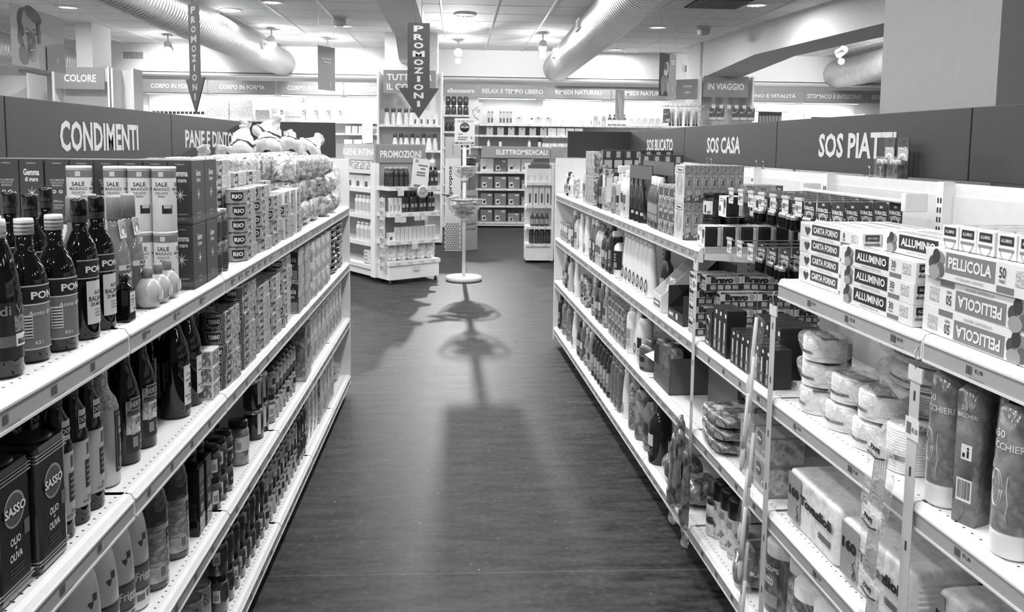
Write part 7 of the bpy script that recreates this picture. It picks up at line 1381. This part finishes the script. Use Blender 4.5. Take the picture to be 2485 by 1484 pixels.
LT = bottle('lotion_bottle', [(.034, 0), (.038, .006), (.038, .17), (.025, .19)], G(222, .3), [(.028, .19), (.026, .22), (0, .222)], G(226, .3), lambda l: arc(l, .0385, .0385, .04, .14, 0, 1.2, G(196, .4)))
for k in range(5): pos(LT, -.05 - .09 * k, .06, .77, 'Pale lotion bottle on the IGIENE INTIMA run, %s from the post' % ORD[k], 'bottle', 'pale lotion bottles', LA, CF_); pos(LT, -.08 - .1 * k, .06, .45, 'Pale labelled bottle low on the IGIENE INTIMA run, %s from the post' % ORD[k], 'bottle', 'pale labelled bottles', LA, CF_) if k < 4 else None
for k in range(3): pos(simple('towel_box', .19, .1, .15, 224, 90), -.12 - .2 * k, .08, 1.08, 'White towel box high on the IGIENE INTIMA run, %s from the post' % ORD[k], 'box', 'white towel boxes', LA, CF_)
for k in range(4): pos(simple('wipes_pack', .16, .1, .04, 218, 150), -.12, .07, .18 + .042 * k, 'Flat white wipes pack in the low pile, ' + TIER[k], 'pack', 'flat wipes packs', LA, CF_)
BGP = MB(); blob(BGP, .14, .1, .09, PR((222, 120, 190, 236), 22, 'noise', .25, bump=.6, coat=.5, seed=74), .5, .008, 22, 2); BGP = Rec('pad_bag', [('bag', BGP)])
for k in range(4): pos(BGP, -.1 - .15 * k, .1, 1.30, 'Small glossy pad bag below the IGIENE INTIMA sign, %s from the post' % ORD[k], 'bag', 'glossy pad bags', LA, CF_)
# ------------------------------------------------------------------ bowl stand with price sign
SX, SY = .08, 9.78
t = empty('bowl_display_stand', (SX, SY, 0)); tag(t, 'white pole stand with two clear bowls and round base', 'display stand')
m = MB(); m.lathe([(.0, 0), (.20, 0), (.212, .005), (.212, .045), (.205, .05), (0, .05)], G(226, .4), 40, cap=False); m.build('base', t)
m = MB(); m.lathe([(.021, .05), (.021, 1.62)], G(228, .35), 16); m.build('pole', t)
BOWL = FILM(215, .34, .1, 8)
for nm, zr, rr, dp in (('bowl', .965, .205, .235), ('bowl', 1.35, .155, .15)):
    m = MB(); pf = []
    for k in range(11): a = PI / 2 * k / 10; pf.append((max(.022, rr * math.sin(a)), zr - dp * math.cos(a)))
    pf += [(rr + .006, zr + .002), (rr, zr + .006)]; m.lathe(pf, BOWL, 36, cap=False); b_ = m.build(nm, t); m = MB(); m.lathe([(rr - .002, zr), (rr + .006, zr), (rr + .006, zr + .006), (rr - .002, zr + .006)], G(235, .15), 36, cap=False); m.build('rim', b_); m = MB(); m.lathe([(.03, zr - dp - .03), (.05, zr - dp + .004), (.03, zr - dp + .01)], G(228, .3), 18); m.build('collar', b_)
t2 = board('price_sign', (SX, SY - .03, 1.60), 0, .235, .31, '', 'white £1,99 price sign on top of the bowl stand'.replace('£', '€'), .022, G(226, .5), cat='sign', lines=[('+  PROMOZIONI', .275, -.01), ('----', .125, -.05), ('---------', .09, -.02), ('--------', .065, -.03)], lm=G(120, .5))
m = MB(); m.lathe([(0, 0), (.056, 0), (.056, .002), (0, .002)], G(62, .4), 30, M=Matrix.Translation((0, -.0085, .205)) @ Matrix.Rotation(PI / 2, 4, 'X'), cap=False); m.text('\u20ac1,99', .026, (0, -.0115, .205), PAPER, width=.092, bold=.03); m.box(-.11, .11, -.0095, -.0085, .012, .036, G(110, .5)); m.box(-.03, .08, -.0102, -.0095, .02, .028, PAPER); m.box(-.07, -.05, -.0102, -.0095, .018, .03, PAPER); m.box(.07, .09, -.0095, -.0085, .07, .1, G(150, .5)); m.build('print', t2)
rb = random.Random(5)
BAR = MB(); blob(BAR, .15, .04, .024, PR((40, 84, 130, 60, 90), 30, 'noise', .15, bump=.7, coat=.8, seed=75), .55, .003, 40, 2, 16, 10, .5); BAR = Rec('snack_bar', [('wrapper', BAR)])
BAR2 = MB(); blob(BAR2, .15, .04, .024, PR((205, 150, 228, 100), 30, 'noise', .15, bump=.7, coat=.8, seed=76), .55, .003, 40, 4, 16, 10, .5); BAR2 = Rec('snack_bar', [('wrapper', BAR2)])
def heap(n, r0, z0, dz, rec, lbl, grp, cx=SX, cy=SY):
    for k in range(n):
        lay = k // 7; a = k * 2.4 + lay; rr = r0 * (.15 + .8 * ((k * 37) % 10) / 10) * (.55 + .11 * min(lay, 4))
        o = spawn(rec[k % len(rec)], (cx + rr * math.cos(a), cy + rr * math.sin(a), z0 + dz * lay), 0, lbl % (ORD[lay], ORD[k % 7]), 'snack', grp, rot=(rb.uniform(-.15, .15), rb.uniform(-.12, .12), a + rb.uniform(1.1, 2.0)))
heap(56, .17, .775, .024, [BAR, BAR, BAR2], 'Wrapped snack bar in the lower clear bowl, %s layer, %s in turn', 'snack bars in the lower bowl')
heap(21, .11, 1.27, .03, [BAR2, BAR, BAR2], 'Wrapped snack bar in the upper clear bowl, %s layer, %s in turn', 'snack bars in the upper bowl')
for k in range(4): o = spawn(BAR if k % 2 else BAR2, (SX + .21 * math.cos(2.2 + k * .45), SY - .1 + .14 * math.sin(k), .985 + .006 * k), 0, 'Wrapped snack bar poking over the lower bowl rim, ' + ORD[k], 'snack', 'snack bars over the rim', rot=(.2, -.15, .4 + k))
# scattered print on the base
m = MB(); rb = random.Random(8)
for k in range(40): a = rb.uniform(0, 6.28); r = .2 * math.sqrt(rb.uniform(.05, .85)); x, y = r * math.cos(a), r * math.sin(a); q = rb.uniform(.005, .012); m.box(x - q, x + q, y - q * .4, y + q * .4, .0505, .0515, G(rb.choice((90, 130, 160)), .5))
m.build('scattered_print', bpy.data.objects['bowl_display_stand'])
# ------------------------------------------------------------------ folding cardboard stand behind it
t = empty('cardboard_stand', (-.05, 12.5, 0)); tag(t, 'tall folding cardboard stand with sideways lettering and honeycomb print', 'display stand')
def panel(ax, ay, bx_, by, z0, z1, m, mat, off=0.):
    a = Vector((ax, ay, 0)); b = Vector((bx_, by, 0)); u = (b - a).normalized(); n = Vector((u.y, -u.x, 0)); P = lambda v: v + n * off; vs = []
    for q in (0, -.008): vs += [P(a) + n * q + Vector((0, 0, z0)), P(b) + n * q + Vector((0, 0, z0)), P(b) + n * q + Vector((0, 0, z1)), P(a) + n * q + Vector((0, 0, z1))]
    return m.add(vs, [(0, 1, 2, 3), (7, 6, 5, 4), (1, 0, 4, 5), (2, 1, 5, 6), (3, 2, 6, 7), (0, 3, 7, 4)], mat)
m = MB(); panel(-.14, .0, .10, .0, 0, 1.40, m, G(226, .5)); panel(-.14, 0, .10, 0, 1.40, 1.72, m, G(190, .5)); wp = m.build('front_wing', t)
m = MB()
for r in range(12):
    for c in range(6):
        x = -.125 + c * .04 + (.02 if r % 2 else 0); 
        if x > .09: continue
        m.lathe([(0, 0), (.0175, 0)], G(140, .5), 6, M=Matrix.Translation((x, -.0012, .03 + r * .0345)) @ Matrix.Rotation(PI / 2, 4, 'X'), cap=False)
m.build('honeycomb_print', wp)
m = MB(); m.text('Apropos', .075, (-.055, -.002, 1.02), G(50, .5), (0, 0, 1), (-1, 0, 0), width=.52, bold=.02); m.text('Specialisti', .02, (-.02, -.002, 1.55), G(110, .5), (0, 0, 1), (-1, 0, 0), width=.2); m.build('lettering', wp)
m = MB(); panel(.10, 0, .36, .22, 0, .92, m, G(158, .5)); panel(.06, .12, .33, .34, .9, 1.35, m, G(120, .5)); sw = m.build('side_wing', t)
m = MB(); U_ = Vector((.26, .22, 0)).normalized(); N_ = Vector((U_.y, -U_.x, 0)) * .0016
for s, z, h_ in (('Gli Specialisti', .40, .05), ('della Propoli', .32, .05), ('propos', .80, .07)): m.text(s, h_, Vector((.235, .114, z)) + N_, G(56, .5), U_, width=.26, bold=.01)
m.build('lettering', sw)
heap(14, .1, 1.36, .03, [BAR], 'Dark wrapped pack heaped on the cardboard stand, %s layer, %s in turn', 'packs on the cardboard stand', .2, 12.72)
t = bpy.data.objects['cardboard_stand']; m = MB(); m.box(.11, .39, .12, .32, 1.33, 1.342, G(90, .5)); m.box(.11, .39, .31, .32, 1.342, 1.45, G(100, .5)); m.box(.24, .26, .25, .27, 0, 1.33, G(110, .5)); m.build('top_tray', t)
# ------------------------------------------------------------------ small end rack beyond the household gondola
RR = FRM((1.12, 11.25, 0), 0)
t = rack('end_rack', (1.12, 11.25, 0), 0, .36, .36, 1.36, [.26, .50, .79, 1.10], 'small white end rack past the household gondola', sides=(0, 2), base=.24)
m = MB()
for z in (.50, .79, 1.10): m.box(-.18, -.172, .03, .3, z - .06, z, WHITE)
m.build('bracket', t)
board('shelf_sign', (1.62, 11.75, 1.30), PI / 2 + .2, .7, .2, '', 'blank grey sign board behind the small end rack', .05, SIGND)
WBX = simple('ointment_box', .085, .1, .19, 230, 205); 
for k in range(4): pos(WBX, -.137 + .0855 * k, .1, 1.10, 'White ointment box on top of the small end rack, %s in line' % ORD[k], 'box', 'white ointment boxes', 0, RR)
TLB = simple('syrup_box', .075, .1, .25, 205, 0); TLB.parts[0][1].box(-.01, .012, -.052, -.05, .03, .16, G(70, .4))
for k in range(4): pos(TLB, -.13 + .082 * k, .1, .79, 'Tall syrup box with dark stripe on the end rack, %s in line' % ORD[k], 'box', 'tall syrup boxes', 0, RR)
OB = bottle('oil_bottle', [(.026, 0), (.03, .006), (.03, .12), (.013, .16), (.012, .18)], G(60, .2), [(.014, .178), (.014, .2), (0, .202)], G(190, .3), lambda l: arc(l, .0305, .0305, .03, .1, 0, 1, G(150, .4)))
for k in range(4): pos(OB, -.09 + .066 * k, .08, .50, 'Small dark bottle with pale cap on the end rack, %s in line' % ORD[k], 'bottle', 'small dark end rack bottles', 0, RR); pos(SHG, -.1 + .075 * k, .08, .26, 'Dark lotion bottle low on the end rack, %s in line' % ORD[k], 'bottle', 'dark lotion end rack bottles', 0, RR)
for k in range(3): pos(simple('book_box', .3 - .04 * k, .12, .045, [96, 120, 90][k], 0), .0 + .01 * k, .14, 1.292 + .047 * k, 'Flat dark carton piled above the ointment boxes, ' + TIER[k], 'box', 'flat dark cartons', .05 * k, RR)
rack('low_gondola', (2.2, 11.35, 0), 0, 1.7, .4, 1.3, [.2, .6, .95], 'white low gondola run behind the small end rack', sides=(1, 1), base=.16)
# ------------------------------------------------------------------ hanging signs and banners
def arrow(o, rz, label, mat, lm):
    t = empty('hanging_arrow', o, rz); tag(t, label, 'sign', 'hanging PROMOZIONI arrows')
    m = MB(); m.prism([(-.078, .67), (.078, .67), (.078, .215), (.145, .215), (0, 0), (-.145, .215), (-.078, .215)], -.004, .004, mat); m.build('board', t)
    for side in (-1, 1):
        m = MB()
        for k, ch in enumerate('PROMOZIONI'): m.text(ch, .042, (0, side * .0046, .63 - k * .0585), lm, (-side, 0, 0) if side > 0 else (1, 0, 0), bold=.04, width=.07 if ch not in 'IM' else (.022 if ch == 'I' else .085))
        m.build('lettering', t)
    m = MB(); m.tube([(-.02, 0, .665), (-.05, .0, CEIL - o[2])], .0025, G(170, .3, .6), 5); m.tube([(.02, 0, .665), (.03, 0, CEIL - o[2])], .0025, G(170, .3, .6), 5); m.build('wires', t)
arrow((-.28, 6.0, 1.785), .0, 'dark PROMOZIONI arrow hanging before the centre column', G(62, .5), G(190, .5))
arrow((-1.62, 5.3, 1.775), -.89, 'PROMOZIONI arrow hanging edge-on above PANE E DINTORNI', G(84, .5), G(200, .5))  # board grey lightened to carry the sheen on this turned arrow
def banner(o, rz, w_, h, art, label, bg):
    t = empty('hanging_banner', o, rz); tag(t, label, 'banner'); m = MB(); n = 10; vs = []
    for i in range(n + 1): x = -w_ / 2 + w_ * i / n; y = .006 * math.sin(PI * i / n) * w_; vs += [(x, y, 0), (x, y, h)]
    m.add(vs, [(2 * i, 2 * i + 2, 2 * i + 3, 2 * i + 1) for i in range(n)], bg, True); m.v += []; m.build('sheet', t)
    m = MB(); art(m, w_, h); m.build('print', t)
    m = MB()
    for sx_ in (-.45, .45): m.tube([(sx_ * w_, 0, h), (sx_ * w_, 0, CEIL - o[2])], .002, G(210, .3), 5)
    m.build('wires', t)
def ell(m, x, z, rx, rz_, g, e, rot=0.):
    vs = []
    for k in range(24):
        a = 2 * PI * k / 24; px, pz = rx * math.cos(a), rz_ * math.sin(a); vs.append((x + px * math.cos(rot) - pz * math.sin(rot), -.002 - e * .0012, z + px * math.sin(rot) + pz * math.cos(rot)))
    m.add(vs, [tuple(range(24))], G(g, .5))
def face(m, w_, h):
    m.add([(-w_ * .5, -.001, 0), (w_ * .0, -.001, 0), (-w_ * .12, -.001, h), (-w_ * .5, -.001, h)], [(0, 1, 2, 3)], G(205, .5))
    for a in ((-.27, .78, .14, .2, 96, 1, .3), (-.30, .52, .1, .2, 120, 1, -.2), (-.28, .2, .11, .17, 140, 1, .4), (-.18, .6, .17, .42, 172, 2, .1), (-.14, .36, .12, .26, 178, 2, .2), (-.32, .62, .05, .13, 84, 3, .5), (-.1, .9, .2, .12, 104, 3, -.3), (-.22, .56, .035, .016, 60, 4, -.2), (-.07, .58, .035, .016, 60, 4, .1), (-.17, .44, .022, .05, 150, 4, .2), (-.16, .29, .06, .03, 110, 4, .2), (-.15, .3, .045, .012, 225, 5, .2), (.0, .62, .035, .2, 120, 3, .1), (-.22, .64, .05, .01, 90, 4, -.1), (-.07, .66, .05, .01, 90, 4, .15)): ell(m, a[0] * w_, a[1] * h, a[2] * w_ * .8, a[3] * h, a[4], a[5], a[6])
    m.add([(.13 * w_, -.006, .0), (.5 * w_, -.006, 0), (.5 * w_, -.006, h * .55), (.13 * w_, -.006, h * .42)], [(0, 1, 2, 3)], G(148, .5)); m.text('8', h * .14, (w_ * .34, -.0075, h * .2), G(205, .5), bold=.0)
banner((-4.08, 8.5, 2.29), PI / 2 - .02, 1.0, .56, face, 'large hanging face poster above the COLORE corner', G(186, .5))
def dark(m, w_, h):
    m.add([(-w_ * .5, -.001, 0), (w_ * .02, -.001, 0), (w_ * .1, -.001, h), (-w_ * .5, -.001, h)], [(0, 1, 2, 3)], G(66, .5))
    for a in ((-.1, .62, .13, .2, 175, 1, -.2), (-.16, .3, .24, .2, 120, 1, .3), (.02, .2, .06, .16, 160, 2, .1), (-.3, .16, .1, .14, 130, 2, 0), (-.14, .7, .1, .1, 90, 2, .3)): ell(m, a[0] * w_, a[1] * h, a[2] * w_, a[3] * h, a[4], a[5], a[6])
    m.text('8', h * .12, (w_ * .3, -.003, h * .18), G(200, .5)); m.box(w_ * .14, w_ * .44, -.004, -.002, h * .82, h * .85, G(205, .5)); m.box(w_ * .18, w_ * .4, -.004, -.002, h * .76, h * .79, G(205, .5))
banner((2.88, 11.4, 2.30), .75, .42, .58, dark, 'dark portrait banner hanging beside the far column', G(150, .5))
def txtb(m, w_, h): m.box(-w_ * .3, w_ * .3, -.004, -.002, h * .7, h * .74, G(215, .5)); m.box(-w_ * .2, w_ * .25, -.004, -.002, h * .62, h * .66, G(215, .5)); m.text('8', h * .12, (w_ * .2, -.003, h * .14), G(215, .5))
banner((-1.76, 11.4, 2.31), 1.05, .36, .58, txtb, 'small grey banner hanging below the bright spotlight', G(176, .5))
def pale(m, w_, h):
    for a in ((-.1, .6, .1, .3, 226, 1, .1), (.05, .4, .08, .3, 232, 1, -.2), (0, .2, .1, .2, 210, 2, .3)): ell(m, a[0] * w_, a[1] * h, a[2] * w_ * 1.6, a[3] * h, a[4], a[5], a[6])
banner((2.85, 14.6, 2.08), .95, .38, .52, pale, 'small pale banner hanging before the RIMEDI NATURALI sign', G(190, .5))
# paper crumbs on the floor
m = MB(); rb = random.Random(11)
for k in range(110):
    x = rb.uniform(-.62, .86); y = rb.choice((rb.uniform(2.2, 6), rb.uniform(5, 12), rb.gauss(9.7, .5))); q = rb.uniform(.0015, .005); a = rb.uniform(0, 3); c, s = math.cos(a) * q, math.sin(a) * q
    m.add([(x - c, y - s, .0012), (x + s * .6, y - c * .6, .0012), (x + c, y + s, .0018), (x - s * .6, y + c * .6, .0012)], [(0, 1, 2, 3)], G(215, .6))
o = m.build('crumbs'); tag(o, 'tiny pale paper crumbs scattered on the dark floor', 'crumbs', None, 'stuff')
